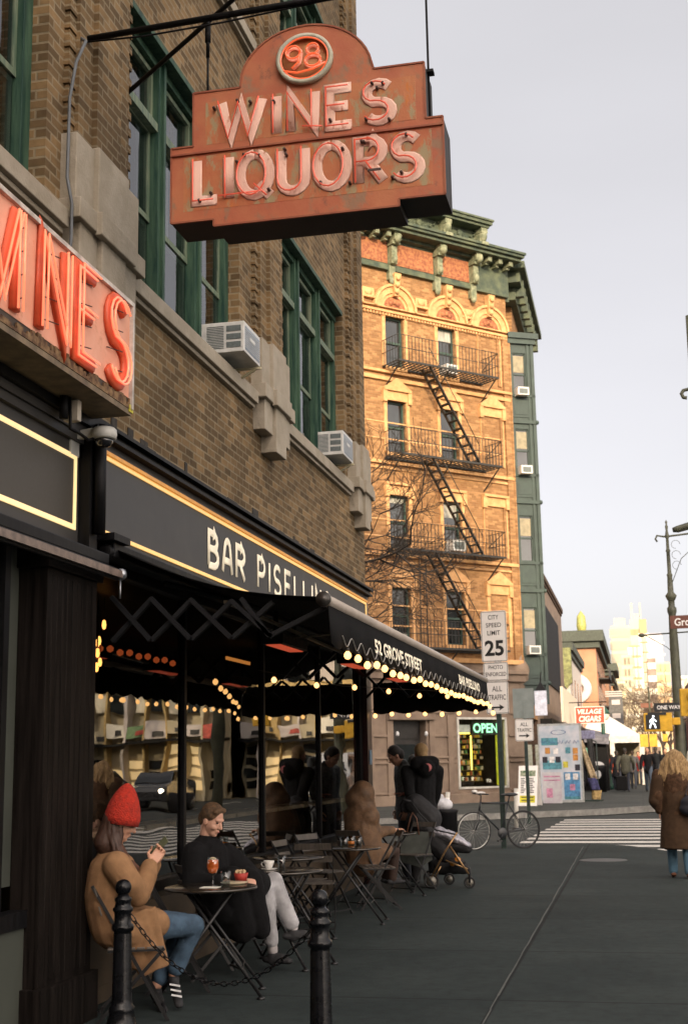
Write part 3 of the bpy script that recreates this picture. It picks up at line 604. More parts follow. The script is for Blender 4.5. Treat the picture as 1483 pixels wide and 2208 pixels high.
o = MB(); o.tube([(.035 + XW, 8.02, 6.8), (.12 + XW, 7.97, 6.72), (.10 + XW, 7.86, 6.5), (.08 + XW, 7.81, 6.2), (.08 + XW, 7.80, 5.6), (.12 + XW, 7.80, 5.4), (.12 + XW, 7.80, 5.15), (.08 + XW, 7.80, 4.7)], .012, 8); tag(o.build('power_cable', mat('grey_cable', (.08, .09, .1), .5)), 'grey power cable running down the brick pier beside the left green window', 'cable')

# ---- red neon wall sign, face toward the street at x = -3.3
ws = thing('neon_wall_sign', 'red wines neon box sign with white frame and rusted bottom at the left edge', 'sign', (-3.3, 8.2, 4.0), PI / 2)
o = MB(); o.box(-3.6, 0, .0, .4, 0.02, .79); o.build('sign_box', mat('sooty_metal', (.045, .035, .028), .7, var=.4, scale=5), ws, bevel=.004)
o = MB(); o.box(-3.57, -.03, -.004, .0, .1, .76); o.build('sign_face', weathered('stained_cream_face', ((.70, .31, .20), (.78, .42, .30)), [((.5, .2, .1), .56), ((.2, .1, .05), .66)], 3, (1, 1, 1.2), 3), ws)
o = MB(); o.box(-3.6, 0, -.03, .0, .76, .79); o.box(-.03, 0, -.03, 0, .02, .76); o.build('white_frame', mat('greying_frame', (.5, .46, .42), .5, var=.3, scale=10), ws)
o = MB()
x = -3.6
while x < -.04:
    w_ = random.uniform(.02, .06); hh = random.uniform(.02, .085) ; o.box(x, min(x + w_, -.03), -.016, -.004, .02, .02 + hh); x += w_
o.build('rusted_edge', mat('flaking_rust', (.06, .025, .012), .9, var=.5, scale=20, col2=(.25, .16, .08)), ws)
o = MB(); o.box(-3.6, -.0, -.012, .4, -.02, .018); o.build('bottom_tray', mat('tan_tray', (.16, .12, .075), .7, var=.4, scale=7), ws)
o = MB(); o.box(-.05, .015, -.02, .03, .0, .05); o.build('yellow_clip', mat('yellow_clip', (.5, .45, .04), .6), ws)
m_redlet = mat('red_enamel_letter', (.55, .09, .035), .5, var=.25, scale=3, emit=(1, .1, .03), estr=.04); pos = [(-2.55, 'W', .75), (-1.78, 'I', 0), (-1.47, 'N', .33), (-.96, 'E', .27), (-.46, 'S', .31)]
o = MB(); o2 = MB()
for x, c, wd_ in pos:
    g_w = GL[c][0] or 1; sx = wd_ / g_w if GL[c][0] else 1
    for st in GL[c][1]:
        pts = [(x + a * sx, b * .58 + .13) for a, b in st]
        o.tube([(a, -.02, b) for a, b in pts], .052, 8, nrm=(0, -1, 0), flat=.45)
        for off in (-.03, .03):
            o2.tube([(a + off, -.06, b + (off * .6 if c in 'EL' else 0)) for a, b in pts], .0075, 8, nrm=(0, -1, 0))
    
o.build('lettering', m_redlet, ws); o2.build('neon_tube', mat('red_neon', (.8, .16, .08), .2, emit=(1, .2, .1), estr=.75, clear=.5), ws)
o = MB()
for x, c, wd_ in pos:
    for i in range(4): o.tube([(x + .02, -.01, .2 + i * .14), (x + wd_ * .5 + .03, -.055, .21 + i * .14)], .004, 5)
o.build('tube_support', mat('burnt_insulator', (.05, .02, .015), .5), ws)
# junction box and dome camera
j = thing('junction_box', 'small white electrical box and black conduit under the red neon sign', 'electrical box', (-3.5, 7.72, 3.93), PI / 2)
o = MB(); o.box(-.04, .02, -.05, .05, -.1, .04); o.build('box', mat('aged_white_plastic', (.45, .4, .33), .5, var=.2), j, bevel=.004)
o = MB(); o.tube([(-.06, 0, .07), (-.06, -.01, -.16), (-.02, -.03, -.17), (.1, 0, -.15), (.3, .02, -.15), (.42, 0, -.1), (.46, .03, .0)], .012, 8); o.tube([(-.1, .02, .06), (-.1, .02, -.1)], .03, 8); o.build('conduit', m_black, j)
c_ = thing('security_camera', 'white dome security camera on a wall bracket above the drain pipe', 'camera', (-3.45, 8.12, 3.84))
o = MB(); o.lathe([(.0, .045), (.07, .045), (.085, .03), (.088, .0), (.082, -.03), (.07, -.035), (0, -.035)], n=28); o.build('housing', mat('white_housing', (.5, .5, .47), .4, var=.1), c_)
o = MB(); o.lathe([(.062, -.03), (.06, -.055), (.045, -.08), (.02, -.093), (0, -.096)], n=24); o.build('dome', mat('smoked_dome', (.01, .01, .012), .08, clear=1), c_)
o = MB(); o.bar((-.06, 0, .02), (-.22, -.02, .0), .05, .06); o.box(-.25, -.2, -.09, .05, -.14, .05); o.build('bracket', mat('white_housing', (.5, .5, .47)), c_, bevel=.006)

# ---- window air conditioners
m_ac = mat('ac_white', (.55, .55, .53), .5, var=.12, scale=8); m_acd = mat('ac_dark_grille', (.10, .12, .12), .6, var=.2, scale=30)
def aircon(loc, label, dx, dy, dz, brk=True, bdir=1):
    a = thing('air_conditioner', label, 'air conditioner', loc)     # x out from the wall, y along it
    o = MB(); o.box(-.15, dx, 0, dy, 0, dz); o.build('casing', m_ac, a, bevel=.006)
    o = MB()
    for i in range(14): z = .04 + i * (dz - .07) / 14; o.box(.0, dx * .46, -.004, .0, z, z + (dz - .07) / 30)
    for i in range(3): z = .045 + i * (dz - .06) / 3; o.box(dx * .53, dx - .03, -.006, -.0, z, z + (dz - .06) / 3 - .025)
    o.build('side_louvre', m_acd, a)
    o = MB()
    o.box(dx, dx + .004, .03, dy - .03, .03, dz - .04); o.build('rear_grille', mat('ac_coil', (.22, .27, .33), .4, metal=.3, var=.3, scale=60), a)
    o = MB()
    for i in range(9): o.box(dx + .004, dx + .008, .03, dy - .03, .05 + i * (dz - .1) / 9, .056 + i * (dz - .1) / 9)
    o.box(dx + .008, dx + .011, dy * .3, dy * .62, dz * .5, dz * .62); o.build('rear_rib', m_ac, a)
    if brk:
        o = MB(); o.bar((-.28, dy * .95, -.02), (dx + .02, dy * .95, -.02), .03, .02); o.bar((dx - .04, dy * .95, -.03), (-.25, dy * .95, -.34), .035, .02); o.box(-.29, -.25, dy * .9, dy, -.36, -.28); o.build('bracket', mat('cream_bracket', (.42, .37, .22), .6, var=.3, scale=12, col2=(.5, .46, .34)), a)
    return a
aircon((-3.8, 11.36, 5.45), 'larger white air conditioner on a yellowed bracket in the middle green window', .37, .54, .30)
aircon((-3.82, 15.8, 5.47), 'smaller white air conditioner on a yellowed bracket in the green window by the corner', .36, .58, .31)
# ================================================================ awning over the terrace (local x = world y, outward = -local y)
m_canvas = mat('black_canvas', (.0045, .0045, .005), .9, var=.3, scale=3, bump=.2, bscale=120, spec=.12)
m_alu = mat('painted_aluminium', (.34, .30, .26), .4, var=.1, scale=6)
aw = thing('retractable_awning', 'long black retractable awning over the bar tables with address on its scalloped valance', 'awning', (XW, 0, 0), PI / 2)
PO = 1.68                                     # projection
def canvas(mb, y0, y1, nx=24, ny=8):
    vs = []
    for i in range(nx + 1):
        for j in range(ny + 1):
            a = j / ny; z = 3.14 + (2.72 - 3.14) * a - .10 * math.sin(PI * a) + .006 * math.sin(i * 1.7); vs.append((y0 + (y1 - y0) * i / nx, -.12 - (PO - .12) * a, z))
    mb.add(vs, [(i*(ny+1)+j, i*(ny+1)+j+1, (i+1)*(ny+1)+j+1, (i+1)*(ny+1)+j) for i in range(nx) for j in range(ny)], True)
o = MB(); canvas(o, 8.62, 18.05); cv = o.build('canopy', m_canvas, aw); sm = cv.modifiers.new('s', 'SOLIDIFY'); sm.thickness = .006
o = MB(); o.box(8.55, 18.1, -.16, -.03, 3.06, 3.17); o.tube([(8.5, -.11, 3.1), (8.62, -.11, 3.1)], .05, 12); o.build('cassette', m_black, aw, bevel=.01)
o = MB(); o.box(8.45, 8.75, -.2, -.04, 3.17, 3.22); o.build('cassette_bracket', m_black, aw)
o = MB(); o.tube([(8.53, -PO, 2.69), (18.1, -PO, 2.69)], .042, 14); o.build('front_rail', m_alu, aw)
o = MB(); o.tube([(8.50, -PO, 2.69), (8.53, -PO, 2.69)], .052, 16); o.tube([(8.495, -PO, 2.69), (8.505, -PO, 2.69)], .038, 16); o.build('rail_cap', mat('rail_cap', (.06, .055, .05), .35, metal=.5), aw)
# scalloped valance
def valance(p0, p1, ztop, drop, n, per, lean=.02):
    vs = []; p0 = Vector(p0); p1 = Vector(p1)
    d = (p1 - p0).normalized(); nn = Vector((d.y, -d.x)) 
    for i in range(n + 1):
        p = p0.lerp(p1, i / n); L_ = (p1 - p0).length * i / n
        zb = ztop - drop - .035 * abs(math.sin(PI * L_ / per)); wv = .008 * math.sin(L_ * 9)
        q = p + nn * (lean + wv); vs += [(p.x, p.y, ztop), ((p.x + q.x) / 2, (p.y + q.y) / 2, (ztop + zb) / 2), (q.x, q.y, zb)]
    return vs, [(3*i+j, 3*i+j+1, 3*i+j+4, 3*i+j+3) for i in range(n) for j in range(2)]
o = MB(); o.add(*valance((8.56, -PO - .02), (18.06, -PO - .02), 2.67, .27, 240, .33), True); v_ = o.build('valance', m_canvas, aw); sm = v_.modifiers.new('s', 'SOLIDIFY'); sm.thickness = .004
o = MB(); o.add(*valance((18.08, -PO - .02), (18.08, -.1), 2.70, .40, 60, .33), True); v_ = o.build('side_valance', m_canvas, aw); sm = v_.modifiers.new('s', 'SOLIDIFY'); sm.thickness = .004
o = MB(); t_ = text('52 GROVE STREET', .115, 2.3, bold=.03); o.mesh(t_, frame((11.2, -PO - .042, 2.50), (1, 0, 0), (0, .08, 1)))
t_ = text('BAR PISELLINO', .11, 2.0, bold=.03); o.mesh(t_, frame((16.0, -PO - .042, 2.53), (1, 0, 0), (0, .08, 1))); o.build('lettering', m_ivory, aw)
# scissor arms, struts under the canopy
def arm(a, b, w=.045): o.bar((a[0], -a[1], a[2]), (b[0], -b[1], b[2]), w, .03)
m_arm = mat('arm_paint', (.006, .0065, .008), .6, var=.2, spec=.25)
for yb in (8.66, 13.2, 17.6):
    n = 4; o = MB()
    for i in range(n):
        a0, a1 = .1 + (PO - .5) * i / n, .1 + (PO - .5) * (i + 1) / n
        zt = lambda a: 2.80 - .12 * a / PO; zb = lambda a: 2.48 - .02 * a / PO
        arm((yb, a0, zt(a0)), (yb, a1, zb(a1))); arm((yb + .03, a0, zb(a0)), (yb + .03, a1, zt(a1)))
    arm((yb, PO - .42, 2.47), (yb, PO, 2.66)); arm((yb, PO - .62, 2.74), (yb, PO - .42, 2.47))
    o.build('scissor_arm', m_arm, aw)
o = MB(); o.tube([(9.2, -.3, 2.95), (14, -PO + .1, 2.78)], .022, 8); o.build('torsion_bar', m_arm, aw)
o = MB(); o.bar((8.8, -.9, 2.74), (12.8, -1.0, 2.62), .03, .02); o.bar((9.9, -PO, 2.60), (10.6, -.9, 2.64), .012, .012); o.build('strut', mat('bright_strut', (.3, .26, .2), .4, metal=.5), aw)

# festoon lights
m_bulb = emis('warm_bulb', (1.0, .52, .17), 1.7); m_socket = mat('bulb_socket', (.02, .018, .016), .5); m_cord = mat('pale_cord', (.3, .29, .27), .6)
def string_lights(name_label, pts_wire, bulbs, wire_m, loc=(0, 0, 0), r=.032, group='strings of warm bulbs under the awning'):
    t = thing('string_lights', name_label, 'string lights', loc, 0, group)
    o = MB(); o.tube([Vector(p) - Vector(loc) for p in pts_wire], .004, 5); o.build('cord', wire_m, t)
    base = MB().lathe([(0, -r * 1.05), (r * .6, -r * .85), (r, -r * .2), (r * .9, r * .45), (r * .45, r * 1.0), (r * .38, r * 1.25), (0, r * 1.25)], n=14).data('bulb'); base.materials.append(m_bulb)
    sk_ = MB().lathe([(0, r * 1.1), (r * .45, r * 1.1), (r * .45, r * 1.9), (0, r * 1.95)], n=8).data('socket'); sk_.materials.append(m_socket)
    for i, b in enumerate(bulbs):
        for nm, me in (('bulb', base), ('socket', sk_)):
            ob = bpy.data.objects.new(nm, me); COL.objects.link(ob); ob.parent = t; ob.location = Vector(b) - Vector(loc)
    return t
xo = XW + PO + .07
wire = []; n = 540
for i in range(n + 1):
    y = 8.75 + 9.2 * i / n; ph = (y - 8.75) / .33 * 2 * PI; wire.append((xo + .005, y, 2.425 + .034 * math.cos(ph + .6) + .008 * math.sin(y * 3)))
string_lights('looping cord of warm bulbs along the front valance of the awning', wire, [(xo - .0, 8.92 + .345 * i + random.uniform(-.04, .04), 2.335 + random.uniform(-.018, .018)) for i in range(27)], m_cord, r=.027)
x_ = [XW + .12 + i * .235 for i in range(8)]
string_lights('cord of warm bulbs across the far end of the awning toward the side street', [(XW + .02, 18.12, 2.33), (XW + PO, 18.12, 2.33)], [(x, 18.12, 2.25 + random.uniform(-.01, .02)) for x in x_], m_socket, r=.031)
string_lights('cord of warm bulbs crossing under the middle of the awning canopy', [(XW + .15, 12.2, 2.5), (XW + .5, 14.3, 2.45), (XW + PO, 17.9, 2.5)], [(XW + .25 + .22 * i, 12.4 + .85 * i, 2.40 + random.uniform(-.02, .02)) for i in range(7)], m_socket, r=.028)
# electric heaters under the canopy
for i, (y, x) in enumerate(((10.6, .85), (12.9, .95), (15.3, .95))):
    h_ = thing('patio_heater', ('nearest', 'middle', 'farthest')[i] + ' of three black electric heaters glowing red under the awning', 'heater', (XW + x, y, 2.56), 0, 'electric heaters under the awning')
    o = MB(); o.box(-.09, .09, -.42, .42, 0, .1); o.box(-.02, .02, -.3, -.27, .1, .3); o.box(-.02, .02, .27, .3, .1, .3); o.build('housing', m_black, h_, bevel=.008)
    o = MB(); o.box(-.06, .06, -.37, .37, -.006, .0); o.build('heating_element', emis('heater_glow', (1, .14, .06), .22), h_)
    o = MB()
    for k in range(18): o.box(.09, .094, -.4 + k * .045, -.375 + k * .045, .02, .08)
    o.build('vent', mat('vent_grey', (.06, .05, .045), .5), h_)
# pendant lamps inside the bar
for i, (y, z, x) in enumerate(((10.9, 2.86, -4.6), (11.5, 2.78, -4.9), (11.0, 2.62, -4.7), (12.0, 2.62, -5.1), (11.1, 2.5, -4.75), (12.4, 2.85, -5.3), (11.6, 2.42, -5.0))):
    p = thing('pendant_lamp', 'small warm filament lamp hanging inside the bar by the left pillar', 'lamp', (x, y, z), 0, 'filament lamps inside the bar window')
    MB().lathe([(0, -.05), (.014, -.04), (.02, -.01), (.014, .03), (0, .04)], n=12).build('bulb', emis('filament_bulb', (1, .45, .12), 3), p)
    MB().tube([(0, 0, .04), (0, 0, 3.1 - z)], .004, 5).build('cord', m_black, p)
tag(MB().box(-4.9, -4.88, 15.4, 16.4, 2.88, 2.92).build('wall_light', emis('amber_strip', (1, .4, .1), .5)), 'dim amber strip light inside the bar', 'light')

# ================================================================ bollards and chain
m_iron = mat('glossy_black_iron', (.004, .0045, .006), .28, var=.3, scale=12, bump=.06, bscale=40, clear=.0, spec=.3)
def bollard(x, y, label):
    b = thing('bollard', label, 'bollard', (x, y, 0), 0, 'black iron bollards in front of the terrace')
    o = MB(); o.lathe([(0.1092, 0), (0.1092, .035), (0.0975, .05), (0.0858, .10), (0.0764, .13), (0.0780, .15), (0.0780, .17), (0.0663, .185), (0.0608, .22), (0.0546, .60), (0.0530, .61), (0.0663, .62), (0.0686, .635), (0.0663, .65), (0.0530, .66), (0.0515, .72), (0.0530, .725), (0.0624, .735), (0.0624, .75), (0.0515, .76), (0.0468, .785), (0.0530, .795), (0.0515, .81), (0.0374, .82), (0.0312, .835)], n=32); o.build('post', m_iron, b)
    o = MB(); o.ell((0, 0, .872), (.05, .05, .05), n=28, m=16); o.build('ball_finial', m_iron, b)
    return b
bollard(-3.16, 7.86, 'black iron ball top bollard in front of the seated person in the red hat'); bollard(-1.77, 7.26, 'black iron ball top bollard standing alone right of the coffee cup table')
ch = thing('chain', 'black iron chain sagging from the bollard across the tan coat', 'chain', (-3.16, 7.86, 0))
pa = Vector((-3.10, 7.84, .71)); pb = Vector((-1.83, 7.29, .70)); o = MB(); N_ = 34
pts = [pa.lerp(pb, i / N_) - Vector((0, 0, .34 * 4 * (i / N_) * (1 - i / N_))) for i in range(N_ + 1)]
for i in range(N_):
    a, b = pts[i], pts[i+1]; m_ = (a + b) / 2; t = (b - a).normalized(); s_ = Vector((0, 0, 1)).cross(t).normalized() if i % 2 else t.cross(Vector((0, 0, 1)).cross(t).normalized())
    L2 = (b - a).length * .68
    o.tube([m_ - Vector(ch.location) + t * math.cos(q * PI / 4) * L2 + s_ * math.sin(q * PI / 4) * .013 for q in range(8)], .0038, 5, closed=True)
o.build('links', m_iron, ch)

# ================================================================ tables and chairs
m_steel = mat('black_table_steel', (.008, .008, .009), .45, var=.3, scale=10)
m_top = mat('brown_table_top', (.03, .023, .016), .16, var=.25, scale=5, clear=.4)
m_slat = mat('grey_slats', (.085, .072, .06), .5, var=.3, scale=8, stretch=(1, 6, 1))
GT = 'round folding cafe tables under the awning'
def cafe_table(loc, rz, label, first=[None]):
    if first[0] is None:
        t = thing('cafe_table', label, 'table', loc, rz, GT); first[0] = t; h = .745
        o = MB(); o.lathe([(0, h - .018), (.325, h - .018), (.335, h - .012), (.335, h), (.325, h + .004), (0, h + .004)], n=40); o.build('table_top', m_top, t)
        for sy in (-1, 1):
            for sx in (-1, 1):
                o = MB(); o.tube([(-sx * .16, sy * .17, h - .02), (sx * .36, sy * .21, .02)], .0115, 8); o.lathe([(0, .0), (.03, 0), (.028, .012), (.012, .02), (0, .02)], (sx * .36, sy * .21, 0), 12); o.build('leg', m_steel, t)
        o = MB()
        for sx in (-1, 1): o.tube([(sx * .23, -.2, .2), (sx * .23, .2, .2)], .007, 6)
        o.bar((-.17, -.19, h - .025), (-.17, .19, h - .025), .02); o.bar((.17, -.19, h - .025), (.17, .19, h - .025), .02); o.tube([(.1, -.2, .36), (.1, .2, .36)], .006, 6); o.build('stretcher', m_steel, t)
        return t
    return dup(first[0], loc, rz, label)
T1, T2, T3, T4 = (-3.07, 9.30, 0), (-2.93, 10.75, 0), (-3.0, 13.6, 0), (-3.08, 16.3, 0)
cafe_table(T1, R(15), 'nearest round cafe table holding the orange spritz')
cafe_table(T2, R(-20), 'second round cafe table holding the white coffee cup'); cafe_table(T3, R(5), 'third round cafe table holding tumblers with an amber drink')
cafe_table(T4, R(30), 'farthest round cafe table at the hooded person'); cafe_table((-3.28, 12.25, 0), R(40), 'empty round cafe table between the coffee table and the tumbler table')
GC = 'folding slatted cafe chairs'
def cafe_chair(loc, rz, label, first=[None]):
    if first[0] is None:   # faces +x
        t = thing('cafe_chair', label, 'chair', loc, rz, GC); first[0] = t
        o = MB()
        for i in range(6): o.box(-.17 + i * .062, -.12 + i * .062, -.19, .19, .445, .457)
        o.build('seat', m_slat, t, bevel=.003)
        o = MB()
        for z, x in ((.66, -.215), (.78, -.245)):
            o.add([(x, -.19, z), (x + .008, -.19, z + .004), (x - .012, -.19, z + .062), (x - .02, -.19, z + .058), (x, .19, z), (x + .008, .19, z + .004), (x - .012, .19, z + .062), (x - .02, .19, z + .058)], [(0,1,2,3),(4,7,6,5),(0,4,5,1),(1,5,6,2),(2,6,7,3),(3,7,4,0)])
        o.build('backrest', m_slat, t)
        for s_ in (-1, 1):
            o = MB(); o.bar((-.275, s_ * .185, .85), (.22, s_ * .185, .0), .022, .008, (0, 1, 0)); o.build('leg', m_steel, t)
            o = MB(); o.bar((.19, s_ * .2, .45), (-.23, s_ * .2, .0), .022, .008, (0, 1, 0)); o.build('leg', m_steel, t)
        o = MB(); o.bar((-.2, -.2, .035), (-.2, .2, .035), .014); o.bar((.2, -.185, .05), (.2, .185, .05), .014); o.bar((-.17, -.2, .44), (.18, -.2, .44), .012); o.bar((-.17, .2, .44), (.18, .2, .44), .012); o.build('stretcher', m_steel, t)
        return t
    return dup(first[0], loc, rz, label)
cafe_chair((-3.32, 8.46, 0), R(22), 'slatted cafe chair under the person in the red hat')
cafe_chair((-3.32, 10.12, 0), R(35), 'slatted cafe chair under the person in the black coat')
cafe_chair((-3.38, 9.5, 0), R(20), 'empty slatted cafe chair against the glass behind the spritz table')
cafe_chair((-3.40, 11.3, 0), R(-5), 'empty slatted cafe chair at the coffee cup table'); cafe_chair((-3.4, 13.25, 0), R(-8), 'pale slatted cafe chair left of the tumbler table')
cafe_chair((-3.42, 14.3, 0), R(-25), 'pale slatted cafe chair behind the tumbler table'); cafe_chair((-3.22, 15.35, 0), R(60), 'slatted cafe chair under the hooded person')
cafe_chair((-2.95, 14.9, 0), R(200), 'empty slatted cafe chair between the hooded person and the tumblers'); cafe_chair((-3.2, 12.95, 0), R(100), 'folded looking slatted cafe chair between two empty tables')
cafe_chair((-2.9, 16.9, 0), R(-120), 'slatted cafe chair beside the pushchair')
# things on the tables
m_gl = glass('drinking_glass', (.8, .84, .84), 2.0); m_liq = mat('orange_spritz', (.75, .13, .02), .1, var=.1, emit=(1, .2, .02), estr=.05, clear=1)
def glass_thing(name, loc, label, prof, liq=None, lm=None, cat='glass'):
    t = thing(name, label, cat, loc); MB().lathe(prof, n=20).build('glass', m_gl, t)
    if liq: MB().lathe(liq, n=20).build('drink', lm, t)
    return t
zt = .749
P = lambda u, v, dy=0: Zp(u, v, zt)
a = P(459, 1910); glass_thing('spritz_glass', a, 'stemmed glass of orange spritz with ice on the nearest table', [(.038, 0), (.036, .004), (.006, .01), (.005, .07), (.03, .09), (.046, .13), (.044, .17), (.036, .2), (.033, .2), (.042, .17), (.043, .13), (.028, .094)], [(0, .085), (.028, .092), (.043, .13), (.041, .17), (.036, .185), (0, .185)], m_liq, 'drink')
MB().ell(a + Vector((.0, 0, .187)), (.026, .026, .014)).build('ice', mat('ice_foam', (.8, .62, .4), .3), bpy.data.objects['spritz_glass']).matrix_parent_inverse = Matrix.Translation(-a)
a = P(487, 1912); glass_thing('water_glass', a, 'clear water tumbler between the spritz and the red basket', [(.028, 0), (.036, .11), (.0345, .11), (.027, .004), (0, .004)])
a = P(520, 1900); t = thing('snack_basket', 'small red basket of snacks on the nearest table', 'basket', a); o = MB(); o.lathe([(.0, 0), (.04, 0), (.055, .06), (.052, .06), (.038, .004), (0, .004)], n=16); o.build('basket', mat('red_basket', (.35, .03, .02), .6), t)
o = MB()
for i in range(14): o.ell((random.uniform(-.03, .03), random.uniform(-.03, .03), .055 + random.uniform(0, .02)), .012, n=8, m=6)
o.build('snacks', mat('pale_snacks', (.5, .35, .2), .8, var=.3), t)
a = P(452, 1914); tag(MB().box(a.x - .06, a.x + .07, a.y - .05, a.y + .05, zt, zt + .004).build('napkin', mat('white_napkin', (.6, .58, .52), .8)), 'white paper napkin under the spritz glass', 'napkin')
a = P(505, 1906); tag(MB().lathe([(0, 0), (.075, 0), (.1, .012), (.098, .014), (0, .005)], a, 28).build('plate', mat('cream_plate', (.6, .52, .36), .3)), 'cream round plate at the right of the nearest table', 'plate')
a = P(580, 1876); t = thing('coffee_cup', 'white coffee cup on its saucer on the second table', 'cup', a); o = MB(); o.lathe([(0, .012), (.026, .012), (.04, .05), (.045, .075), (.042, .075), (.036, .05), (.02, .018), (0, .018)], n=24); m_ch = mat('white_china', (.75, .73, .7), .2, clear=.5); o.build('cup', m_ch, t)
o = MB(); o.tube([(-.038, 0, .065), (-.06, 0, .06), (-.065, 0, .045), (-.055, 0, .03), (-.036, 0, .028)], .005, 6); o.build('handle', m_ch, t); o = MB(); o.lathe([(0, 0), (.045, 0), (.072, .014), (.07, .016), (.04, .006), (0, .006)], n=28); o.build('saucer', m_ch, t)
a = P(607, 1876); glass_thing('water_glass', a, 'slim clear water tumbler beside the white coffee cup', [(.026, 0), (.034, .115), (.0325, .115), (.025, .004), (0, .004)])
tb = [(.036, 0), (.042, .095), (.04, .095), (.034, .008), (0, .008)]
a = P(742, 1826); glass_thing('tumbler', a, 'clear tumbler of ice at the left of the third table', tb); a = P(757, 1822)
glass_thing('tumbler', a, 'tumbler with an amber drink on the third table', tb, [(0, .009), (.034, .009), (.037, .04), (0, .04)], mat('amber_drink', (.6, .17, .03), .2, emit=(1, .3, .05), estr=.06)); a = P(772, 1825)
glass_thing('tumbler', a, 'clear empty tumbler at the right of the third table', tb)
a = Zp(864, 1778, zt); glass_thing('wine_glass', a, 'clear wine glass on the farthest table by the hand', [(.036, 0), (.006, .006), (.005, .08), (.035, .12), (.036, .17), (.03, .2), (.0285, .2), (.034, .17), (.033, .12)])
# ================================================================ orange brick tenement across the side street (local x along the facade, outward = -local y)
OC = Vector((-4.07, 48.2, 0)); OL = 12.2; OR_ = math.atan2(DY, DX)
P0 = OC - Vector((DX, DY, 0)) * OL
m_ob = brick('orange_brick', (.53, .29, .125), (.40, .195, .08), (.44, .27, .14), .21, .078, .009, dark=.2)
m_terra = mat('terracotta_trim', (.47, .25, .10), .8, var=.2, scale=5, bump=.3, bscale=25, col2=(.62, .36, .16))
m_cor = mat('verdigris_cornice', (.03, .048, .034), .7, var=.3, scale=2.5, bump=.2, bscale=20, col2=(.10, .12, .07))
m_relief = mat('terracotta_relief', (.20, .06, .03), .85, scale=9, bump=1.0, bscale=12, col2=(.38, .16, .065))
m_bs = mat('brownstone', (.16, .115, .085), .9, var=.2, scale=2, bump=.25, bscale=30, col2=(.23, .17, .125))
m_win = mat('dark_window_glass', (.012, .016, .018), .08, var=.6, scale=1.2, spec=.9)
m_wfr = mat('dark_green_frame', (.03, .06, .045), .6, var=.3); m_curt = mat('window_curtain', (.32, .32, .28), .9, var=.3, scale=4, stretch=(4, 4, .5))
ob = thing('orange_brick_tenement', 'tall orange brick corner tenement with green cornice and black fire escape', 'building', P0, OR_)
cols = [1.75, 4.12, 6.48, 8.85, 10.87]
floors = [(15.5, 17.4), (12.35, 14.25), (8.92, 10.82), (5.65, 7.55)]
ops = []
for c in cols:
    for fi, (a, b) in enumerate(floors):
        ops.append((c, c + .8, a, b))
w = MB(); windows_wall(w, -8, OL, 5.0, 21.2, [o for o in ops if o[0] < 10.5], 0, .28)
w.add([(OL,0,3.4),(OL,6.4,3.4),(OL,6.4,21.2),(OL,0,21.2)], [(0,1,2,3)]); w.add([(-8,0,0),(-8,12,0),(-8,12,21.2),(-8,0,21.2)], [(3,2,1,0)])
w.add([(-8,12,0),(OL,12,0),(OL,12,21.2),(-8,12,21.2)], [(3,2,1,0)]); w.add([(-8,0,21.0),(OL,0,21.0),(OL,12,21.0),(-8,12,21.0)], [(0,1,2,3)]); w.add([(OL,6.4,0),(OL,12,0),(OL,12,21.2),(OL,6.4,21.2)], [(0,1,2,3)])
w.build('wall', m_ob, ob)
rk = random.Random(11)
for c in cols[:4]:
    for fi, (a, b) in enumerate(floors):
        fr = MB(); y = .14; fr.box(c, c + .06, y, y + .1, a, b); fr.box(c + .74, c + .8, y, y + .1, a, b); fr.box(c, c + .8, y, y + .1, b - .07, b); fr.box(c, c + .8, y, y + .1, a, a + .06); fr.box(c, c + .8, y - .02, y + .08, (a + b) / 2 - .04, (a + b) / 2 + .04)
        wf = fr.build('window', m_wfr, ob)
        MB().box(c + .05, c + .75, y + .05, y + .06, a, b).build('pane', m_win, wf)
        if rk.random() < .55:
            hh = rk.uniform(.3, .8); z0 = a if rk.random() < .4 else b - hh
            MB().box(c + .07, c + .73, y + .035, y + .045, z0 + .06, z0 + hh - .06).build('curtain', m_curt, wf)
# blind bay at the corner
for fi, (a, b) in enumerate(floors[:3]):
    o = MB(); c = 10.85; o.box(c - .12, c, -.05, .02, a, b); o.box(c + .8, c + .92, -.05, .02, a, b); o.build('blind_bay', m_ob, ob)
# window trim: jamb strips, sills, lintels
o = MB()
for c in cols:
    for fi, (a, b) in enumerate(floors):
        if c < 10.5: o.box(c - .08, c + .88, -.09, .02, a - .14, a)
        if fi in (1, 2, 3):
            o.box(c - .16, c + .96, -.07, .02, b, b + .34); o.box(c - .2, c + 1.0, -.16, .02, b + .34, b + .44)
            o.box(c - .22, c - .06, -.13, .02, b - .08, b + .36); o.box(c + .86, c + 1.02, -.13, .02, b - .08, b + .36)
            if fi == 1 or (fi == 3):
                o.add([(c - .2,-.02,b+.44),(c+1.0,-.02,b+.44),(c+.4,-.02,b+.84),(c-.2,-.14,b+.44),(c+1.0,-.14,b+.44),(c+.4,-.14,b+.84)], [(0,1,2),(5,4,3),(0,3,4,1),(1,4,5,2),(2,5,3,0)])
        for sx in (c - .16, c + .82): o.box(sx, sx + .14, -.045, .02, a, b)
for z, h_, d in ((14.95, .14, .1), (15.22, .1, .14), (11.9, .12, .1), (11.72, .08, .06), (8.62, .12, .12), (8.4, .08, .07), (17.5, .1, .09), (17.66, .05, .14), (5.02, .16, .16)):
    o.box(-8, OL + .02, -d, .02, z, z + h_)
for z in (13.4, 12.8, 9.9, 9.3, 6.9, 6.2): o.box(-8, OL, -.025, .01, z, z + .05)
o.build('stone_trim', m_terra, ob, bevel=.01)
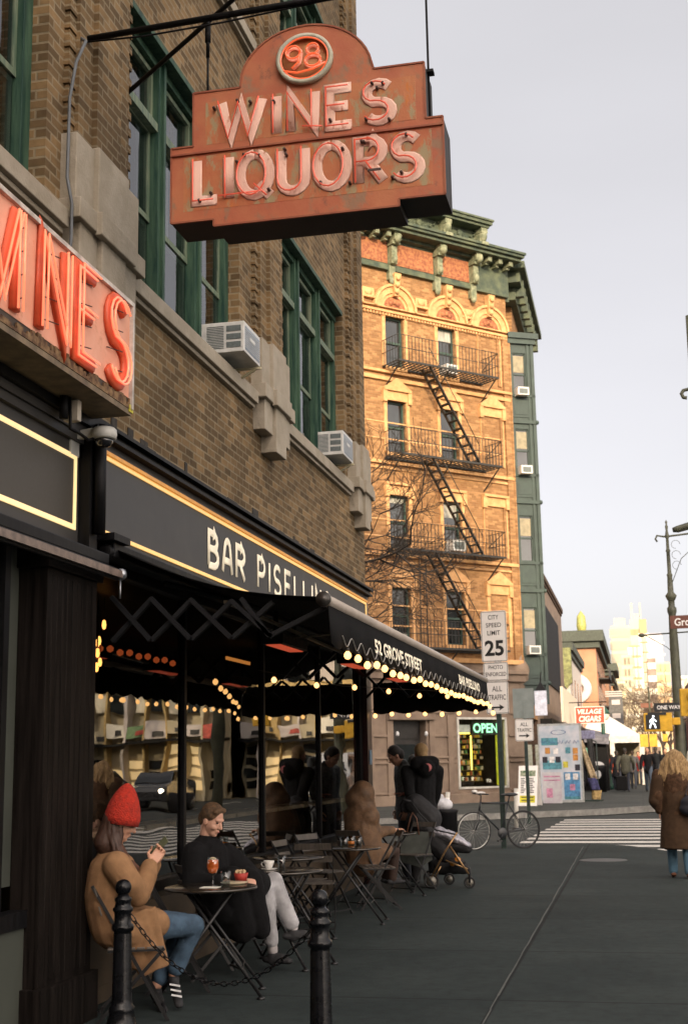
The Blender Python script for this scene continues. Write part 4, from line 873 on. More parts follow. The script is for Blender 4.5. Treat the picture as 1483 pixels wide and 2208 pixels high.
# arches with keystones over the top floor
def archband(mb, cx_, cz, r0, r1, d, n=18):
    vs = []
    for i in range(n + 1):
        q = PI * i / n
        for r_, y in ((r0, .0), (r0, -d), (r1, -d), (r1, .0)): vs.append((cx_ + r_ * math.cos(q), y, cz + r_ * math.sin(q)))
    mb.add(vs, [(4*i+k, 4*i+(k+1) % 4, 4*i+4+(k+1) % 4, 4*i+4+k) for i in range(n) for k in range(4)])
for c in cols:
    m_ = c + .4; ar = MB(); archband(ar, m_, 17.68, .60, .84, .10); archband(ar, m_, 17.68, .84, .94, .17); archband(ar, m_, 17.68, .48, .60, .05); aro = ar.build('window_arch', m_terra, ob)
    tp = MB(); vs = [(m_, -.03, 17.7)] + [(m_ + .5 * math.cos(PI * i / 14), -.03, 17.7 + .5 * math.sin(PI * i / 14)) for i in range(15)]
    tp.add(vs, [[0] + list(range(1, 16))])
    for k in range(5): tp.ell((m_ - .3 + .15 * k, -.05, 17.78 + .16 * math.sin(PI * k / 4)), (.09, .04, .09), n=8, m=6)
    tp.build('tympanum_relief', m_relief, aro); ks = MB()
    ks.add([(m_-.09,-.03,18.15),(m_+.09,-.03,18.15),(m_+.15,-.03,18.98),(m_-.15,-.03,18.98),(m_-.09,-.2,18.15),(m_+.09,-.2,18.15),(m_+.15,-.32,18.98),(m_-.15,-.32,18.98)], [(0,1,2,3),(7,6,5,4),(0,4,5,1),(1,5,6,2),(2,6,7,3),(3,7,4,0)])
    for k in range(3): ks.ell((m_, -.24 - .04 * k, 18.3 + .25 * k), (.11, .08, .1), n=8, m=6)
    ks.build('keystone', m_terra, aro)
for i in range(len(cols) - 1):
    a = (cols[i] + cols[i+1]) / 2 + .4; ks = MB()
    ks.box(a - .3, a + .3, -.14, .02, 17.92, 18.0); ks.box(a - .26, a + .26, -.1, .02, 17.98, 18.3); ks.ell((a, -.1, 18.14), (.17, .08, .15), n=10, m=8)
    ks.build('impost_block', m_terra, ob)
# dotted frieze under the arches
o = MB()
for i in range(150): o.box(-7.9 + i * .134, -7.84 + i * .134, -.11, -.04, 17.38, 17.46)
o.build('dentil_band', m_terra, ob)
# corner quoins / pilaster
o = MB(); o.box(OL - .3, OL + .05, -.08, .1, 5.2, 17.5); o.box(OL - .02, OL + .06, -.1, .4, 5.2, 17.5); o.build('corner_pilaster', m_ob, ob)
# cornice
o = MB()
o.box(-8, OL + .05, -.16, .05, 19.1, 19.28); o.box(-8, OL + .0, -.1, .05, 19.28, 20.3)       # architrave and frieze
o.box(-8, OL + .1, -.2, .05, 20.28, 20.36); o.box(-8, OL + .25, -.75, .05, 20.40, 20.52); o.box(-8, OL + .3, -.88, .05, 20.52, 20.62); o.box(-8, OL + .34, -.95, .05, 20.62, 20.72); o.box(-8, OL + .1, -.3, .05, 20.3, 20.42)
# canted end and side return
for i in range(6): o.box(OL + .05, OL + .4, .4 + i * .8, .6 + i * .8, 20.1, 20.4)
o.box(OL, OL + .2, .0, 5, 19.0, 20.5); o.box(OL, OL + .34, 0, 5, 20.45, 20.72)
# raised centre pediment
o.box(6.7, 10.55, -.5, .1, 20.72, 21.3); o.box(6.5, 10.7, -1.0, .1, 21.3, 21.4); o.box(6.42, 10.78, -1.1, .1, 21.4, 21.52); o.box(6.38, 10.82, -1.16, .1, 21.52, 21.6)
o.build('cornice', m_cor, ob, bevel=.012)
m_brk = mat('pale_verdigris', (.10, .12, .07), .7, var=.3, scale=5, col2=(.26, .27, .17))
for x in (0.0, 2.3, 4.6, 6.72, 8.8, 10.5):
    big = x in (6.72, 8.8, 10.5); o = MB()
    o.box(x - .13, x + .13, -.2, .02, 18.75, 19.3); o.ell((x, -.16, 18.72), (.12, .1, .16), n=10, m=8); o.box(x - .12, x + .12, -.36, .02, 19.3, 20.0); o.ell((x, -.34, 19.5), (.12, .14, .2), n=10, m=8)
    o.box(x - .17, x + .17, -.5, .02, 20.0, 20.12); o.box(x - .15, x + .15, -.62, .02, 20.12, 20.42); o.ell((x, -.55, 20.2), (.14, .2, .2), n=10, m=8)
    if big: o.box(x - .16, x + .16, -.98, .02, 20.62, 20.75); o.box(x - .14, x + .14, -.85, .02, 20.75, 21.1); o.ell((x, -.85, 21.0), (.14, .18, .26), n=10, m=8); o.box(x - .15, x + .15, -.95, .02, 21.1, 21.3)
    o.build('cornice_bracket', m_brk, ob, bevel=.01)
o = MB()
for x in [i * .52 - 7.7 for i in range(39)]:
    if not (6.6 < x < 10.7): o.box(x - .09, x + .09, -.6, .02, 20.2, 20.4); o.box(x - .07, x + .07, -.4, .02, 20.12, 20.21)
o.build('modillion_row', m_brk, ob, bevel=.01)
o = MB()
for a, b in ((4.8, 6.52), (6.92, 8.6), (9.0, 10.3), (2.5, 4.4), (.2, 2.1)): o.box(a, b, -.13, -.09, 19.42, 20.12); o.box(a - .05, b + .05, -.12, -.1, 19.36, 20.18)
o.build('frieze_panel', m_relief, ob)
o = MB()
for c in (7.75, 9.65): 
    for k in range(9): q = PI * k / 8; o.ell((c + .7 * math.cos(q), -.55, 21.2 - .28 * math.sin(q)), .05, n=8, m=6)
    o.ell((c, -.54, 21.05), (.14, .06, .14))
o.build('cornice_garland', m_cor, ob)
# avenue side: brick return and its cornice, running straight up the avenue
iv = Matrix.LocRotScale(P0, Matrix.Rotation(OR_, 3, 'Z').to_quaternion(), None).inverted()
o = MB(); o.box(-7.5, -4.0, 50.0, 57, 3.2, 19.4); o.v = [tuple(iv @ Vector(v)) for v in o.v]; o.build('avenue_wall', m_ob, ob)
o = MB(); o.box(-6.5, -3.75, 49.2, 57, 19.4, 19.9); o.box(-6.5, -3.5, 48.6, 57.2, 19.9, 20.35); o.box(-6.5, -3.28, 48.3, 57.4, 20.35, 20.62)
for i in range(9): o.box(-3.95, -3.42, 49.3 + i * .9, 49.55 + i * .9, 19.55, 20.2)
o.v = [tuple(iv @ Vector(v)) for v in o.v]; o.build('avenue_cornice', m_cor, ob, bevel=.01)
# ground floor of brownstone
o = MB(); gops = [(6.38, 7.75, .1, 3.0), (9.1, 11.34, .7, 3.12)]
windows_wall(o, -8, OL, -.1, 5.02, gops + [(3.0, 4.6, .9, 3.0), (.4, 2, .9, 3.0)], -.05, .4)
for z in (.55, 1.55, 1.72, 2.45, 3.25):
    for a, b in ((-8, .3), (2.1, 2.9), (4.7, 6.28), (7.85, 9.0), (11.44, OL)): o.box(a, b, -.11, -.04, z, z + .07)
for a in (5.3, 6.08, 7.85, 8.65): o.box(a, a + .24, -.12, -.04, .2, 3.2)
o.box(-8, OL + .1, -.3, .0, 4.66, 4.8); o.box(-8, OL + .06, -.2, .0, 4.4, 4.66); o.box(6.1, 8.05, -.22, -.04, 3.02, 3.22); o.box(-8, OL, -.2, -.04, -.1, .5)
o.add([(OL,-.05,-.1),(OL,6.4,-.1),(OL,6.4,3.5),(OL,-.05,3.5)], [(0,1,2,3)])
o.build('ground_floor_wall', m_bs, ob, bevel=.01)
# rounded corner column
o = MB(); o.lathe([(.42, 0), (.42, .4), (.36, .5), (.33, 3.3), (.4, 3.5), (.38, 4.3), (.48, 4.5), (.54, 4.85), (.5, 5.0), (.40, 5.2), (.36, 5.6), (.0, 5.7)], (OL - .02, .3, 0), 24); o.build('corner_column', m_bs, ob)
# door
o = MB(); o.box(6.38, 7.75, .3, .34, .1, 3.0); o.box(6.5, 7.63, .26, .3, .3, 2.3); o.box(6.5, 7.63, .26, .3, 2.4, 2.9); d_ = o.build('door', mat('dark_door', (.022, .02, .018), .4, var=.3), ob)
o = MB(); o.box(6.65, 7.48, .25, .262, .9, 2.2); o.build('pane', m_win, d_)
for x in (6.46, 7.67): o = MB(); o.ell((x, -.16, 2.55), (.06, .06, .09)); o.build('door_lamp', mat('pale_lamp', (.5, .5, .5), .4), ob)
# shop window with lit interior
o = MB()
for a, b, c, d in ((9.08, 9.16, .68, 3.1), (11.26, 11.34, .68, 3.1), (9.08, 11.34, .66, .73), (9.08, 11.34, 3.05, 3.12)): o.box(a, b, -.1, .04, c, d)
sw = o.build('shop_window', mat('white_window_frame', (.5, .48, .43), .5, var=.15), ob)
MB().box(9.16, 11.26, -.03, -.025, .73, 3.05).build('pane', glass('smoke_shop_glass', (.9, .9, .85), 1.45), sw)
o = MB(); o.box(9.0, 11.4, 1.9, 1.95, .5, 3.2); o.box(9.0, 11.4, .0, 1.9, .45, .5); o.box(9.0, 11.4, 0, 1.9, 3.14, 3.2); o.box(9.0, 9.05, 0, 1.9, .5, 3.2); o.build('shop_interior', mat('shop_dark_wall', (.06, .035, .015), .8, var=.6, scale=3), ob)
o = MB(); o.box(10.95, 11.28, .1, .12, .75, 3.0); o.build('yellow_panel', mat('lime_panel', (.38, .42, .02), .6, emit=(.6, .7, .03), estr=.12), ob)
o = MB(); o.box(9.38, 9.44, .3, .36, .95, 2.55); o.box(10.22, 10.26, .6, .64, 1.3, 2.5); o.box(9.45, 9.95, .3, .34, 2.55, 2.6); o.build('light_tube', emis('yellow_tube', (1, .78, .12), 2.2), ob)
o = MB()
for i in range(9): o.box(9.5, 11.0, .9, 1.15, .9 + i * .19, .915 + i * .19)
o.build('shop_shelf', mat('shop_shelf', (.2, .13, .03), .5), ob)
for k, cc in enumerate(((.45, .3, .03), (.3, .08, .03), (.05, .12, .04), (.35, .3, .2))):
    o = MB(); rr = random.Random(k)
    for i in range(30): x = rr.uniform(9.5, 10.95); z = .92 + .19 * rr.randrange(9); o.box(x, x + .07, .92, 1.0, z, z + rr.uniform(.07, .15))
    o.build('goods', mat('goods_%d' % k, cc, .5, emit=cc, estr=.25), ob)
tag(o, None)
sgn = thing('open_sign', 'green lit open sign inside the shop window of the orange building', 'sign', P0 + Vector((DX, DY, 0)) * 10.45 + Vector((DY, -DX, 0)) * .02 + Vector((0, 0, 2.75)), OR_)
o = MB(); o.mesh(text('OPEN', .34, 1.12, bold=.03, depth=.0), frame((0, .05, 0), (1, 0, 0), (0, 0, 1))); o.build('lettering', emis('mint_neon', (.35, 1, .6), 1.0), sgn)
o = MB(); o.box(-.62, .62, .06, .075, -.24, .24); o.build('backing', mat('sign_backing_dark', (.01, .015, .012), .5), sgn)
tag(MB().box(.0, .5, -.006, .0, 0, .26).build('notice', mat('pale_blue_notice', (.5, .55, .6), .6)), 'pale notice card in the upper left corner of the shop window', 'notice'); nb = bpy.data.objects['notice']; nb.location = P0 + Vector((DX, DY, 0)) * 9.2 + Vector((0, 0, 2.6)) + Vector((DY, -DX, 0)) * .015; nb.rotation_euler.z = OR_
# fire escape
m_fe = mat('black_fire_escape_iron', (.02, .02, .018), .6, var=.4, scale=6)
x0, x1, dep = 6.3, 10.85, 1.0
plat = [15.45, 12.1, 8.75, 5.4]
fe = thing('fire_escape', 'black iron fire escape zigzagging down the orange brick tenement', 'fire escape', P0, OR_)
for z in plat:
    o = MB()
    o.bar((x0, -dep, z), (x1, -dep, z), .05, .07); o.bar((x0, -.06, z), (x1, -.06, z), .05, .07)
    for i in range(26): x = x0 + (x1 - x0) * i / 25; o.bar((x, -dep, z), (x, -.05, z), .03, .03)
    for i in range(5): y = -.2 - .18 * i; o.bar((x0, y, z + .02), (x1, y, z + .02), .03, .015)
    for x in (x0 + .1, (x0 + x1) / 2, x1 - .1): o.bar((x, -dep, z), (x, -.02, z - .75), .035, .035)
    o.build('landing', m_fe, fe)
for z in plat:
    o = MB(); hh = .95
    for zz in (z + hh, z + hh * .5): o.tube([(x0, -.02, zz), (x0, -dep, zz), (x1, -dep, zz), (x1, -.02, zz)], .014, 5)
    n = 30
    for i in range(n + 1): x = x0 + (x1 - x0) * i / n; o.bar((x, -dep, z), (x, -dep, z + hh), .016)
    for i in range(1, 6): 
        for x in (x0, x1): y = -dep * i / 6; o.bar((x, y, z), (x, y, z + hh), .016)
    o.bar((x1, -.02, z + .5), (x1, -dep, z + hh), .02)
    o.build('railing', m_fe, fe)
for k in range(3):
    zt, zb = plat[k], plat[k+1]; xa, xb = 7.75, 9.9
    o = MB()
    for y in (-.42, -.9): o.bar((xa, y, zt), (xb, y, zb), .035, .12, (0, 1, 0)); o.tube([(xa, y, zt + .7), (xb, y, zb + .7)], .014, 5) if y < -.8 else None
    for i in range(12): t = (i + .5) / 12; x = xa + (xb - xa) * t; z = zt + (zb - zt) * t; o.box(x - .09, x + .09, -.9, -.42, z - .012, z + .012)
    o.build('stair', m_fe, fe)
o = MB()
for x in (7.62, 7.9): o.tube([(x, -.12, 4.6), (x, -.12, 8.7)], .018, 5)
for i in range(12): o.tube([(7.62, -.12, 4.7 + i * .33), (7.9, -.12, 4.7 + i * .33)], .012, 5)
o.build('ladder', m_fe, fe)
# green metal bay at the avenue corner, world aligned prism
m_bay = mat('green_metal_bay', (.018, .034, .03), .6, var=.25, scale=3, bump=.15, bscale=20, col2=(.035, .058, .05))
by = thing('green_bay_front', 'tall dark green metal bay window front behind the orange corner', 'building', (OC.x, OC.y, 0), R(28))
# local x: across the visible canted face, outward = -y
Wd = 1.02
o = MB(); lev = [3.55, 7.35, 10.65, 14.1, 17.0]
bops = [(.18, .72, z + 1.15, z + 2.85) for z in (4.3, 7.75, 11.1, 14.1)]
windows_wall(o, 0, Wd, 3.6, 17.4, bops, 0, .15)
o.add([(Wd,0,3.6),(Wd-.9,5.2,3.6),(Wd-.9,5.2,17.4),(Wd,0,17.4)], [(0,1,2,3)]); o.add([(0,0,17.4),(Wd,0,17.4),(Wd-.9,5.2,17.4),(-2,5.2,17.4)], [(0,1,2,3)]); o.add([(0,0,3.6),(Wd,0,3.6),(Wd-.9,5.2,3.6),(-2,5.2,3.6)], [(3,2,1,0)])
for z in (4.35, 7.75, 11.1, 14.2):
    o.box(-.02, Wd + .07, -.08, .2, z - .05, z + .08); o.box(-.02, Wd + .04, -.05, .2, z + 1.0, z + 1.1); o.box(.1, .8, -.03, .02, z + .2, z + .85); o.box(.18, .72, -.045, -.02, z + .3, z + .75)
    o.ell((Wd + .05, -.03, z + .02), .09, n=8, m=6)
o.box(-.02, Wd + .1, -.12, 3, 17.3, 17.5); o.box(-.02, Wd + .2, -.2, 3, 17.5, 17.72); o.box(.76, .84, -.04, .02, 3.7, 17.3); o.box(.04, .12, -.04, .02, 3.7, 17.3); o.box(Wd - .1, Wd + .03, -.05, .08, 3.6, 17.3)
o.build('bay_wall', m_bay, by)
for (a, b, c, d) in bops:
    f = MB(); f.box(a, a + .05, .04, .1, c, d); f.box(b - .05, b, .04, .1, c, d); f.box(a, b, .04, .1, (c + d) / 2 - .03, (c + d) / 2 + .03); f.box(a, b, .04, .1, d - .05, d)
    q = f.build('window', m_bay, by); MB().box(a, b, .08, .09, c, d).build('pane', m_win, q); MB().box(a + .06, b - .06, .06, .07, c + (d - c) * .55, d - .1).build('curtain', mat('tan_curtain', (.25, .22, .15), .9, var=.2), q)
# air conditioners in far windows
def far_ac(p, rz, label, s=.5):
    a = thing('air_conditioner', label, 'air conditioner', p, rz)
    MB().box(0, s, -.35, .1, 0, s * .68).build('casing', m_ac, a); MB().box(s * .12, s * .88, -.356, -.35, s * .1, s * .55).build('grille', m_acd, a)
def OP(s, out, z): return P0 + Vector((DX, DY, 0)) * s + Vector((DY, -DX, 0)) * out + Vector((0, 0, z))
far_ac(OP(8.95, 0, 15.56), OR_, 'white air conditioner in the top floor window above the first fire escape landing'); far_ac(OP(8.95, 0, 8.98), OR_, 'white air conditioner in the third floor window behind the fire escape stair', .6)
bx = Vector((math.cos(R(28)), math.sin(R(28)), 0))
for z, l in ((15.2, 'top'), (12.15, 'second'), (5.4, 'bottom')):
    far_ac(Vector((OC.x, OC.y, z)) + bx * .22, R(28), 'white air conditioner in the ' + {'top': 'highest', 'second': 'second highest', 'bottom': 'lowest'}[l] + ' window of the green bay', .45)

# ---- bare tree in the side street, its trunk behind the corner
def bare_tree(loc, label, trunk_h, limbs, seed, m_bark, spread=1.0):
    rr = random.Random(seed); t = thing('bare_tree', label, 'tree', loc)
    o = MB(); o.tube([(0, 0, -.1), (.05, 0, trunk_h * .5), (0, .05, trunk_h)], [.17, .13, .10], 10); o.build('trunk', m_bark, t)
    o = MB()
    def grow(p, d, r, L_, dep):
        pts = [p]; q = p.copy(); dd = d.copy(); n = 5
        for i in range(n):
            dd = (dd + Vector((rr.uniform(-.22, .22), rr.uniform(-.22, .22), rr.uniform(-.12, .2)))).normalized(); q = q + dd * L_ / n; pts.append(q.copy())
            if dep > 0 and i > 0:
                for _ in range(2 if dep > 1 else 1):
                    if rr.random() < .8:
                        side = dd.cross(Vector((rr.uniform(-1, 1), rr.uniform(-1, 1), rr.uniform(-1, 1)))).normalized()
                        grow(q.copy(), (dd * .75 + side * .75).normalized(), r * .5, L_ * rr.uniform(.4, .62), dep - 1)
        o.tube(pts, [max(r * (1 - .75 * i / n), .005) for i in range(n + 1)], 5 if dep > 1 else 4, caps=False)
    for p, d, r, L_ in limbs: grow(Vector(p), Vector(d).normalized(), r, L_, 3)
    o.build('branches', m_bark, t); return t
m_bark = mat('grey_brown_bark', (.05, .038, .028), .9, var=.4, scale=12, bump=.4, bscale=30)
bare_tree((-7.2, 29.5, 0), 'bare street tree reaching out from behind the brown brick corner', 6.6,
    [((0,0,6.1), (1.0, .0, .0), .05, 3.0), ((0,0,5.7), (1.0, .1, .12), .035, 2.3), ((0,0,6.4), (.9, .1, .45), .035, 2.2), ((0,0,6.5), (.75, .1, .8), .035, 2.2), ((0,0,6.5), (-.5, .3, 1), .05, 2.6), ((0,0,5.0), (.95, 0, -.05), .03, 1.8), ((0,0,5.4), (.9, -.2, .3), .03, 2.0), ((0,0,5.9), (1, -.15, .2), .03, 2.5)], 4, m_bark)
# ================================================================ road signs
m_pole = mat('dark_green_channel_post', (.02, .035, .03), .6, var=.3, scale=20); m_signw = mat('sign_white', (.78, .75, .72), .45, var=.05, scale=3); m_signb = mat('sign_black', (.012, .012, .012), .5); m_signg = mat('sign_back_grey', (.22, .25, .24), .5, var=.12, scale=4)
def plate(parent, name, cx_, z0, z1, w, y, lines, rot=0, border=True, arrow=None):
    o = MB(); n = []
    r = .035
    for (sx, sz, a0) in ((1, 1, 0), (-1, 1, 90), (-1, -1, 180), (1, -1, 270)):
        for k in range(4): a = R(a0 + 30 * k); n.append((cx_ + sx * (w/2 - r) + r * math.cos(a), ((z1 - r) if sz > 0 else (z0 + r)) + r * math.sin(a)))
    o.prism(n, lambda a, b, d: (a, d, b), y, y + .004); p = o.build(name, m_signw, parent)
    o = MB()
    if border:
        for a, b, c, d in ((cx_ - w/2 + .012, cx_ + w/2 - .012, z0 + .012, z0 + .02), (cx_ - w/2 + .012, cx_ + w/2 - .012, z1 - .02, z1 - .012), (cx_ - w/2 + .012, cx_ - w/2 + .02, z0 + .02, z1 - .02), (cx_ + w/2 - .02, cx_ + w/2 - .012, z0 + .02, z1 - .02)): o.box(a, b, y - .003, y - .001, c, d)
    for s_, z, h_, ww in lines: o.mesh(text(s_, h_, ww, bold=.008 if h_ < .15 else .03, depth=0), frame((cx_, y - .003, z), (1, 0, 0), (0, 0, 1)))
    if arrow:
        z, L_ = arrow; o.box(cx_ - L_/2, cx_ + L_/2 - .07, y - .003, y - .001, z - .016, z + .016); o.add([(cx_ + L_/2 - .1, y - .003, z - .06), (cx_ + L_/2, y - .003, z), (cx_ + L_/2 - .1, y - .003, z + .06), (cx_ + L_/2 - .08, y - .003, z)], [(0, 1, 2, 3)])
    o.build('lettering', m_signb, p); return p
pb = Vector((-2.56, 24.98, 0))
sp = thing('road_sign_post', 'city speed limit 25 sign post with photo enforced and all traffic plates', 'road sign', pb, R(-8))
o = MB(); o.box(-.045, .045, -.02, .04, 0, 4.35); o.build('post', m_pole, sp)
plate(sp, 'sign_plate', -.03, 3.45, 4.42, .50, -.03, [('CITY', 4.30, .085, .2), ('SPEED', 4.15, .085, .3), ('LIMIT', 4.0, .085, .25), ('25', 3.71, .30, .37)])
plate(sp, 'sign_plate', -.02, 3.09, 3.44, .48, -.03, [('PHOTO', 3.345, .075, .28), ('ENFORCED', 3.215, .075, .40)])
plate(sp, 'sign_plate', -.01, 2.47, 3.08, .43, -.03, [('ALL', 2.94, .10, .19), ('TRAFFIC', 2.78, .10, .33)], arrow=(2.59, .26))
pb2 = W(1140, 1762, 33.2)
sp = thing('road_sign_post', 'thin all traffic arrow sign post at the far kerb under a grey plate', 'road sign', (pb2.x, pb2.y, gz(33.2)), R(-8))
o = MB(); o.box(-.04, .04, -.02, .03, -.1, 3.2); o.build('post', m_pole, sp)
plate(sp, 'sign_plate', -.02, 1.92, 2.46, .46, -.03, [('ALL', 2.33, .09, .2), ('TRAFFIC', 2.19, .09, .36)], arrow=(2.05, .27))
o = MB(); o.box(-.28, .25, -.032, -.028, 2.48, 3.22); o.box(-.045, .0, -.045, -.032, 2.52, 2.9); o.build('plate_back', m_signg, sp)
# ================================================================ bicycle leaning at the post
def wheel(mb, c, r, ax, tyre=True):
    c = Vector(c); ax = Vector(ax).normalized(); u = Vector((0, 0, 1)); v = ax.cross(u).normalized()
    return [c + (u * math.sin(2*PI*i/40) + v * math.cos(2*PI*i/40)) * r for i in range(40)]
bk_ = thing('bicycle', 'dark drop saddle city bicycle leaned against the speed limit post', 'bicycle', (-2.62, 24.82, 0), R(213))  # local +x = front of the bike
m_bf = mat('bike_black', (.015, .017, .02), .35, var=.3); m_rim = mat('bike_rim_alloy', (.4, .4, .38), .3, metal=.8); m_tyre = mat('rubber', (.015, .015, .015), .8)
for x, nm in ((.52, 'wheel'), (-.50, 'wheel')):
    o = MB(); pts = wheel(o, (x, 0, .34), .335, (0, 1, 0)); o.tube(pts, .014, 6, closed=True)
    wo = o.build(nm, m_tyre, bk_)
    o = MB(); o.tube(wheel(o, (x, 0, .34), .315, (0, 1, 0)), .01, 5, closed=True)
    o.build('rim', m_rim if x > 0 else m_bf, wo)
    o = MB()
    for i in range(24): a = 2*PI*i/24; o.tube([(x, .025 if i % 2 else -.025, .34), (x + .312*math.cos(a), 0, .34 + .312*math.sin(a))], .0016, 4, caps=False)
    o.lathe([(0, -.05), (.018, -.05), (.018, .05), (0, .05)], (x, 0, .34), 10, 'y'); o.build('spokes', m_rim, wo)
o = MB(); BB = (-.05, 0, .29); ST = (-.2, 0, .82); HT = (.36, 0, .86); HB = (.40, 0, .70)
for a, b, r_ in ((BB, ST, .015), (ST, (.36, 0, .84), .015), (BB, (.395, 0, .73), .018), (BB, (-.5, .05, .34), .009), (BB, (-.5, -.05, .34), .009), (ST, (-.5, .05, .34), .008), (ST, (-.5, -.05, .34), .008), (HT, HB, .019)): o.tube([a, b], r_, 8)
for s_ in (-1, 1): o.tube([(.405, s_ * .03, .69), (.44, s_ * .05, .5), (.52, s_ * .05, .34)], .010, 6)
o.build('frame', m_bf, bk_)
o = MB(); o.tube([ST, (-.24, 0, .95)], .013, 8); sa = o.build('seat_post', m_bf, bk_); o = MB(); o.ell((-.27, 0, .98), (.14, .075, .035)); o.ell((-.15, 0, .98), (.1, .03, .025)); o.build('saddle', m_bf, bk_)
o = MB(); o.tube([HT, (.35, 0, .98), (.40, 0, 1.0)], .013, 8); o.tube([(.34, -.3, 1.0), (.42, -.2, 1.01), (.42, .2, 1.01), (.34, .3, 1.0)], .012, 8); o.build('handlebar', m_bf, bk_)
o = MB(); o.ell((.38, .05, 1.02), (.1, .05, .03)); o.ell((.44, -.08, 1.05), (.06, .04, .03)); o.build('light_bag', mat('white_lock', (.55, .53, .5), .4), bk_)
o = MB(); o.lathe([(.09, -.005), (.1, 0), (.09, .005)], (-.05, .03, .29), 20, 'y'); o.tube([(-.05, .05, .29), (.02, .06, .16)], .009, 6); o.tube([(-.05, -.05, .29), (-.12, -.06, .42)], .009, 6); o.box(-.0, .08, .05, .12, .14, .165); o.build('crank', m_bf, bk_)
# white flexible posts
m_wp = mat('white_plastic_post', (.5, .48, .43), .6, var=.12, scale=10)
for (u, v0, v1, d, lean, l) in ((953, 1775, 1708, 24.0, .1, 'leaning white plastic post at the kerb beside the pushchair'), (1112, 1768, 1700, 31.5, 0, 'upright white plastic post at the kerb behind the bicycle')):
    a = W(u, v0, d); b = W(u + lean * 120, v1, d); t = thing('delineator_post', l, 'post', (a.x, a.y, 0)); hh = max(.9, b.z)
    o = MB(); o.tube([(0, 0, 0), (b.x - a.x, 0, hh)], .05 if d > 30 else .042, 14); o.build('post', m_wp, t); o = MB(); o.lathe([(.11, 0), (.11, .03), (.06, .06)], n=16); o.build('base', m_signb, t)
    o = MB(); k = .85; o.tube([((b.x - a.x) * k, 0, hh * k), ((b.x - a.x) * (k + .06), 0, hh * (k + .06))], .054 if d > 30 else .045, 14); o.build('reflector_band', m_signw, t)
# ================================================================ sandwich board, poster panels, clothes rail at the corner
def gp(u, v, y): p = W(u, v, y); return Vector((p.x, p.y, gz(y)))
c0 = gp(1142, 1728, 43.0)
sb = thing('sandwich_board', 'white framed sandwich board with green pictures and yellow price strip', 'sandwich board', c0, R(-12))
def sand(sgn):
    o = MB(); f = lambda x0, x1, z0, z1, m0: o.add([(x0, sgn * (.32 - .28 * z0 / 1.25), z0), (x1, sgn * (.32 - .28 * z0 / 1.25), z0), (x1, sgn * (.32 - .28 * z1 / 1.25), z1), (x0, sgn * (.32 - .28 * z1 / 1.25), z1), (x0, sgn * (.30 - .28 * z0 / 1.25), z0), (x1, sgn * (.30 - .28 * z0 / 1.25), z0), (x1, sgn * (.30 - .28 * z1 / 1.25), z1), (x0, sgn * (.30 - .28 * z1 / 1.25), z1)], [(0,1,2,3),(7,6,5,4),(0,4,5,1),(1,5,6,2),(2,6,7,3),(3,7,4,0)])
    f(-.31, .31, .0, 1.25, 0); return o
for s_ in (-1, 1): sand(s_).build('board', m_signw, sb)
def on(x0, x1, z0, z1, name, m_):
    o = MB(); yy = lambda z: -(.326 - .28 * z / 1.25); o.add([(x0, yy(z0), z0), (x1, yy(z0), z0), (x1, yy(z1), z1), (x0, yy(z1), z1)], [(0,1,2,3)]); return o.build(name, m_, sb)
m_g1 = mat('green_print', (.03, .10, .03), .6, var=.6, scale=14, col2=(.4, .4, .3)); on(-.25, .25, .92, 1.1, 'picture', m_g1)
on(-.25, .25, .1, .32, 'yellow_strip', mat('yellow_print', (.55, .5, .02), .6))
o = MB(); yy = lambda z: -(.328 - .28 * z / 1.25)
for i in range(9):
    z = .4 + i * .055
    for a in (-.23, .03): L_ = random.uniform(.1, .2); o.add([(a, yy(z), z), (a + L_, yy(z), z), (a + L_, yy(z + .025), z + .025), (a, yy(z + .025), z + .025)], [(0,1,2,3)])
for z in (.16, .25): o.add([(-.2, yy(z), z), (.2, yy(z), z), (.2, yy(z + .03), z + .03), (-.2, yy(z + .03), z + .03)], [(0,1,2,3)])
o.build('price_lines', m_signb, sb)
# tall poster cabinet
c1 = gp(1211, 1722, 45.5)
pc = thing('poster_cabinet', 'tall blue and white poster board covered in small adverts beside the sandwich board', 'poster board', c1, R(-10))
o = MB(); o.box(-.74, .74, -.02, .12, 0.0, 2.62); cab = o.build('cabinet', mat('cabinet_grey', (.32, .33, .32), .5), pc, bevel=.008)
o = MB(); o.box(-.69, .69, -.026, -.02, .08, 2.55); o.build('print', mat('pale_blue_print', (.30, .38, .45), .5, var=.3, scale=2.5, col2=(.52, .52, .56)), pc)
rr = random.Random(3); bl = [('blue_print', (.07, .2, .36)), ('teal_print', (.07, .22, .27)), ('orange_print', (.4, .18, .04)), ('black_print', (.02, .02, .03)), ('white_print', (.6, .58, .56)), ('yellow_print2', (.5, .45, .05)), ('pink_print', (.45, .2, .3))]
def tile(k, x0, x1, z0, z1, d=-.03): 
    nm, c = bl[k]; MB().box(x0, x1, d, d + .003, z0, z1).build('advert', mat(nm, c, .5, var=.35, scale=9), pc)
tile(0, .1, .64, .2, 1.0); tile(1, .1, .64, .1, .2); tile(1, -.6, .05, 1.1, 1.4); tile(1, -.62, -.05, 1.9, 2.15)
for k, x, z in ((2, -.5, 1.62), (4, -.22, 1.6), (1, .2, 1.62), (2, .45, 1.6), (3, -.6, 1.32), (4, -.36, 1.32), (3, -.15, 1.32), (5, .1, 1.15), (3, .5, 1.05), (2, .45, 1.38), (6, .3, .4), (4, .15, .75), (4, .42, .75)): tile(k, x, x + .17, z, z + .2, -.034)
o = MB(); ring(o, (-.02, 2.33), .26, .03, -.034, -.03, sz=.3); 
for i in range(5): o.tube([(-.62 + i * .27 + q * .03, -.034, 2.0 + .06 * math.sin(q * 1.7 + i)) for q in range(8)], .008, 4)
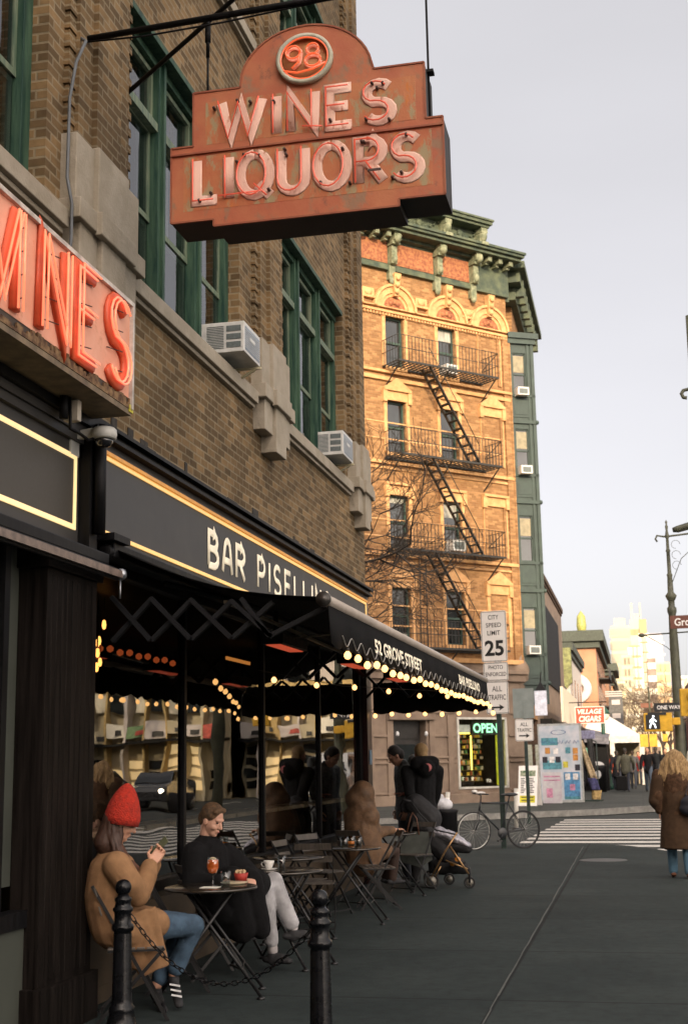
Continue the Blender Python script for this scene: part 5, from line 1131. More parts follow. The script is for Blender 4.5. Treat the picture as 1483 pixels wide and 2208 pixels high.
o.build('print_marks', mat('navy_print', (.05, .1, .25), .5), pc)
c2 = gp(1192, 1724, 44.3)
pk = thing('poster', 'smaller pink and lilac poster board leaning in front of the tall blue one', 'poster board', c2, R(-10))
o = MB(); o.box(-.33, .3, -.02, .02, .02, 1.02); o.build('board', mat('lilac_print', (.42, .36, .42), .5, var=.3, scale=6, col2=(.5, .5, .5)), pk)
o = MB(); o.box(-.28, .26, -.025, -.021, .86, .9); o.box(-.28, .26, -.025, -.021, .74, .78); o.box(-.2, .0, -.025, -.021, .2, .5); o.build('print_marks', mat('pink_print', (.5, .2, .3), .5), pk)
# clothes and scarves on a rail
c3 = gp(1272, 1722, 46.5)
cr = thing('clothes_rack', 'rack of hanging dark clothes and long tan scarves beside the poster board', 'clothes rack', c3, R(-10))
o = MB(); o.tube([(-.35, 0, 0), (-.35, 0, 2.3)], .02); o.tube([(.3, 0, 0), (.3, 0, 2.0)], .02); o.tube([(-.35, 0, 2.3), (.3, 0, 2.0)], .02); o.box(-.38, .38, -.3, .3, 0, .05); o.build('rail', m_pole, cr)
def drape(mb, x0, x1, xb0, xb1, z1, z0, y, n=10):
    vs = []
    for i in range(n + 1):
        t = i / n; zz = z1 + (z0 - z1) * t
        for j in range(6): s_ = j / 5; vs.append((x0 + (x1 - x0) * s_ + ((xb0 - x0) * (1 - s_) + (xb1 - x1) * s_) * t, y + .03 * math.sin(s_ * 9 + t * 3), zz))
    mb.add(vs, [(6*i+j, 6*i+j+1, 6*i+6+j+1, 6*i+6+j) for i in range(n) for j in range(5)], True)
for (a, b, c, d, z1, z0, y, nm, cc) in ((-.34, -.1, -.2, .0, 2.25, .5, -.1, 'black_cloth', (.015, .015, .02)), (-.3, -.12, .08, .34, 2.05, .75, -.22, 'scarf', (.42, .32, .2)), (-.02, .3, .1, .42, .78, .38, -.25, 'blue_bag_cloth', (.05, .05, .13)), (-.0, .2, .05, .3, 2.1, 1.0, -.12, 'dark_coat', (.03, .03, .03)), (.1, .45, .1, .4, .36, .06, -.2, 'tan_box_cloth', (.4, .28, .12)), (-.34, .3, -.34, .3, 2.38, 2.1, -.1, 'patterned_cloth', (.2, .2, .3))):
    o = MB(); drape(o, a, b, c, d, z1, z0, y); g = o.build('hanging_cloth', mat(nm, cc, .9, var=.4, scale=14), cr); s_ = g.modifiers.new('s', 'SOLIDIFY'); s_.thickness = .02
# notice strip boards on the corner wall
for u, l in ((1142, 'narrow poster column left on the corner wall'), (1160, 'narrow poster column right on the corner wall')):
    a = W(u, 1640, 47.2); tag(MB().box(-.09, .09, -.01, .02, -.9, .55).build('poster_column', mat('yellow_green_posters', (.3, .32, .2), .6, var=.6, scale=9, col2=(.5, .5, .45))), l, 'poster').location = (a.x, a.y, a.z)
# hanging lantern under the bay and bracket sign
a = W(1166, 1515, 47.3); t = thing('wall_lantern', 'white rectangular shop lantern hanging at the orange building corner', 'lantern', a)
MB().box(-.22, .2, -.1, .1, -.45, .42).build('shade', mat('white_lantern', (.55, .55, .6), .4, emit=(.8, .85, 1), estr=.1), t); MB().add([(-.2,-.12,.42),(.2,-.12,.42),(.2,.12,.42),(-.2,.12,.42),(0,0,.75)], [(0,1,4),(1,2,4),(2,3,4),(3,0,4),(3,2,1,0)]).build('cap', m_black, t); MB().tube([(0, 0, .7), (.0, .5, 1.1)], .02).build('arm', m_black, t)
# ================================================================ hanging cigar sign
a = W(1271, 1541, 60); t = thing('hanging_sign', 'red hanging village cigars sign with white letters on an iron bar', 'sign', a, R(-3))
o = MB(); o.box(-.62, .62, -.03, .03, -.36, .33); o.build('board', mat('cigar_red', (.42, .06, .03), .5, var=.1), t)
o = MB(); o.box(-.65, .65, -.02, .02, -.39, .36); o.build('rim', m_signw, t)
o = MB(); o.mesh(text('VILLAGE', .22, 1.08, bold=.03, depth=0, shear=.2), frame((0, -.034, .14), (1, 0, 0), (0, 0, 1))); o.mesh(text('CIGARS', .26, .98, bold=.03, depth=0, shear=.2), frame((0, -.034, -.18), (1, 0, 0), (0, 0, 1))); o.build('lettering', m_signw, t)
o = MB(); o.tube([(-1.3, 0, .55), (.75, 0, .55)], .02); o.tube([(-.5, 0, .55), (-.5, 0, .36)], .012); o.tube([(.5, 0, .55), (.5, 0, .36)], .012); o.build('bar', m_black, t)
# ================================================================ traffic mast with signals and signs
m_mast = mat('mast_bronze_green', (.055, .058, .035), .55, var=.3, scale=6)
a = W(1478, 1760, 38); tm = thing('traffic_mast', 'tall tapered traffic lamp post with mast arm and yellow signals at the right', 'lamp post', (a.x - .02, a.y, gz(38)))
o = MB(); o.lathe([(.26, 0), (.26, .15), (.2, .25), (.18, .9), (.15, 1.1), (.14, 1.2), (.125, 4.5), (.10, 5.4), (.13, 5.5), (.13, 5.6), (.09, 5.65), (.09, 5.8), (.12, 5.85), (.16, 5.95), (.085, 6.05), (.07, 6.5), (.085, 6.55), (.055, 6.6), (.05, 7.2), (.07, 7.24), (.045, 7.3), (.04, 7.6), (.07, 7.65), (.05, 7.72), (.03, 7.85), (.045, 7.95), (.02, 8.0), (.035, 8.08), (0, 8.15)], n=20); o.build('pole', m_mast, tm)
o = MB(); o.tube([(-.28, 0, 7.52), (-.33, 0, 7.6), (-.28, 0, 7.7), (-.1, 0, 7.66), (0, 0, 7.66), (3.5, -.3, 7.9)], .028, 8); o.tube([(.05, 0, 6.3), (.35, 0, 7.0), (1.0, -.1, 7.55), (1.6, -.15, 7.72)], .012, 6)
for i in range(3): o.tube([(.22 + .12 * math.cos(q), 0, 7.42 - .3 * i + .12 * math.sin(q)) for q in [R(x) for x in range(0, 300, 30)]], .007, 5)
o.build('mast_arm', m_mast, tm)
o = MB(); o.tube([(-.9, 0, 4.86), (2.5, -.1, 4.98)], .022, 6); o.ell((-.88, 0, 4.86), (.09, .06, .06)); o.tube([(-.75, 0, 4.84), (-.2, 0, 4.5), (0, 0, 4.3)], .01, 5); o.build('cross_arm', m_mast, tm)
m_yel = mat('signal_yellow', (.58, .33, .02), .45, var=.15, scale=6)
sgl = thing('pedestrian_signal', 'yellow pedestrian signal box showing a white walking figure', 'traffic signal', W(1416, 1556, 37.6))
o = MB(); o.box(-.36, .40, -.1, .2, -.27, .24); o.box(.4, .62, -.02, .1, -.1, .1); o.build('housing', m_yel, sgl, bevel=.02)
o = MB(); o.box(-.31, .07, -.12, -.1, -.21, .19); o.build('screen', m_signb, sgl)
o = MB(); K = .34; q0 = (-.12, -.02)
def wk(pts, r_): o.tube([(q0[0] + a * K, -.126, q0[1] + b * K) for a, b in pts], r_, 6, nrm=(0, -1, 0), flat=.3)
o.ell((q0[0] + .02, -.126, q0[1] + .165), (.03, .005, .03)); wk([(.02, .34), (-.03, 0)], .03); wk([(-.03, 0), (-.2, -.2), (-.26, -.46)], .018); wk([(-.03, 0), (.14, -.2), (.2, -.46)], .018); wk([(.0, .3), (-.2, .15), (-.24, 0)], .013); wk([(.02, .3), (.2, .15), (.28, .05)], .013)
o.build('walking_figure', emis('walk_white', (.9, .95, 1), 1.4), sgl)
sg2 = thing('traffic_signal', 'yellow traffic signal box cut by the right edge of the picture', 'traffic signal', W(1481, 1515, 30.0))
MB().box(-.16, .3, -.15, .15, -.3, .3).build('housing', m_yel, sg2, bevel=.02); 
o = MB(); o.lathe([(.1, -.2), (.11, -.15)], (.1, 0, .12), 16, 'y'); o.lathe([(.1, -.2), (.11, -.15)], (.1, 0, -.14), 16, 'y'); o.build('visor', m_yel, sg2)
sg3 = thing('traffic_signal', 'distant yellow traffic signal above the walking people', 'traffic signal', W(1399, 1596, 62)); MB().box(-.42, .35, -.1, .2, -.3, .27).build('housing', m_yel, sg3, bevel=.02); MB().box(-.05, .0, -.11, -.1, -.3, .27).build('seam', m_signb, sg3); MB().tube([(.1, 0, .27), (.1, .0, 2.4)], .04).build('hanger', m_mast, sg3)
sg4 = thing('traffic_signal', 'small yellow traffic signal low behind the mast', 'traffic signal', W(1432, 1590, 66)); MB().box(-.1, .14, -.1, .1, -.2, .16).build('housing', m_yel, sg4, bevel=.02); MB().tube([(0, 0, .16), (0, 0, 1.5)], .03).build('hanger', m_mast, sg4)
def street_sign(loc, w, h, col, s_, label, tm_=m_signw, sz=.6):
    t = thing('street_sign', label, 'street sign', loc, R(-4)); MB().box(-w/2, w/2, -.02, .02, -h/2, h/2).build('plate', mat('plate_' + col[0], col[1], .5, var=.1), t)
    if s_: o = MB(); o.mesh(text(s_, h * sz, w * .8, bold=.02, depth=0), frame((0, -.023, 0), (1, 0, 0), (0, 0, 1))); o.build('lettering', tm_, t)
    return t
g = W(1490, 1340, 34); street_sign(g, 1.05, .33, ('brown', (.13, .045, .03)), 'Grove St', 'brown Grove street name sign cut by the right edge')
g = W(1441, 1525, 37.5); t = street_sign(g, .80, .24, ('black', (.015, .016, .018)), 'ONE WAY', 'black one way arrow sign on the mast', sz=.45)
g = W(1415, 1539, 37.5); street_sign(g, .5, .07, ('black', (.015, .016, .018)), '', 'thin dark plate above the walking figure signal')
g = W(1393, 1521, 64); street_sign(g, .55, .2, ('rust', (.2, .08, .05)), '', 'small rust coloured street plate in the distance')
# second lamp post off the right edge: scroll of its arm
b = W(1560, 1760, 28); t = thing('street_lamp', 'dark street lamp outside the right edge with only its scroll and lamp head in view', 'street lamp', (b.x, b.y, 0))
A_ = [W(u, v, 28) - Vector((b.x, b.y, 0)) for u, v in ((1480, 858), (1472, 857), (1468, 849), (1472, 842), (1484, 839), (1560, 850))]
MB().tube(A_, .04, 8).build('scroll_arm', m_mast, t); 
A_ = [W(u, v, 28) - Vector((b.x, b.y, 0)) for u, v in ((1449, 1143), (1460, 1141), (1484, 1134), (1560, 1120))]; MB().tube(A_, [.05, .075, .08, .05], 10).build('lamp_head', m_mast, t); MB().tube([(0, 0, 0), (0, 0, 11)], [.15, .07], 12).build('pole', m_mast, t)
# subway lamp, litter bin with bag, tent canopy
a = gp(1306, 1690, 62); t = thing('subway_lamp_post', 'dark green ornate lamp column with a domed green top', 'lamp post', a); o = MB(); o.lathe([(.35, 0), (.35, .2), (.28, .3), (.25, 1.0), (.2, 1.1), (.17, 2.0), (.28, 2.1), (.28, 2.2)], n=16); o.build('column', mat('subway_green', (.015, .06, .045), .5, var=.3), t)
MB().tube([(0, 0, 2.0), (0, 0, 3.3)], .09, 10).build('stem', bpy.data.materials['subway_green'], t); MB().lathe([(.0, 3.75), (.15, 3.72), (.3, 3.55), (.34, 3.4), (.0, 3.4)], n=16).build('lamp_top', bpy.data.materials['subway_green'], t); MB().lathe([(.0, 3.1), (.25, 3.15), (.32, 3.4), (0, 3.4)], n=16).build('lamp_glass', mat('milk_glass', (.6, .6, .55), .4), t)
a = gp(1290, 1695, 58); t = thing('bin', 'black bin stuffed with a white plastic bag beside the green lamp column', 'bin', a); MB().lathe([(.32, 0), (.38, 1.0), (.40, 1.1), (.3, 1.12)], n=20).build('barrel', m_black, t); o = MB(); o.ell((.0, -.28, .75), (.16, .12, .25)); o.ell((0, 0, 1.12), (.28, .25, .16)); o.build('rubbish_bag', mat('pale_bag', (.4, .4, .4), .5), t)
a = gp(1268, 1690, 57); tag(MB().box(-.2, .2, 0, .03, 1.35, 1.85).build('poster', mat('mint_card', (.15, .42, .3), .6)), 'mint green card hanging on the dark stall', 'poster').location = a
a = gp(1325, 1690, 72); t = thing('market_tent', 'white peaked tent with open sides on the far pavement', 'tent', a); o = MB()
x0, x1, y0, y1, ze, zr = -1.6, 1.5, -1.5, 1.5, 2.5, 3.9
o.add([(x0,y0,ze),(x1,y0,ze),(x1,y1,ze),(x0,y1,ze),(-.9,0,zr),(-.6,0,zr)], [(0,1,5,4),(1,2,5),(2,3,4,5),(3,0,4)]); o.box(x0, x1, y0, y0 + .02, ze - .35, ze); o.box(x1 - .02, x1, y0, y1, ze - .35, ze); o.build('roof', mat('white_canvas', (.6, .57, .55), .8, var=.1), t)
for x in (x0, 0, x1): MB().box(x - .12, x + .12, y0 + .03, y0 + .08, 0, ze - .02).build('curtain_post', bpy.data.materials['white_canvas'], t)
MB().box(x0, x1, y1 - .05, y1, 0, ze).build('back_panel', mat('tent_shadow_cloth', (.35, .3, .22), .9), t)
# newsstand stall body behind the rack, and a bin bag by the standing man
a = gp(1278, 1690, 60); t = thing('market_stall', 'dark covered stall with grey awning beside the clothes', 'stall', a); MB().box(-1.0, .7, 0, 2.5, 0, 2.2).build('body', m_black, t); MB().add([(-1.1,-.4,2.5),(.8,-.4,2.3),(.8,2.6,2.5),(-1.1,2.6,3.0),(-1.1,-.4,2.2),(.8,-.4,2.0)], [(0,1,2,3),(0,4,5,1)]).build('awning', mat('grey_stall_awning', (.14, .14, .17), .7, var=.4, scale=5), t)
a = W(952, 1710, 19.5); t = thing('litter_bin', 'black litter bin with a knotted white bag on top behind the pushchair', 'bin', (a.x, a.y, 0)); MB().lathe([(.2, 0), (.22, .86), (.24, .9), (.2, .92)], n=18).build('barrel', m_black, t); o = MB(); o.ell((0, 0, .98), (.16, .14, .1)); o.ell((-.03, 0, 1.06), (.07, .07, .08)); o.build('rubbish_bag', mat('white_bag', (.55, .55, .58), .4), t)
tag(MB().box(-.005, .005, 0, .12, 0, .2).build('sticker_sign', mat('blue_white_sticker', (.2, .35, .5), .5)), 'small blue and white notice on the oxblood corner post', 'sign').location = (XW + .06, 17.98, 1.58)
# ================================================================ people
def V(*a): return Vector(a)
m_skin = mat('skin', (.50, .27, .18), .55, var=.08, scale=10); m_skin2 = mat('skin_fair', (.55, .31, .22), .55, var=.08, scale=10)
m_eye = mat('eye_dark', (.02, .015, .01), .2); m_lip = mat('lip', (.35, .11, .09), .5)
def head_prims(mb, c, f, u, s=1.0, neck=None):
    f = Vector(f).normalized(); u = Vector(u); u = (u - f * u.dot(f)).normalized(); l = u.cross(f)
    M = Matrix((( l.x, f.x, u.x), (l.y, f.y, u.y), (l.z, f.z, u.z)))     # local x = left, y = forward, z = up
    P_ = lambda x, y, z: c + (l * x + f * y + u * z) * s
    E = lambda x, y, z, a, b, d: mb.ell(P_(x, y, z), (a * s, b * s, d * s), M, 18, 12)
    E(0, -.012, .035, .074, .094, .085); E(0, .022, -.02, .064, .068, .085); E(0, .035, -.075, .045, .048, .040); E(0, .062, -.095, .024, .022, .018)
    E(.035, .055, -.03, .028, .028, .026); E(-.035, .055, -.03, .028, .028, .026); E(0, .075, .028, .05, .018, .014)
    mb.cap(P_(0, .082, .016), P_(0, .106, -.026), .009 * s, .013 * s); E(.011, .092, -.03, .009, .01, .008); E(-.011, .092, -.03, .009, .01, .008)
    E(0, .084, -.056, .022, .011, .006); E(0, .083, -.067, .019, .011, .007)
    for k in (1, -1): E(.075 * k, -.005, -.008, .01, .02, .032)
    return P_, M, l, f, u
def eyes(P_, M, s, parent):
    inv = Matrix.LocRotScale(parent.location, parent.rotation_euler, None).inverted()
    for k in (1, -1):
        o = MB(); o.ell(P_(.030 * k, .077, .008), (.014 * s, .008 * s, .006 * s), M, 10, 8); o.v = [tuple(inv @ Vector(v)) for v in o.v]; o.build('eye', m_eye, parent)
    o = MB(); o.ell(P_(0, .093, -.061), (.017 * s, .005 * s, .0035 * s), M, 10, 8); o.v = [tuple(inv @ Vector(v)) for v in o.v]; o.build('mouth', m_lip, parent)
def hand(mb, wrist, d, n, side, curl=.5, s=1.0, spreadf=.1):
    """wrist point, d direction of fingers, n back-of-hand normal, side = toward the thumb"""
    d = Vector(d).normalized(); n = Vector(n); n = (n - d * n.dot(d)).normalized(); sd_ = Vector(side); sd_ = (sd_ - d * sd_.dot(d) - n * sd_.dot(n)).normalized()
    for k in range(4):
        o_ = (k - 1.5) * .019 * s; mb.cap(wrist + d * .012 * s + sd_ * (-o_) * .7, wrist + d * .088 * s - sd_ * o_, .0135 * s, .0115 * s, 8)
    for k, L_ in enumerate((.072, .080, .075, .058)):
        o_ = (k - 1.5) * .0195 * s; p = wrist + d * .088 * s - sd_ * o_; ang = 0; dd = d - sd_ * (o_ * spreadf * 20 / s * .3); dd.normalize()
        for seg, fr in enumerate((.42, .32, .26)):
            ang += curl * (.75 + .08 * k); q = p + (dd * math.cos(ang) - n * math.sin(ang)) * L_ * fr * s; mb.cap(p, q, (.0095 - .0012 * seg) * s, (.0088 - .0012 * seg) * s, 8); p = q
    p = wrist + d * .025 * s + sd_ * .024 * s; q = p + (d * .55 + sd_ * .7 - n * .25).normalized() * .042 * s; mb.cap(p, q, .014 * s, .011 * s, 8)
    q2 = q + (d * .8 + sd_ * .1 - n * (.3 + curl * .3)).normalized() * .032 * s; mb.cap(q, q2, .0105 * s, .0095 * s, 8); mb.cap(q2, q2 + (d * .85 - sd_ * .15 - n * .4).normalized() * .022 * s, .0095 * s, .008 * s, 8)
    mb.ell(wrist + d * .02 * s, .024 * s, n=10, m=8)
def shoe(parent, ankle, toe, m_, name='shoe', h=.1, w=.042):
    o = MB(); a = Vector(ankle); t = Vector(toe); d = (t - a); d.z = 0 if abs(d.z) < .12 else d.z; 
    heel = a - d.normalized() * .05 - Vector((0, 0, h * .45)); o.cap(heel, t, w * .9, w * .78, 12, .7, side=(d.y, -d.x, 0)); o.cap(a + Vector((0, 0, -.02)), a - Vector((0, 0, h * .5)), w * .95, w * .9, 12); o.cap(a - Vector((0, 0, h * .35)), a.lerp(t, .6), w * .85, w * .7)
    return remeshed(o, name, m_, parent, .008, 2)
def seg(mb, pts, rs, fl=1.0, side=None, n=14):
    for i in range(len(pts) - 1): mb.cap(pts[i], pts[i+1], rs[i], rs[i+1], n, fl, side)
m_wool = lambda nm, c, v=.35: mat(nm, c, .95, var=v, scale=26, bump=.5, bscale=160, spec=.2)

# ---- 1. seated, red beanie, long tan coat, phone
pw = thing('person', 'seated person in red beanie, long tan coat and blue jeans looking at a phone', 'person', (-3.38, 8.42, 0), R(-30))
hd = W(262, 1772, 8.36); fdir = V(.78, .48, -.40); nk = W(246, 1835, 8.36); chest = W(250, 1885, 8.37); pel = W(258, 1985, 8.44)
shR = W(252, 1866, 8.24); shL = W(240, 1862, 8.50); elR = W(298, 1930, 8.30); wrR = W(326, 1862, 8.46); elL = W(300, 1915, 8.62); wrL = W(335, 1858, 8.60)
kR = W(418, 1995, 8.86); kL = W(395, 1990, 9.02); anR = W(375, 2098, 8.85); anL = W(338, 2125, 8.86); hpR = W(278, 2000, 8.38); hpL = W(275, 1990, 8.56)
b = MB(); P_, M_, l_, f_, u_ = head_prims(b, hd, fdir, V(0, 0, 1)); b.cap(hd - u_ * .06 - f_ * .01, nk, .05, .056)
seg(b, [nk, chest, pel], [.07, .12, .14]); seg(b, [shR, elR, wrR], [.045, .038, .026]); seg(b, [shL, elL, wrL], [.045, .038, .026]); seg(b, [hpR, kR, anR], [.07, .052, .038]); seg(b, [hpL, kL, anL], [.07, .052, .038])
ph = W(343, 1826, 8.56)
hand(b, wrR, (W(346, 1836, 8.53) - wrR), V(.35, -.9, .1), V(-.1, .3, 1), .55); hand(b, wrL, (W(347, 1834, 8.58) - wrL), V(.1, .95, .1), V(-.1, -.3, 1), .6)
remeshed(b, 'body', m_skin, pw, .0055, 2); eyes(P_, M_, 1, pw)
# hair
b = MB(); m_hair1 = mat('dark_brown_hair', (.045, .02, .012), .6, var=.4, scale=4, stretch=(30, 30, 2))
for k in range(46):
    a = random.uniform(-1, 1); s_ = random.uniform(-.9, .15); st = P_(.072 * (1 if k % 2 else -1) * random.uniform(.7, 1.05), -.03 + .07 * s_ * .5 + random.uniform(-.02, .03), .02)
    e1 = st + V(-.02, -.01, -.10) + V(random.uniform(-.02, .02), random.uniform(-.02, .02), 0); e2 = W(255 + random.uniform(-14, 30), 1870 + random.uniform(-8, 20), 8.25 + random.uniform(-.03, .05)) if k % 2 == 0 else e1 + V(.02, .04, -.12)
    b.tube([st, (st + e1) / 2 + V(-.01, -.005, .01), e1, (e1 + e2) / 2 + V(random.uniform(-.012, .012), 0, 0), e2], [.014, .017, .017, .014, .006], 6)
b.ell(hd - f_ * .045 - u_ * .03, (.078, .078, .10), n=16); seg(b, [hd - f_ * .05 - u_ * .05, hd - f_ * .045 - u_ * .16, nk - f_ * .02 + V(0, 0, -.02)], [.07, .075, .07])
remeshed(b, 'hair', m_hair1, pw, .006, 1)
# beanie
b = MB(); c = hd + u_ * .055 - f_ * .012; up2 = (u_ * .9 - f_ * .18 + V(0, 0, .3)).normalized()
x_ = up2.orthogonal().normalized(); y_ = up2.cross(x_); prof = [(.106, -.075), (.112, -.03), (.108, .0), (.098, .045), (.082, .09), (.062, .13), (.038, .165), (.016, .185), (.0, .19)]
vs = []
for r_, h_ in prof:
    for j in range(36): q = 2*PI*j/36; rr_ = r_ * (1 + .012 * math.cos(q * 18)); vs.append(c + up2 * h_ + x_ * math.cos(q) * rr_ + y_ * math.sin(q) * rr_ * (1.0))
b.add(vs, [(i*36+j, i*36+(j+1) % 36, (i+1)*36+(j+1) % 36, (i+1)*36+j) for i in range(len(prof)-1) for j in range(36)], True)
inv = Matrix.LocRotScale(pw.location, pw.rotation_euler, None).inverted(); b.v = [tuple(inv @ Vector(v)) for v in b.v]
bn = b.build('beanie', mat('red_knit', (.42, .022, .008), .9, var=.25, scale=40, bump=.9, bscale=90), pw); sm = bn.modifiers.new('s', 'SOLIDIFY'); sm.thickness = -.008
# coat
m_tan = mat('camel_wool', (.27, .15, .075), .95, var=.12, scale=14, bump=.5, bscale=220, spec=.2); b = MB()
seg(b, [W(240, 1852, 8.35), W(243, 1885, 8.37), W(236, 1935, 8.37), W(250, 1990, 8.42)], [.10, .165, .165, .175]); b.cap(shR, shL, .085, .085)
seg(b, [shR, W(280, 1905, 8.22), elR], [.095, .085, .078]); seg(b, [elR, W(318, 1888, 8.38), wrR + (elR - wrR) * .12], [.078, .066, .058]); seg(b, [shL, elL, wrL + (elL - wrL) * .12], [.09, .075, .055])
seg(b, [W(236, 1845, 8.36), W(262, 1868, 8.32), W(290, 1930, 8.30)], [.06, .055, .05])
seg(b, [hpR, W(335, 1992, 8.55)], [.15, .10]); seg(b, [hpL, W(330, 1985, 8.7)], [.14, .09])
# skirt panel falling outside the near thigh
for u0, v0, u1, v1, r0, r1, d0, d1 in ((268, 1975, 318, 2088, .07, .045, 8.30, 8.38), (295, 1965, 335, 2078, .07, .045, 8.32, 8.40), (318, 1960, 352, 2072, .06, .04, 8.36, 8.44), (250, 2010, 300, 2070, .08, .04, 8.32, 8.36)):
    b.frustum(W(u0, v0, d0), W(u1, v1 + 14, d1), r0, r1 * 1.15, 14, .5, side=(.93, .37, 0))
cm = remeshed(b, 'coat', m_tan, pw, .0085, 4, disp=.006, dscale=.2)
b = MB(); seg(b, [W(250, 1842, 8.26), W(272, 1862, 8.22), W(300, 1900, 8.26)], [.028, .026, .018], .5); remeshed(b, 'lapel', m_tan, pw, .006, 2)
b = MB(); seg(b, [W(244, 1838, 8.35), W(262, 1862, 8.36), W(290, 1880, 8.4)], [.085, .07, .05]); remeshed(b, 'scarf', m_wool('brown_scarf', (.10, .05, .035)), pw, .008, 3)
# jeans, sock, shoes
m_jean = mat('blue_denim', (.022, .045, .075), .85, var=.35, scale=9, bump=.3, bscale=140, col2=(.055, .10, .155)); b = MB()
seg(b, [hpR, kR, kR.lerp(anR, .55), anR + (kR - anR) * .12], [.10, .075, .066, .062]); seg(b, [hpL, kL, kL.lerp(anL, .55), anL + (kL - anL) * .12], [.10, .072, .062, .058]); remeshed(b, 'jeans', m_jean, pw, .009, 3, disp=.012, dscale=.08)
b = MB(); seg(b, [anR + (kR - anR) * .16, anR], [.038, .036]); seg(b, [anL + (kL - anL) * .16, anL], [.038, .036]); remeshed(b, 'socks', mat('pale_sock', (.45, .42, .42), .9), pw, .008, 2)
m_shoe = mat('black_suede', (.015, .015, .017), .8, var=.3)
tR = W(386, 2165, 8.72); tL = W(352, 2178, 8.66)
shoe(pw, anR + V(0, 0, -.02), tR, m_shoe); shoe(pw, anL + V(0, 0, -.02), tL, m_shoe)
b = MB()
for k in range(3): p = anR.lerp(tR, .40 + .17 * k) + V(.012, -.05, .012); b.bar(p + V(-.034, -.01, .004), p + V(.034, .01, -.010), .014, .01)
b.v = [tuple(inv @ Vector(v)) for v in b.v]; b.build('shoe_stripes', mat('white_stripe', (.7, .7, .7), .5), pw)
phn = thing('phone', 'dark mobile phone held up by the person in the red beanie', 'phone', ph); o = MB(); o.box(-.036, .036, -.004, .004, -.075, .075); po = o.build('case', mat('phone_olive', (.10, .11, .06), .35), phn, bevel=.003); phn.rotation_euler = (R(-38), R(28), R(-50))
o = MB(); o.box(-.033, .033, .0042, .005, -.07, .07); o.build('screen', mat('phone_screen', (.05, .06, .07), .1, emit=(.5, .6, .7), estr=.15), phn)

# ---- 2. seated behind the first table, short hair, black coat, white trousers
pm = thing('person', 'short haired person in a black coat and white trousers behind the nearest table', 'person', (-3.28, 10.05, 0), R(-45))
hd = W(457, 1768, 9.95); fdir = V(.93, -.30, -.42); nk = W(443, 1822, 9.98); chest = W(440, 1860, 10.0); pel = W(470, 1960, 10.05)
shR = W(420, 1842, 9.85); shL = W(488, 1845, 10.15); elR = W(415, 1905, 9.8); wrR = W(480, 1900, 9.72); elL = W(535, 1885, 10.15); wrL = W(530, 1893, 9.95)
kR = W(590, 1900, 10.35); kL = W(570, 1915, 10.25); anR = W(632, 2000, 10.45); anL = W(588, 2050, 10.45); hpR = W(490, 1960, 10.0); hpL = W(490, 1950, 10.2)
b = MB(); P_, M_, l_, f_, u_ = head_prims(b, hd, fdir, V(-.05, 0, 1)); b.cap(hd - u_ * .06 - f_ * .02, nk, .052, .06)
seg(b, [nk, chest, pel], [.07, .13, .14]); seg(b, [shR, elR, wrR], [.045, .038, .026]); seg(b, [shL, elL, wrL], [.045, .038, .026]); seg(b, [hpR, kR, anR], [.07, .052, .038]); seg(b, [hpL, kL, anL], [.07, .052, .038])
hand(b, wrR, V(.9, -.1, -.1), V(0, 0, 1), V(.1, 1, 0), .4); hand(b, wrL, V(.6, -.7, -.1), V(0, 0, 1), V(-.6, -.3, 0), .5)
remeshed(b, 'body', m_skin2, pm, .0055, 2); eyes(P_, M_, 1, pm)
b = MB(); b.ell(hd + u_ * .052 - f_ * .018, (.088, .094, .084), n=20, m=14); b.ell(hd - f_ * .06 - u_ * .01, (.062, .05, .07), n=16); b.cap(P_(.055, .04, .09), P_(-.055, .045, .09), .022, .022)
remeshed(b, 'hair', mat('cropped_brown_hair', (.10, .055, .025), .7, var=.5, scale=40, bump=.6, bscale=120), pm, .006, 1)
m_blk = m_wool('black_wool', (.007, .007, .008), .3); b = MB()
seg(b, [W(446, 1815, 9.98), W(448, 1845, 10.0), W(452, 1900, 10.02), W(475, 1960, 10.05)], [.08, .155, .165, .175]); b.cap(shR, shL, .085, .085); seg(b, [shR, elR, wrR.lerp(elR, .1)], [.1, .085, .06]); seg(b, [shL, elL, wrL.lerp(elL, .1)], [.1, .085, .06])
seg(b, [hpR, W(555, 1905, 10.2)], [.17, .11]); seg(b, [W(500, 1900, 9.9), W(520, 2000, 9.95)], [.12, .12], .6); seg(b, [W(540, 1900, 9.95), W(560, 2000, 10.0)], [.10, .09], .6); seg(b, [W(470, 1930, 9.9), W(490, 2000, 9.95)], [.1, .09], .6)
seg(b, [W(430, 1820, 9.93), W(470, 1826, 10.05)], [.055, .05])
remeshed(b, 'coat', m_blk, pm, .01, 4, disp=.02, dscale=.12)
m_wt = mat('white_denim', (.36, .355, .37), .85, var=.25, scale=8, bump=.25, bscale=120); b = MB()
seg(b, [hpR, kR, kR.lerp(anR, .5), anR + (kR - anR) * .1], [.09, .072, .066, .064]); seg(b, [hpL, kL, kL.lerp(anL, .5), anL + (kL - anL) * .16], [.09, .07, .064, .06]); remeshed(b, 'trousers', m_wt, pm, .009, 3, disp=.014, dscale=.09)
b = MB(); seg(b, [anL + (kL - anL) * .18, anL], [.045, .042]); seg(b, [anR + (kR - anR) * .12, anR], [.04, .04]); remeshed(b, 'socks', mat('pale_sock', (.45, .42, .42), .9), pm, .008, 2)
shoe(pm, anL + V(0, 0, -.02), W(622, 2072, 10.42), m_shoe, w=.048); shoe(pm, anR + V(0, 0, -.02), W(672, 2018, 10.5), m_shoe, w=.045)

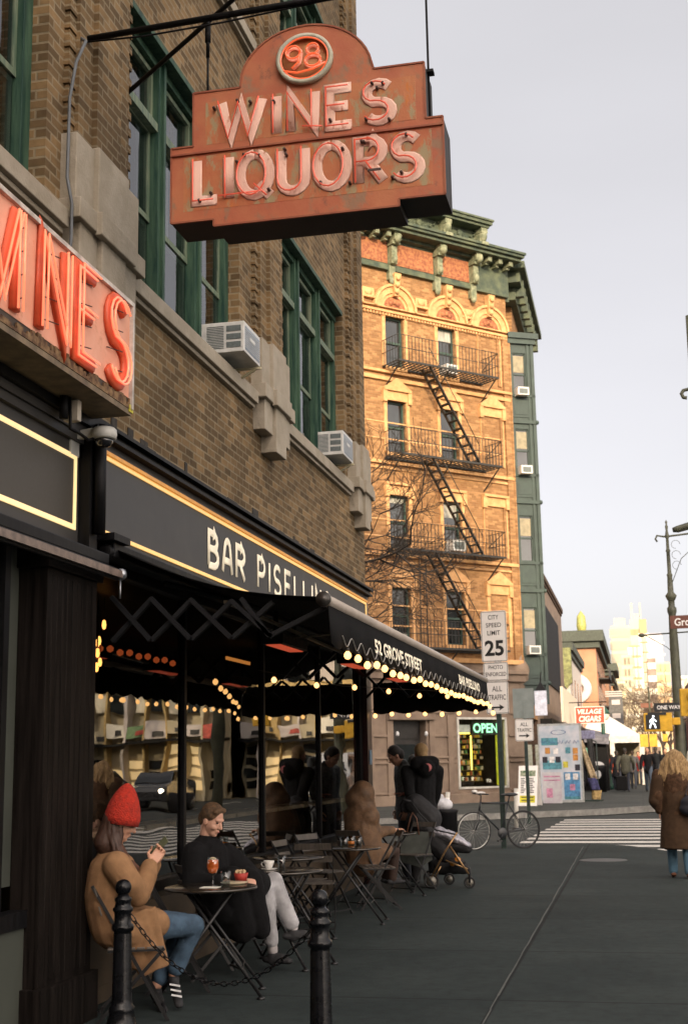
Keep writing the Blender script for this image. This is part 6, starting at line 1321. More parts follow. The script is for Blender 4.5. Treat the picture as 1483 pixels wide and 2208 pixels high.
# ---- 3. hooded brown coat at the far table
p3 = thing('person', 'person seated with back turned in a hooded brown puffer coat at the farthest table', 'person', (-3.22, 15.35, 0), R(20)); Y3 = 15.4
hd = W(790, 1712, Y3 + .05); b = MB(); P_, M_, l_, f_, u_ = head_prims(b, hd, V(.75, .65, -.15), V(0, 0, 1)); w3 = W(850, 1790, Y3 + .35); e3 = W(815, 1788, Y3 + .1)
seg(b, [hd - u_ * .08, W(782, 1745, Y3), W(785, 1830, Y3)], [.055, .1, .14]); seg(b, [W(788, 1755, Y3), W(808, 1796, Y3), w3], [.05, .04, .028]); hand(b, w3, V(.7, .6, .1), V(0, 0, 1), V(-.6, .7, 0), .4)
k3 = W(850, 1835, Y3 + .45); a3 = W(845, 1892, Y3 + .5); seg(b, [W(790, 1835, Y3 - .05), k3, a3], [.07, .05, .04]); remeshed(b, 'body', m_skin, p3, .009, 2)
b = MB(); m_puf = mat('brown_quilted', (.13, .07, .034), .7, var=.35, scale=9, bump=.6, bscale=14)
b.ell(W(781, 1712, Y3 - .02), (.15, .15, .16)); b.ell(W(770, 1722, Y3 - .05), (.15, .13, .13)); b.cap(W(768, 1762, Y3), W(792, 1762, Y3 - .05), .16, .15); seg(b, [W(780, 1730, Y3), W(780, 1780, Y3), W(786, 1850, Y3)], [.16, .215, .22]); seg(b, [W(786, 1752, Y3 - .02), W(808, 1796, Y3), w3.lerp(e3, .15)], [.12, .08, .05]); seg(b, [W(780, 1715, Y3), W(780, 1760, Y3)], [.145, .17]); seg(b, [W(765, 1755, Y3 + .15), W(760, 1790, Y3 + .25), W(800, 1800, Y3 + .5)], [.1, .08, .06]); seg(b, [W(795, 1840, Y3 - .05), k3.lerp(W(790, 1835, Y3), .3)], [.15, .09])
remeshed(b, 'hooded_coat', m_puf, p3, .012, 10, disp=.008, dscale=.12)
b = MB(); seg(b, [W(795, 1838, Y3), k3, a3], [.085, .07, .06]); seg(b, [W(780, 1838, Y3 + .15), k3 + V(-.1, .15, 0), a3 + V(-.1, .15, 0)], [.085, .07, .06]); remeshed(b, 'trousers', mat('dark_rust_trousers', (.035, .018, .012), .8), p3, .012, 3)
shoe(p3, a3, a3 + V(.1, .16, -.06), m_shoe); shoe(p3, a3 + V(-.1, .15, 0), a3 + V(0, .31, -.06), m_shoe)

# ---- generic standing or walking figure
def walker(loc, heading, label, h=1.74, coat=(.02, .02, .022), legs=(.03, .035, .05), hair=(.03, .02, .015), stride=.25, vox=.028, long=.0, bag=None, hat=None, hairlen=0, lean=0, skin=m_skin, shoes=(.02, .02, .02), armf=.15, cname='coat', group=None, feet=None, detail=False, hood=None, wide=1.0, nod=0):
    t = thing('person', label, 'person', loc, heading, group); s = h / 1.74   # faces local +x
    L_ = lambda x, y, z: Vector(loc) + Matrix.Rotation(heading, 3, 'Z') @ (V(x + lean * z / 1.4, y, z) * s)
    fd = Matrix.Rotation(heading, 3, 'Z') @ V(1, 0, -nod)
    b = MB(); hd = L_(.04 + nod * .08, 0, 1.62 - nod * .05); P_, M_, l_, f_, u_ = head_prims(b, hd, fd, V(0, 0, 1), s)
    seg(b, [hd - u_ * .07 * s, L_(0, 0, 1.46), L_(0, 0, 1.25), L_(0, 0, .98)], [.05 * s, .07 * s, .12 * s, .12 * s])
    J = {}
    for k, nm in ((-1, 'R'), (1, 'L')):
        st = stride * k; J[nm] = (L_(0, .09 * k, .95), L_(st * .6 + .05, .1 * k, .5), L_(st, .1 * k, .09)); seg(b, list(J[nm]), [.08, .055, .04])
        aa = -armf * k; ao = .20 if detail else .26; J['a' + nm] = (L_(0, .19 * k * wide, 1.40), L_(-.02 + aa, (ao + .01) * k * wide, 1.12), L_(.05 + aa * 1.5, ao * k * wide, .90))
        seg(b, list(J['a' + nm]), [.05, .04, .027]); w_, e_ = J['a' + nm][2], J['a' + nm][1]; hand(b, w_, (w_ - e_), fd.cross(V(0, 0, 1)) * (1 if k < 0 else -1), fd, .55, s)
    remeshed(b, 'body', skin, t, .008 if detail else max(.012, vox * .55), 1)
    if detail: eyes(P_, M_, s, t)
    b = MB(); cr = 1.0 * wide; seg(b, [L_(0, 0, 1.46), L_(0, 0, 1.32), L_(0, 0, 1.05), L_(0, 0, .86)], [.09, .165 * cr, .155 * cr, .17 * cr], .85, side=(L_(0, 1, 0) - L_(0, 0, 0)))
    b.cap(L_(0, .17 * wide, 1.40), L_(0, -.17 * wide, 1.40), .075, .075)
    for nm in 'RL': a_ = J['a' + nm]; seg(b, [a_[0], a_[1], a_[2].lerp(a_[1], .06)], [.085, .072, .055])
    if long: b.frustum(L_(0, 0, .98), L_(0, 0, .88 - long), .175 * cr, .22 * cr, fl=.8, side=(L_(0, 1, 0) - L_(0, 0, 0)))
    if hood: b.cap(L_(-.1, .1, 1.5), L_(-.1, -.1, 1.5), .1, .1); b.ell(L_(-.13, 0, 1.44), .13)
    remeshed(b, cname, m_wool('cloth_%02d%02d%02d' % tuple(int(c * 99) for c in coat), coat), t, vox * .6 if not detail else .012, 3, disp=.02, dscale=.12)
    b = MB()
    for nm in 'RL': seg(b, list(J[nm]), [.10, .075, .062])
    remeshed(b, 'trousers', mat('legs_%02d%02d%02d' % tuple(int(c * 99) for c in legs), legs, .85, var=.2), t, vox * .6 if not detail else .012, 2)
    if hair:
        b = MB(); b.ell(hd + u_ * .05 * s - f_ * .024 * s, (.092 * s, .092 * s, .088 * s)); b.ell(hd - f_ * .055 * s - u_ * .02 * s, (.07 * s, .055 * s, .08 * s))
        if hairlen: seg(b, [hd - f_ * .05 * s, hd - f_ * .07 - u_ * .18, hd - f_ * .07 - u_ * (.18 + hairlen)], [.085, .095, .07])
        remeshed(b, 'hair', mat('hair_%02d%02d%02d' % tuple(int(c * 99) for c in hair), hair, .7, var=.4, scale=8, stretch=(20, 20, 2)), t, .012 if vox > .02 else .008, 1)
    if hat: b = MB(); b.cap(hd + u_ * .05 * s, hd + u_ * .09 * s, .1, .085); b.ell(hd + u_ * .04 + f_ * .06, (.11, .11, .012)); remeshed(b, 'hat', mat('hat_cloth', hat, .8), t, .012, 1)
    ms_ = mat('shoe_%02d%02d%02d' % tuple(int(c * 99) for c in shoes), shoes, .7)
    for nm in 'RL': a_ = J[nm][2]; shoe(t, a_, a_ + fd.normalized() * .15 + V(0, 0, -.05), ms_)
    if bag: 
        b = MB(); b.cap(L_(-.12, -.2, .95), L_(-.14, -.05, .95), .13, .13, 12); remeshed(b, 'bag', mat('bag_cloth', bag, .7), t, .02, 1)
    return t, L_
# ---- 4/5. couple with the pushchair
g = W(885, 1903, 17.9)
t, L_ = walker((g.x - .05, 18.15, 0), R(205), 'dark haired person in a grey jacket looking down beside the black parka', h=1.86, coat=(.12, .13, .13), legs=(.02, .022, .03), hair=(.014, .011, .01), stride=.06, vox=.02, lean=.05, detail=True, nod=.75, armf=.0, cname='jacket')
t2_, L2_ = walker((W(915, 1900, 17.75).x + .01, 17.75, 0), R(120), 'blonde person in a long black parka seen from behind at the pushchair', h=1.84, coat=(.008, .008, .009), legs=(.02, .02, .022), hair=(.34, .22, .10), stride=.05, vox=.02, long=.42, detail=True, hood=True, wide=1.12, cname='parka')
# raised forearm and hand reaching left
b = MB(); e_ = W(893, 1700, 18.0); w_ = W(872, 1712, 17.95); seg(b, [W(895, 1650, 18.05), e_, w_], [.05, .04, .028]); hand(b, w_, W(845, 1710, 17.9) - w_, V(0, -.1, 1), V(.2, -1, 0), .15); remeshed(b, 'raised_hand', mat('reddish_skin', (.42, .16, .11), .6), t, .009, 2)
b = MB(); seg(b, [W(893, 1640, 18.05), W(895, 1690, 18.0), W(880, 1708, 17.96)], [.09, .08, .06]); remeshed(b, 'sleeve', mat('grey_jacket_sleeve', (.12, .13, .13), .8, var=.3), t, .012, 3, disp=.02)
a = W(921, 1655, 17.5); o = MB(); o.lathe([(0, 0), (.055, 0), (.055, -.01), (0, -.01)], (0, 0, 0), 20, 'y'); inv2 = Matrix.LocRotScale(t2_.location, t2_.rotation_euler, None).inverted(); o.v = [tuple(inv2 @ (Vector(v) + V(a.x, 17.53, a.z))) for v in o.v]; o.build('round_patch', mat('pink_patch', (.5, .15, .15), .7), t2_)

# ---- 6. person walking away at the right edge: long brown coat, blonde hair
gx = G6 = Vector((.62, 18.84, 0))
t, L_ = walker((.45, 18.85, 0), R(92), 'person walking away at the right edge in a long brown coat with long fair hair', h=1.70, coat=(.075, .04, .022), legs=(.06, .13, .19), hair=None, stride=.10, vox=.02, detail=True, wide=1.25, shoes=(.16, .06, .03), cname='long_coat', long=0, armf=.04)
b = MB(); seg(b, [L_(0, 0, 1.42), L_(-.02, 0, 1.1), L_(-.02, 0, .95)], [.15, .21, .21], .75, side=(1, 0, 0)); b.frustum(L_(-.02, 0, 1.0), L_(-.03, 0, .40), .205, .265, fl=.72, side=(1, 0, 0)); b.frustum(L_(-.04, 0, .9), L_(-.07, 0, .38), .06, .2, fl=.7, side=(1, 0, 0)); seg(b, [L_(-.02, .23, 1.33), L_(-.02, .29, 1.05), L_(.08, .2, .92)], [.10, .10, .08]); seg(b, [L_(-.02, -.23, 1.33), L_(-.02, -.29, 1.05), L_(.08, -.2, .92)], [.10, .10, .08])
remeshed(b, 'long_coat', mat('dark_brown_wool', (.055, .032, .018), .95, var=.2, scale=14, bump=.4, bscale=120, spec=.2), t, .012, 3, disp=.01, dscale=.25)
b = MB(); rr = random.Random(8); hd6 = L_(.04, 0, 1.62)
b.ell(hd6 + V(0, -.02, .02), (.10, .11, .115)); b.ell(hd6 + V(-.01, -.06, -.13), (.13, .10, .15)); b.ell(hd6 + V(-.01, -.07, -.26), (.17, .10, .12))
for i in range(130):
    q = rr.uniform(-1, 1); x0 = q * .09; p = hd6 + V(x0, -.08 + .03 * abs(q), rr.uniform(-.02, .1)); e = hd6 + V(q * .21, -.13 + rr.uniform(-.05, .02) + .06 * abs(q), rr.uniform(-.42, -.26)); m1 = p.lerp(e, .35) + V(rr.uniform(-.03, .03) + q * .03, -.03, .02); m2 = p.lerp(e, .7) + V(rr.uniform(-.04, .04) + q * .03, -.03 + rr.uniform(-.03, .02), 0)
    b.tube([p, m1, m2, e], [.014, .018, .016, .005], 5)
remeshed(b, 'hair', mat('fair_wavy_hair', (.18, .10, .04), .65, var=.5, scale=5, stretch=(14, 14, 2.5), bump=.8, bscale=30, col2=(.50, .33, .15)), t, .009, 1)
b = MB(); b.ell(L_(-.24, -.24, 1.02), (.21, .075, .12)); b.ell(L_(-.24, -.24, .94), (.23, .08, .11)); b.tube([L_(-.2, -.1, 1.08), L_(-.12, -.2, 1.44), L_(-.2, -.38, 1.1)], .014); remeshed(b, 'shoulder_bag', mat('navy_black_bag', (.012, .012, .018), .5, var=.3), t, .014, 3)

# ---- pushchair
st = thing('pushchair', 'black pushchair with bronze frame and silver foot muff parked behind the tables', 'pushchair', (-2.7, 17.45, 0), R(8)); m_brz = mat('bronze_tube', (.34, .21, .10), .3, metal=.7, var=.1); m_blkf = mat('black_pushchair_fabric', (.012, .012, .014), .75, var=.3)
Q = lambda u, v, y=17.45: Matrix.LocRotScale(st.location, st.rotation_euler, None).inverted() @ W(u, v, y)
for (u, v, r_, y) in ((930, 1899, .085, 17.2), (928, 1885, .085, 17.75), (1012, 1903, .062, 17.3), (968, 1885, .062, 17.8)):
    c = Q(u, v, y); c.z = r_ + .01; w_o = MB(); w_o.tube([c + V(math.cos(R(q)) * r_, 0, math.sin(R(q)) * r_) for q in range(0, 360, 15)], .014, 6, closed=True); wo = w_o.build('wheel', mat('rubber', (.015, .015, .015)), st); o = MB(); o.lathe([(0, -.012), (r_ * .75, -.01), (r_ * .75, .01), (0, .012)], c, 20, 'y'); o.build('hub', mat('grey_hub', (.16, .15, .13), .4, metal=.5), wo)
o = MB()
for y in (17.2, 17.7):
    o.tube([Q(928, 1895, y), Q(958, 1838, y), Q(985, 1795, y)], .012, 8); o.tube([Q(970, 1825, y), Q(1010, 1885, y)], .012, 8); o.tube([Q(960, 1855, y), Q(1008, 1874, y)], .010, 8)
    o.tube([Q(938, 1890, y), Q(950, 1868, y)], .010, 8)
o.build('frame', m_brz, st)
o = MB()
for y in (17.2, 17.7): o.tube([Q(985, 1800, y), Q(940, 1790, y), Q(905, 1755, y), Q(885, 1728, y)], .011, 8)
o.tube([Q(885, 1728, 17.2), Q(868, 1724, 17.2), Q(864, 1735, 17.25), Q(866, 1750, 17.45), Q(864, 1735, 17.6), Q(885, 1728, 17.7)], .016, 8); o.tube([Q(1012, 1903, 17.3), Q(1012, 1875, 17.3), Q(1005, 1870, 17.3)], .02, 8); o.build('handle', m_blkf, st)
b = MB(); seg(b, [W(905, 1770, 17.45), W(935, 1810, 17.45), W(960, 1840, 17.45)], [.19, .17, .13]); seg(b, [W(895, 1735, 17.45), W(925, 1765, 17.45)], [.15, .17]); seg(b, [W(960, 1815, 17.45), W(1005, 1828, 17.45)], [.12, .08]); remeshed(b, 'seat', m_blkf, st, .014, 2, disp=.02)
b = MB(); seg(b, [W(945, 1795, 17.4), W(975, 1805, 17.4), W(1005, 1820, 17.4)], [.13, .12, .06], .6, side=(0, 1, 0)); remeshed(b, 'foot_muff', mat('silver_quilt', (.33, .32, .36), .35, metal=.3, var=.3, scale=9, bump=.5, bscale=12), st, .010, 2, disp=.03, dscale=.05)
b = MB(); seg(b, [W(950, 1865, 17.45), W(1000, 1872, 17.45)], [.10, .08], .7); b.ell(W(985, 1858, 17.3), (.12, .1, .05)); remeshed(b, 'basket', m_blkf, st, .014, 2)
o = MB(); o.ell(Q(986, 1855, 17.25), .045); o.ell(Q(975, 1862, 17.25), .035); o.build('orange_fruit', mat('orange_peel', (.55, .2, .02), .5), st)
bgs = thing('tote_bag', 'large grey green tote bag with brown handles hanging on the pushchair', 'bag', W(893, 1830, 17.0)); b = MB(); 
iv = W(893, 1830, 17.0); o = MB()
qs = [(868, 1797), (920, 1797), (928, 1852), (905, 1866), (866, 1856)]; f_ = [W(u, v, 16.98) - iv for u, v in qs]; k_ = [W(u, v, 17.14) - iv for u, v in qs]
o.add(f_ + k_, [(0, 1, 2, 3, 4), (9, 8, 7, 6, 5)] + [(i, (i + 1) % 5, (i + 1) % 5 + 5, i + 5) for i in range(5)]); o.build('bag', mat('grey_green_canvas', (.07, .078, .07), .8, var=.3, scale=6), bgs, bevel=.02)
o = MB(); o.tube([W(u, v, 16.97) - iv for u, v in ((875, 1800), (884, 1765), (889, 1752), (898, 1765), (903, 1800))], .008, 6); o.build('strap', mat('brown_leather', (.13, .055, .03), .5), bgs)

# ---- distant walkers on the far pavement
def far_p(u, v, y, *a, **k): p = gp(u, v, y); return walker(tuple(p), *a, group='people walking on the far pavement', **k)
far_p(1331, 1688, 61, R(95), 'person in black with orange bag straps walking at the left of the far group', h=1.72, coat=(.012, .012, .016), hair=(.02, .015, .012), long=.3)
far_p(1350, 1698, 58, R(90), 'broad person in an olive grey jacket pulling a black case on the far pavement', h=1.78, coat=(.085, .085, .065), hair=(.02, .02, .02), wide=1.25, hat=(.02, .02, .02))
far_p(1366, 1694, 63, R(85), 'person in grey partly hidden behind the olive jacket', h=1.7, coat=(.09, .09, .1), hair=(.05, .03, .02))
far_p(1399, 1700, 57, R(-92), 'person in a black coat and jeans walking toward the camera on the far pavement', h=1.82, coat=(.01, .01, .012), legs=(.06, .08, .11), stride=.32, hair=(.1, .08, .06))
far_p(1378, 1688, 70, R(-90), 'person with a red jacket front seen between the walkers', h=1.7, coat=(.25, .02, .02))
far_p(1416, 1688, 64, R(90), 'tall dark person behind the black coat', h=1.85, coat=(.01, .012, .015), hat=(.02, .02, .02))
far_p(1388, 1684, 80, R(90), 'small distant person in dark teal', h=1.7, coat=(.03, .07, .07)); far_p(1404, 1683, 84, R(-90), 'small distant person in brown', h=1.7, coat=(.1, .06, .04)); far_p(1371, 1682, 90, R(90), 'tiny distant person in grey', h=1.7, coat=(.12, .12, .12)); far_p(1320, 1692, 66, R(70), 'person in bright orange beside the green lamp column', h=1.55, coat=(.55, .08, .03))
far_p(1425, 1682, 88, R(90), 'tiny distant person in black', h=1.75, coat=(.02, .02, .025)); far_p(1360, 1681, 95, R(90), 'tiny distant person in tan', h=1.7, coat=(.2, .14, .09))
a = gp(1340, 1700, 57.6); t = thing('suitcase', 'black wheeled suitcase pulled by the person in the olive jacket', 'suitcase', a); MB().box(-.24, .24, -.14, .14, .06, .66).build('shell', m_black, t, bevel=.04); MB().tube([(-.1, 0, .66), (-.1, 0, .95), (.1, 0, .95), (.1, 0, .66)], .01).build('handle', m_black, t)
far_p(1342, 1684, 78, R(90), 'small distant person in a pale coat near the white tent', h=1.7, coat=(.3, .28, .25)); far_p(1411, 1681, 92, R(-90), 'tiny distant person in dark red right of the crowd', h=1.7, coat=(.15, .02, .02)); far_p(1394, 1681, 98, R(90), 'tiny distant person in navy in the crowd', h=1.75, coat=(.02, .025, .06)); far_p(1383, 1680, 105, R(-90), 'tiny distant person in beige in the crowd', h=1.7, coat=(.25, .2, .14)); far_p(1437, 1690, 66, R(-90), 'distant person in black beside the mast', h=1.8, coat=(.015, .015, .02))
# ================================================================ avenue buildings beyond the corner
def block(name, label, x0, x1, y0, y1, z1, m_wall, front=None, side=None, m_w=None, roof=None, z0=-.1, parts=True, depth=.12, cat='building', group=None):
    """box building; front = (cols, rows, w, h, zbase, dz, margin) windows on the face toward the camera; side = same on the avenue face (+x)"""
    t = thing(name, label, cat, (x0, y0, 0), 0, group); o = MB(); o.box(0, x1 - x0, 0, y1 - y0, z0, z1); o.build('wall', m_wall, t)
    m_w = m_w or m_win
    def wins(spec, face):
        n, rows, w, h, zb, dz, mg = spec; Wd_ = (x1 - x0) if face == 'f' else (y1 - y0)
        me = None
        for i in range(n):
            for j in range(rows):
                c = mg + (Wd_ - 2 * mg) * (i + .5) / n
                if me is None:
                    q = MB()
                    if face == 'f': q.box(-w/2, w/2, -.02, .03, 0, h); q.box(-w/2 - .06, w/2 + .06, -.07, .02, -.1, 0)
                    else: q.box(-.03, .02, -w/2, w/2, 0, h); q.box(-.02, .07, -w/2 - .06, w/2 + .06, -.1, 0)
                    me = q.data('window'); me.materials.append(m_w)
                ob_ = bpy.data.objects.new('window', me); COL.objects.link(ob_); ob_.parent = t
                ob_.location = (c, 0, zb + j * dz) if face == 'f' else (x1 - x0, c, zb + j * dz)
    if front: wins(front, 'f')
    if side: wins(side, 's')
    if roof: o = MB(); pr, hh = roof[0], roof[1]; o.box(-.0, x1 - x0 + pr, -pr, y1 - y0, z1 - hh * .4, z1 + hh * .6); o.box(0, x1 - x0 + pr * .5, -pr * .5, y1 - y0, z1 - hh, z1 - hh * .4); o.build('cornice', roof[2], t)
    return t
m_bb = brick('dark_brown_brick', (.15, .09, .06), (.11, .07, .05), (.14, .11, .09), .21, .08, .009)
m_pale = mat('pale_painted_wall', (.50, .45, .42), .85, var=.08, scale=1.2, col2=(.58, .53, .49)); m_redb = mat('orange_red_wall', (.38, .18, .10), .85, var=.1, scale=1.0, col2=(.46, .24, .14)); m_tanw = mat('sand_wall', (.52, .36, .19), .85, var=.12, scale=.6)
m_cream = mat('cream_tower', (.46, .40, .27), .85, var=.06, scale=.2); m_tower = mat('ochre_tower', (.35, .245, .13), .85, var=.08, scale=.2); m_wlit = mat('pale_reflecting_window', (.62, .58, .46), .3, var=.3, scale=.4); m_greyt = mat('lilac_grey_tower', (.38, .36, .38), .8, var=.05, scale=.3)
m_brs = mat('brownstone_front', (.19, .14, .11), .85, var=.2, scale=1.5); m_grn = mat('dark_green_cornice', (.05, .06, .045), .7, var=.3)
t = block('brown_storefront_building', 'low dark brown brick building with big black windows right of the green bay', -16, -4.0, 54.5, 76, 9.95, m_brs, None, (1, 1, 14.0, 3.6, 5.2, 4, 3.6), mat('matte_black_glass', (.012, .013, .015), .7, spec=.2), (.12, .25, m_bb))
MB().box(0, 12, -.03, 0, -.1, 9.9).build('side_wall', m_bb, t)
o = MB(); o.box(12.0, 12.5, 1.2, 19, 3.0, 3.3); o.box(12, 13.6, .2, 17, 2.85, 3.0); o.box(11.98, 12.04, .5, 21, 0, 2.8); o.build('shop_canopy', m_black, t)
o = MB(); o.box(12.9, 13.0, 1, 14, 3.15, 4.6); o.build('lightbox', mat('warm_lightbox', (.55, .46, .36), .5, emit=(1, .8, .55), estr=.15, var=.1), t)
t = block('pale_side_wall_building', 'pale painted side wall building with a green bay behind the red cigar sign', -12, -4.15, 86, 104, 8.75, m_pale, (2, 1, .8, 1.5, 4.0, 3, .5), (4, 2, 1.3, 1.5, 2.8, 2.7, .6), None, (.3, .5, m_grn)); MB().add([(7.3,-.36,8.7),(8.0,-.36,8.7),(8.0,-.36,6.5),(7.65,-.36,6.1),(7.3,-.36,6.5),(7.3,.3,8.7),(8.0,.3,8.7),(8.0,.3,6.5),(7.65,.3,6.1),(7.3,.3,6.5)], [(0,1,2,3,4),(9,8,7,6,5),(0,5,6,1),(1,6,7,2),(2,7,8,3),(3,8,9,4),(4,9,5,0)]).build('hanging_bay', mat('gilded_green', (.16, .17, .06), .5, var=.5, scale=5), t)
t = block('orange_wall_building', 'tall orange red side wall building with a white painted number and dark fire escapes', -14, -3.15, 112, 140, 11.7, m_redb, None, (7, 3, 1.2, 1.6, 3.5, 2.7, 1), None, (.7, .9, m_grn))
o = MB()
for pts in ([(8.7 + 1.3 * math.cos(R(a)), 7.4 + 1.0 * math.sin(R(a))) for a in range(110, -80, -12)], [(9.2, 6.5), (8.2, 5.4)]): o.tube([(a, -.05, b) for a, b in pts], .38, 6, nrm=(0, -1, 0), flat=.1)
o.build('painted_numeral', m_pale, t)
MB().box(1.5, 4.6, 3, 7, 11.7, 13.6).build('rooftop_room', m_tanw, t); MB().box(1.2, 4.9, 2.8, 7.2, 13.6, 14.2).build('roof_band', m_grn, t); MB().box(4.6, 7.0, 3, 7, 11.7, 12.9).build('rooftop_room', m_tanw, t); o = MB(); o.tube([(5, 3, 12.9), (5, 3, 13.6), (8.2, 3, 13.3), (8.2, 3, 11.8)], .08); o.build('roof_rail', m_grn, t)
MB().lathe([(.0, 2.2), (.35, 1.7), (.42, .9), (.3, 0), (0, 0)], (9.7, 2, 12.0), 12).build('finial', mat('gold_green_finial', (.3, .3, .08), .5), t)
o = MB()
for z in (3.6, 6.0, 8.4): o.box(10.85, 11.8, 4, 12, z, z + .12); o.box(11.7, 11.8, 4, 12, z, z + 1)
o.build('fire_escape', m_fe, t)
block('corniced_row_building', 'narrow brown building with a flared dark cornice beyond the orange wall', -12, -2.9, 146, 160, 11.3, mat('brown_row', (.24, .13, .08), .85, var=.2), None, (4, 3, 1.2, 1.8, 3.5, 3, .8), None, (1.0, .8, m_grn))
block('orange_row_building', 'narrow orange lit building in the distant row', -12, -2.9, 166, 190, 11.0, mat('lit_orange_row', (.5, .25, .11), .85, var=.2), (3, 3, .9, 1.3, 3, 2.6, 1), (5, 3, 1, 1.6, 3, 2.6, .8), None, (.5, .5, m_grn))
block('low_gold_building', 'low gold coloured building at the end of the left row', -12, -3.2, 200, 240, 9.5, m_tanw, (3, 2, 1, 1.5, 3, 3, 1), (6, 2, 1.2, 1.6, 3, 3, 1))
MB_ = W(1331, 1590, 100); t = thing('vertical_banner', 'narrow vertical dark banner with pale letter blocks on the left row', 'banner', MB_); MB().box(-.5, .5, -.1, .1, -3.2, 3.4).build('panel', mat('grey_banner', (.09, .09, .09), .6, var=.3), t); o = MB()
for i in range(6): MB().box(-.3, .3, -.13, -.11, 2.4 - i * 1.0, 2.75 - i * 1.0).build('letter_block', m_pale, t)
for i in range(3): MB().box(-.75, .5, -.12, .1, 3.0 + i * .16, 3.08 + i * .16).build('top_slat', m_pale, t)

def tw(name, label, u0, u1, vtop, y, dpt, m_, cols=5, rows=10, wm=None, z1=None, ww=1.6, hh=2.0, steps=()):
    a = W(u0, vtop, y); b_ = W(u1, vtop, y); H_ = a.z; t = thing(name, label, 'tower', (a.x, y, 0)); wd_ = b_.x - a.x
    MB().box(0, wd_, 0, dpt, -.1, H_).build('wall', m_, t); q = MB(); q.box(-ww/2, ww/2, -.15, .02, 0, hh); me = q.data('window'); me.materials.append(wm or m_wlit)
    for i in range(cols):
        for j in range(rows):
            ob_ = bpy.data.objects.new('window', me); COL.objects.link(ob_); ob_.parent = t; ob_.location = (wd_ * (i + .5) / cols, 0, H_ * (.12 + .84 * (j + .5) / rows))
    for (f0, f1, dz) in steps: MB().box(wd_ * f0, wd_ * f1, 1, dpt - 1, H_, H_ + dz).build('setback', m_, t)
    return t
m_wd = mat('brown_tower_window', (.3, .24, .16), .5)
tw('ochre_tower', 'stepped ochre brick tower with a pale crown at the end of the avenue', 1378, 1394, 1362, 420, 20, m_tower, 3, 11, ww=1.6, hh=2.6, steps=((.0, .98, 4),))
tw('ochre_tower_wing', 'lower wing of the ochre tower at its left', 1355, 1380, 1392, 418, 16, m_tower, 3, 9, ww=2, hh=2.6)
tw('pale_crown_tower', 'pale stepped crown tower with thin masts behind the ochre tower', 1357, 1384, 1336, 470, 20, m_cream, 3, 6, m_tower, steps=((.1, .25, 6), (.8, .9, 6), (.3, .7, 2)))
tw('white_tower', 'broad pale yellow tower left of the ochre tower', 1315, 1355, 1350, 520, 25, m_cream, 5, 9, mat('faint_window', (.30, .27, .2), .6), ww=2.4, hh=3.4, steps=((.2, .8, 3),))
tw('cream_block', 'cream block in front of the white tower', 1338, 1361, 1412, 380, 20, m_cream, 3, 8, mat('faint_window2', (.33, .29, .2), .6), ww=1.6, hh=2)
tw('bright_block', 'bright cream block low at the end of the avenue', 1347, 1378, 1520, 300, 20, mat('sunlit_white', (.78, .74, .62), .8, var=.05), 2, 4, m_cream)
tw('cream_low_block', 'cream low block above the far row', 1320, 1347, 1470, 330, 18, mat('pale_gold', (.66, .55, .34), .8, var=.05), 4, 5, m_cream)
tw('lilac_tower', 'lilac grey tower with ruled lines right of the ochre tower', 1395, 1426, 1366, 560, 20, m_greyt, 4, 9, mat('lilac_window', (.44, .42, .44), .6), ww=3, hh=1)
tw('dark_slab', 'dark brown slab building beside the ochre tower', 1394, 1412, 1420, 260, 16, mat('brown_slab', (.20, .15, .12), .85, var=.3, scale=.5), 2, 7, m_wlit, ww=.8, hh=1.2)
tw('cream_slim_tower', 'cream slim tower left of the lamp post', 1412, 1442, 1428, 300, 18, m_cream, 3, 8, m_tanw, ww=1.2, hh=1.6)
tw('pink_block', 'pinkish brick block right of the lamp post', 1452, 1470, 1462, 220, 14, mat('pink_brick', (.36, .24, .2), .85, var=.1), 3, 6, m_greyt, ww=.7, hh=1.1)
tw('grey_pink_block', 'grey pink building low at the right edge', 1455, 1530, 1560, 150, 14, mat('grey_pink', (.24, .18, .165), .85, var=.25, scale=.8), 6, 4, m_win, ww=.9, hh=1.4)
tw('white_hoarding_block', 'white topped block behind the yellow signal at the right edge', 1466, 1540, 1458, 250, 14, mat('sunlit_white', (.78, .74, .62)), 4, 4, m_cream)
block('red_row_building', 'dull red low building beyond the mast at the right edge', 4.4, 20, 108, 130, 8.0, mat('dull_red_row', (.16, .07, .055), .85, var=.4, scale=1.5), (6, 2, 1, 1.5, 3.2, 2.5, .6), None)
tree_m = mat('distant_twigs', (.12, .085, .06), .9)
for i, (u, y) in enumerate(((1352, 130), (1378, 150), (1402, 120), (1432, 110), (1448, 100))):
    p = gp(u, 1670, y); bare_tree((p.x, y, .2), ('first', 'second', 'third', 'fourth', 'fifth')[i] + ' bare tree from the left in the haze of the avenue', 2.5, [((0,0,2.3), (rx, .3, 1.2), .09, 3.5) for rx in (-.8, -.3, .3, .8)], 20 + i, tree_m)
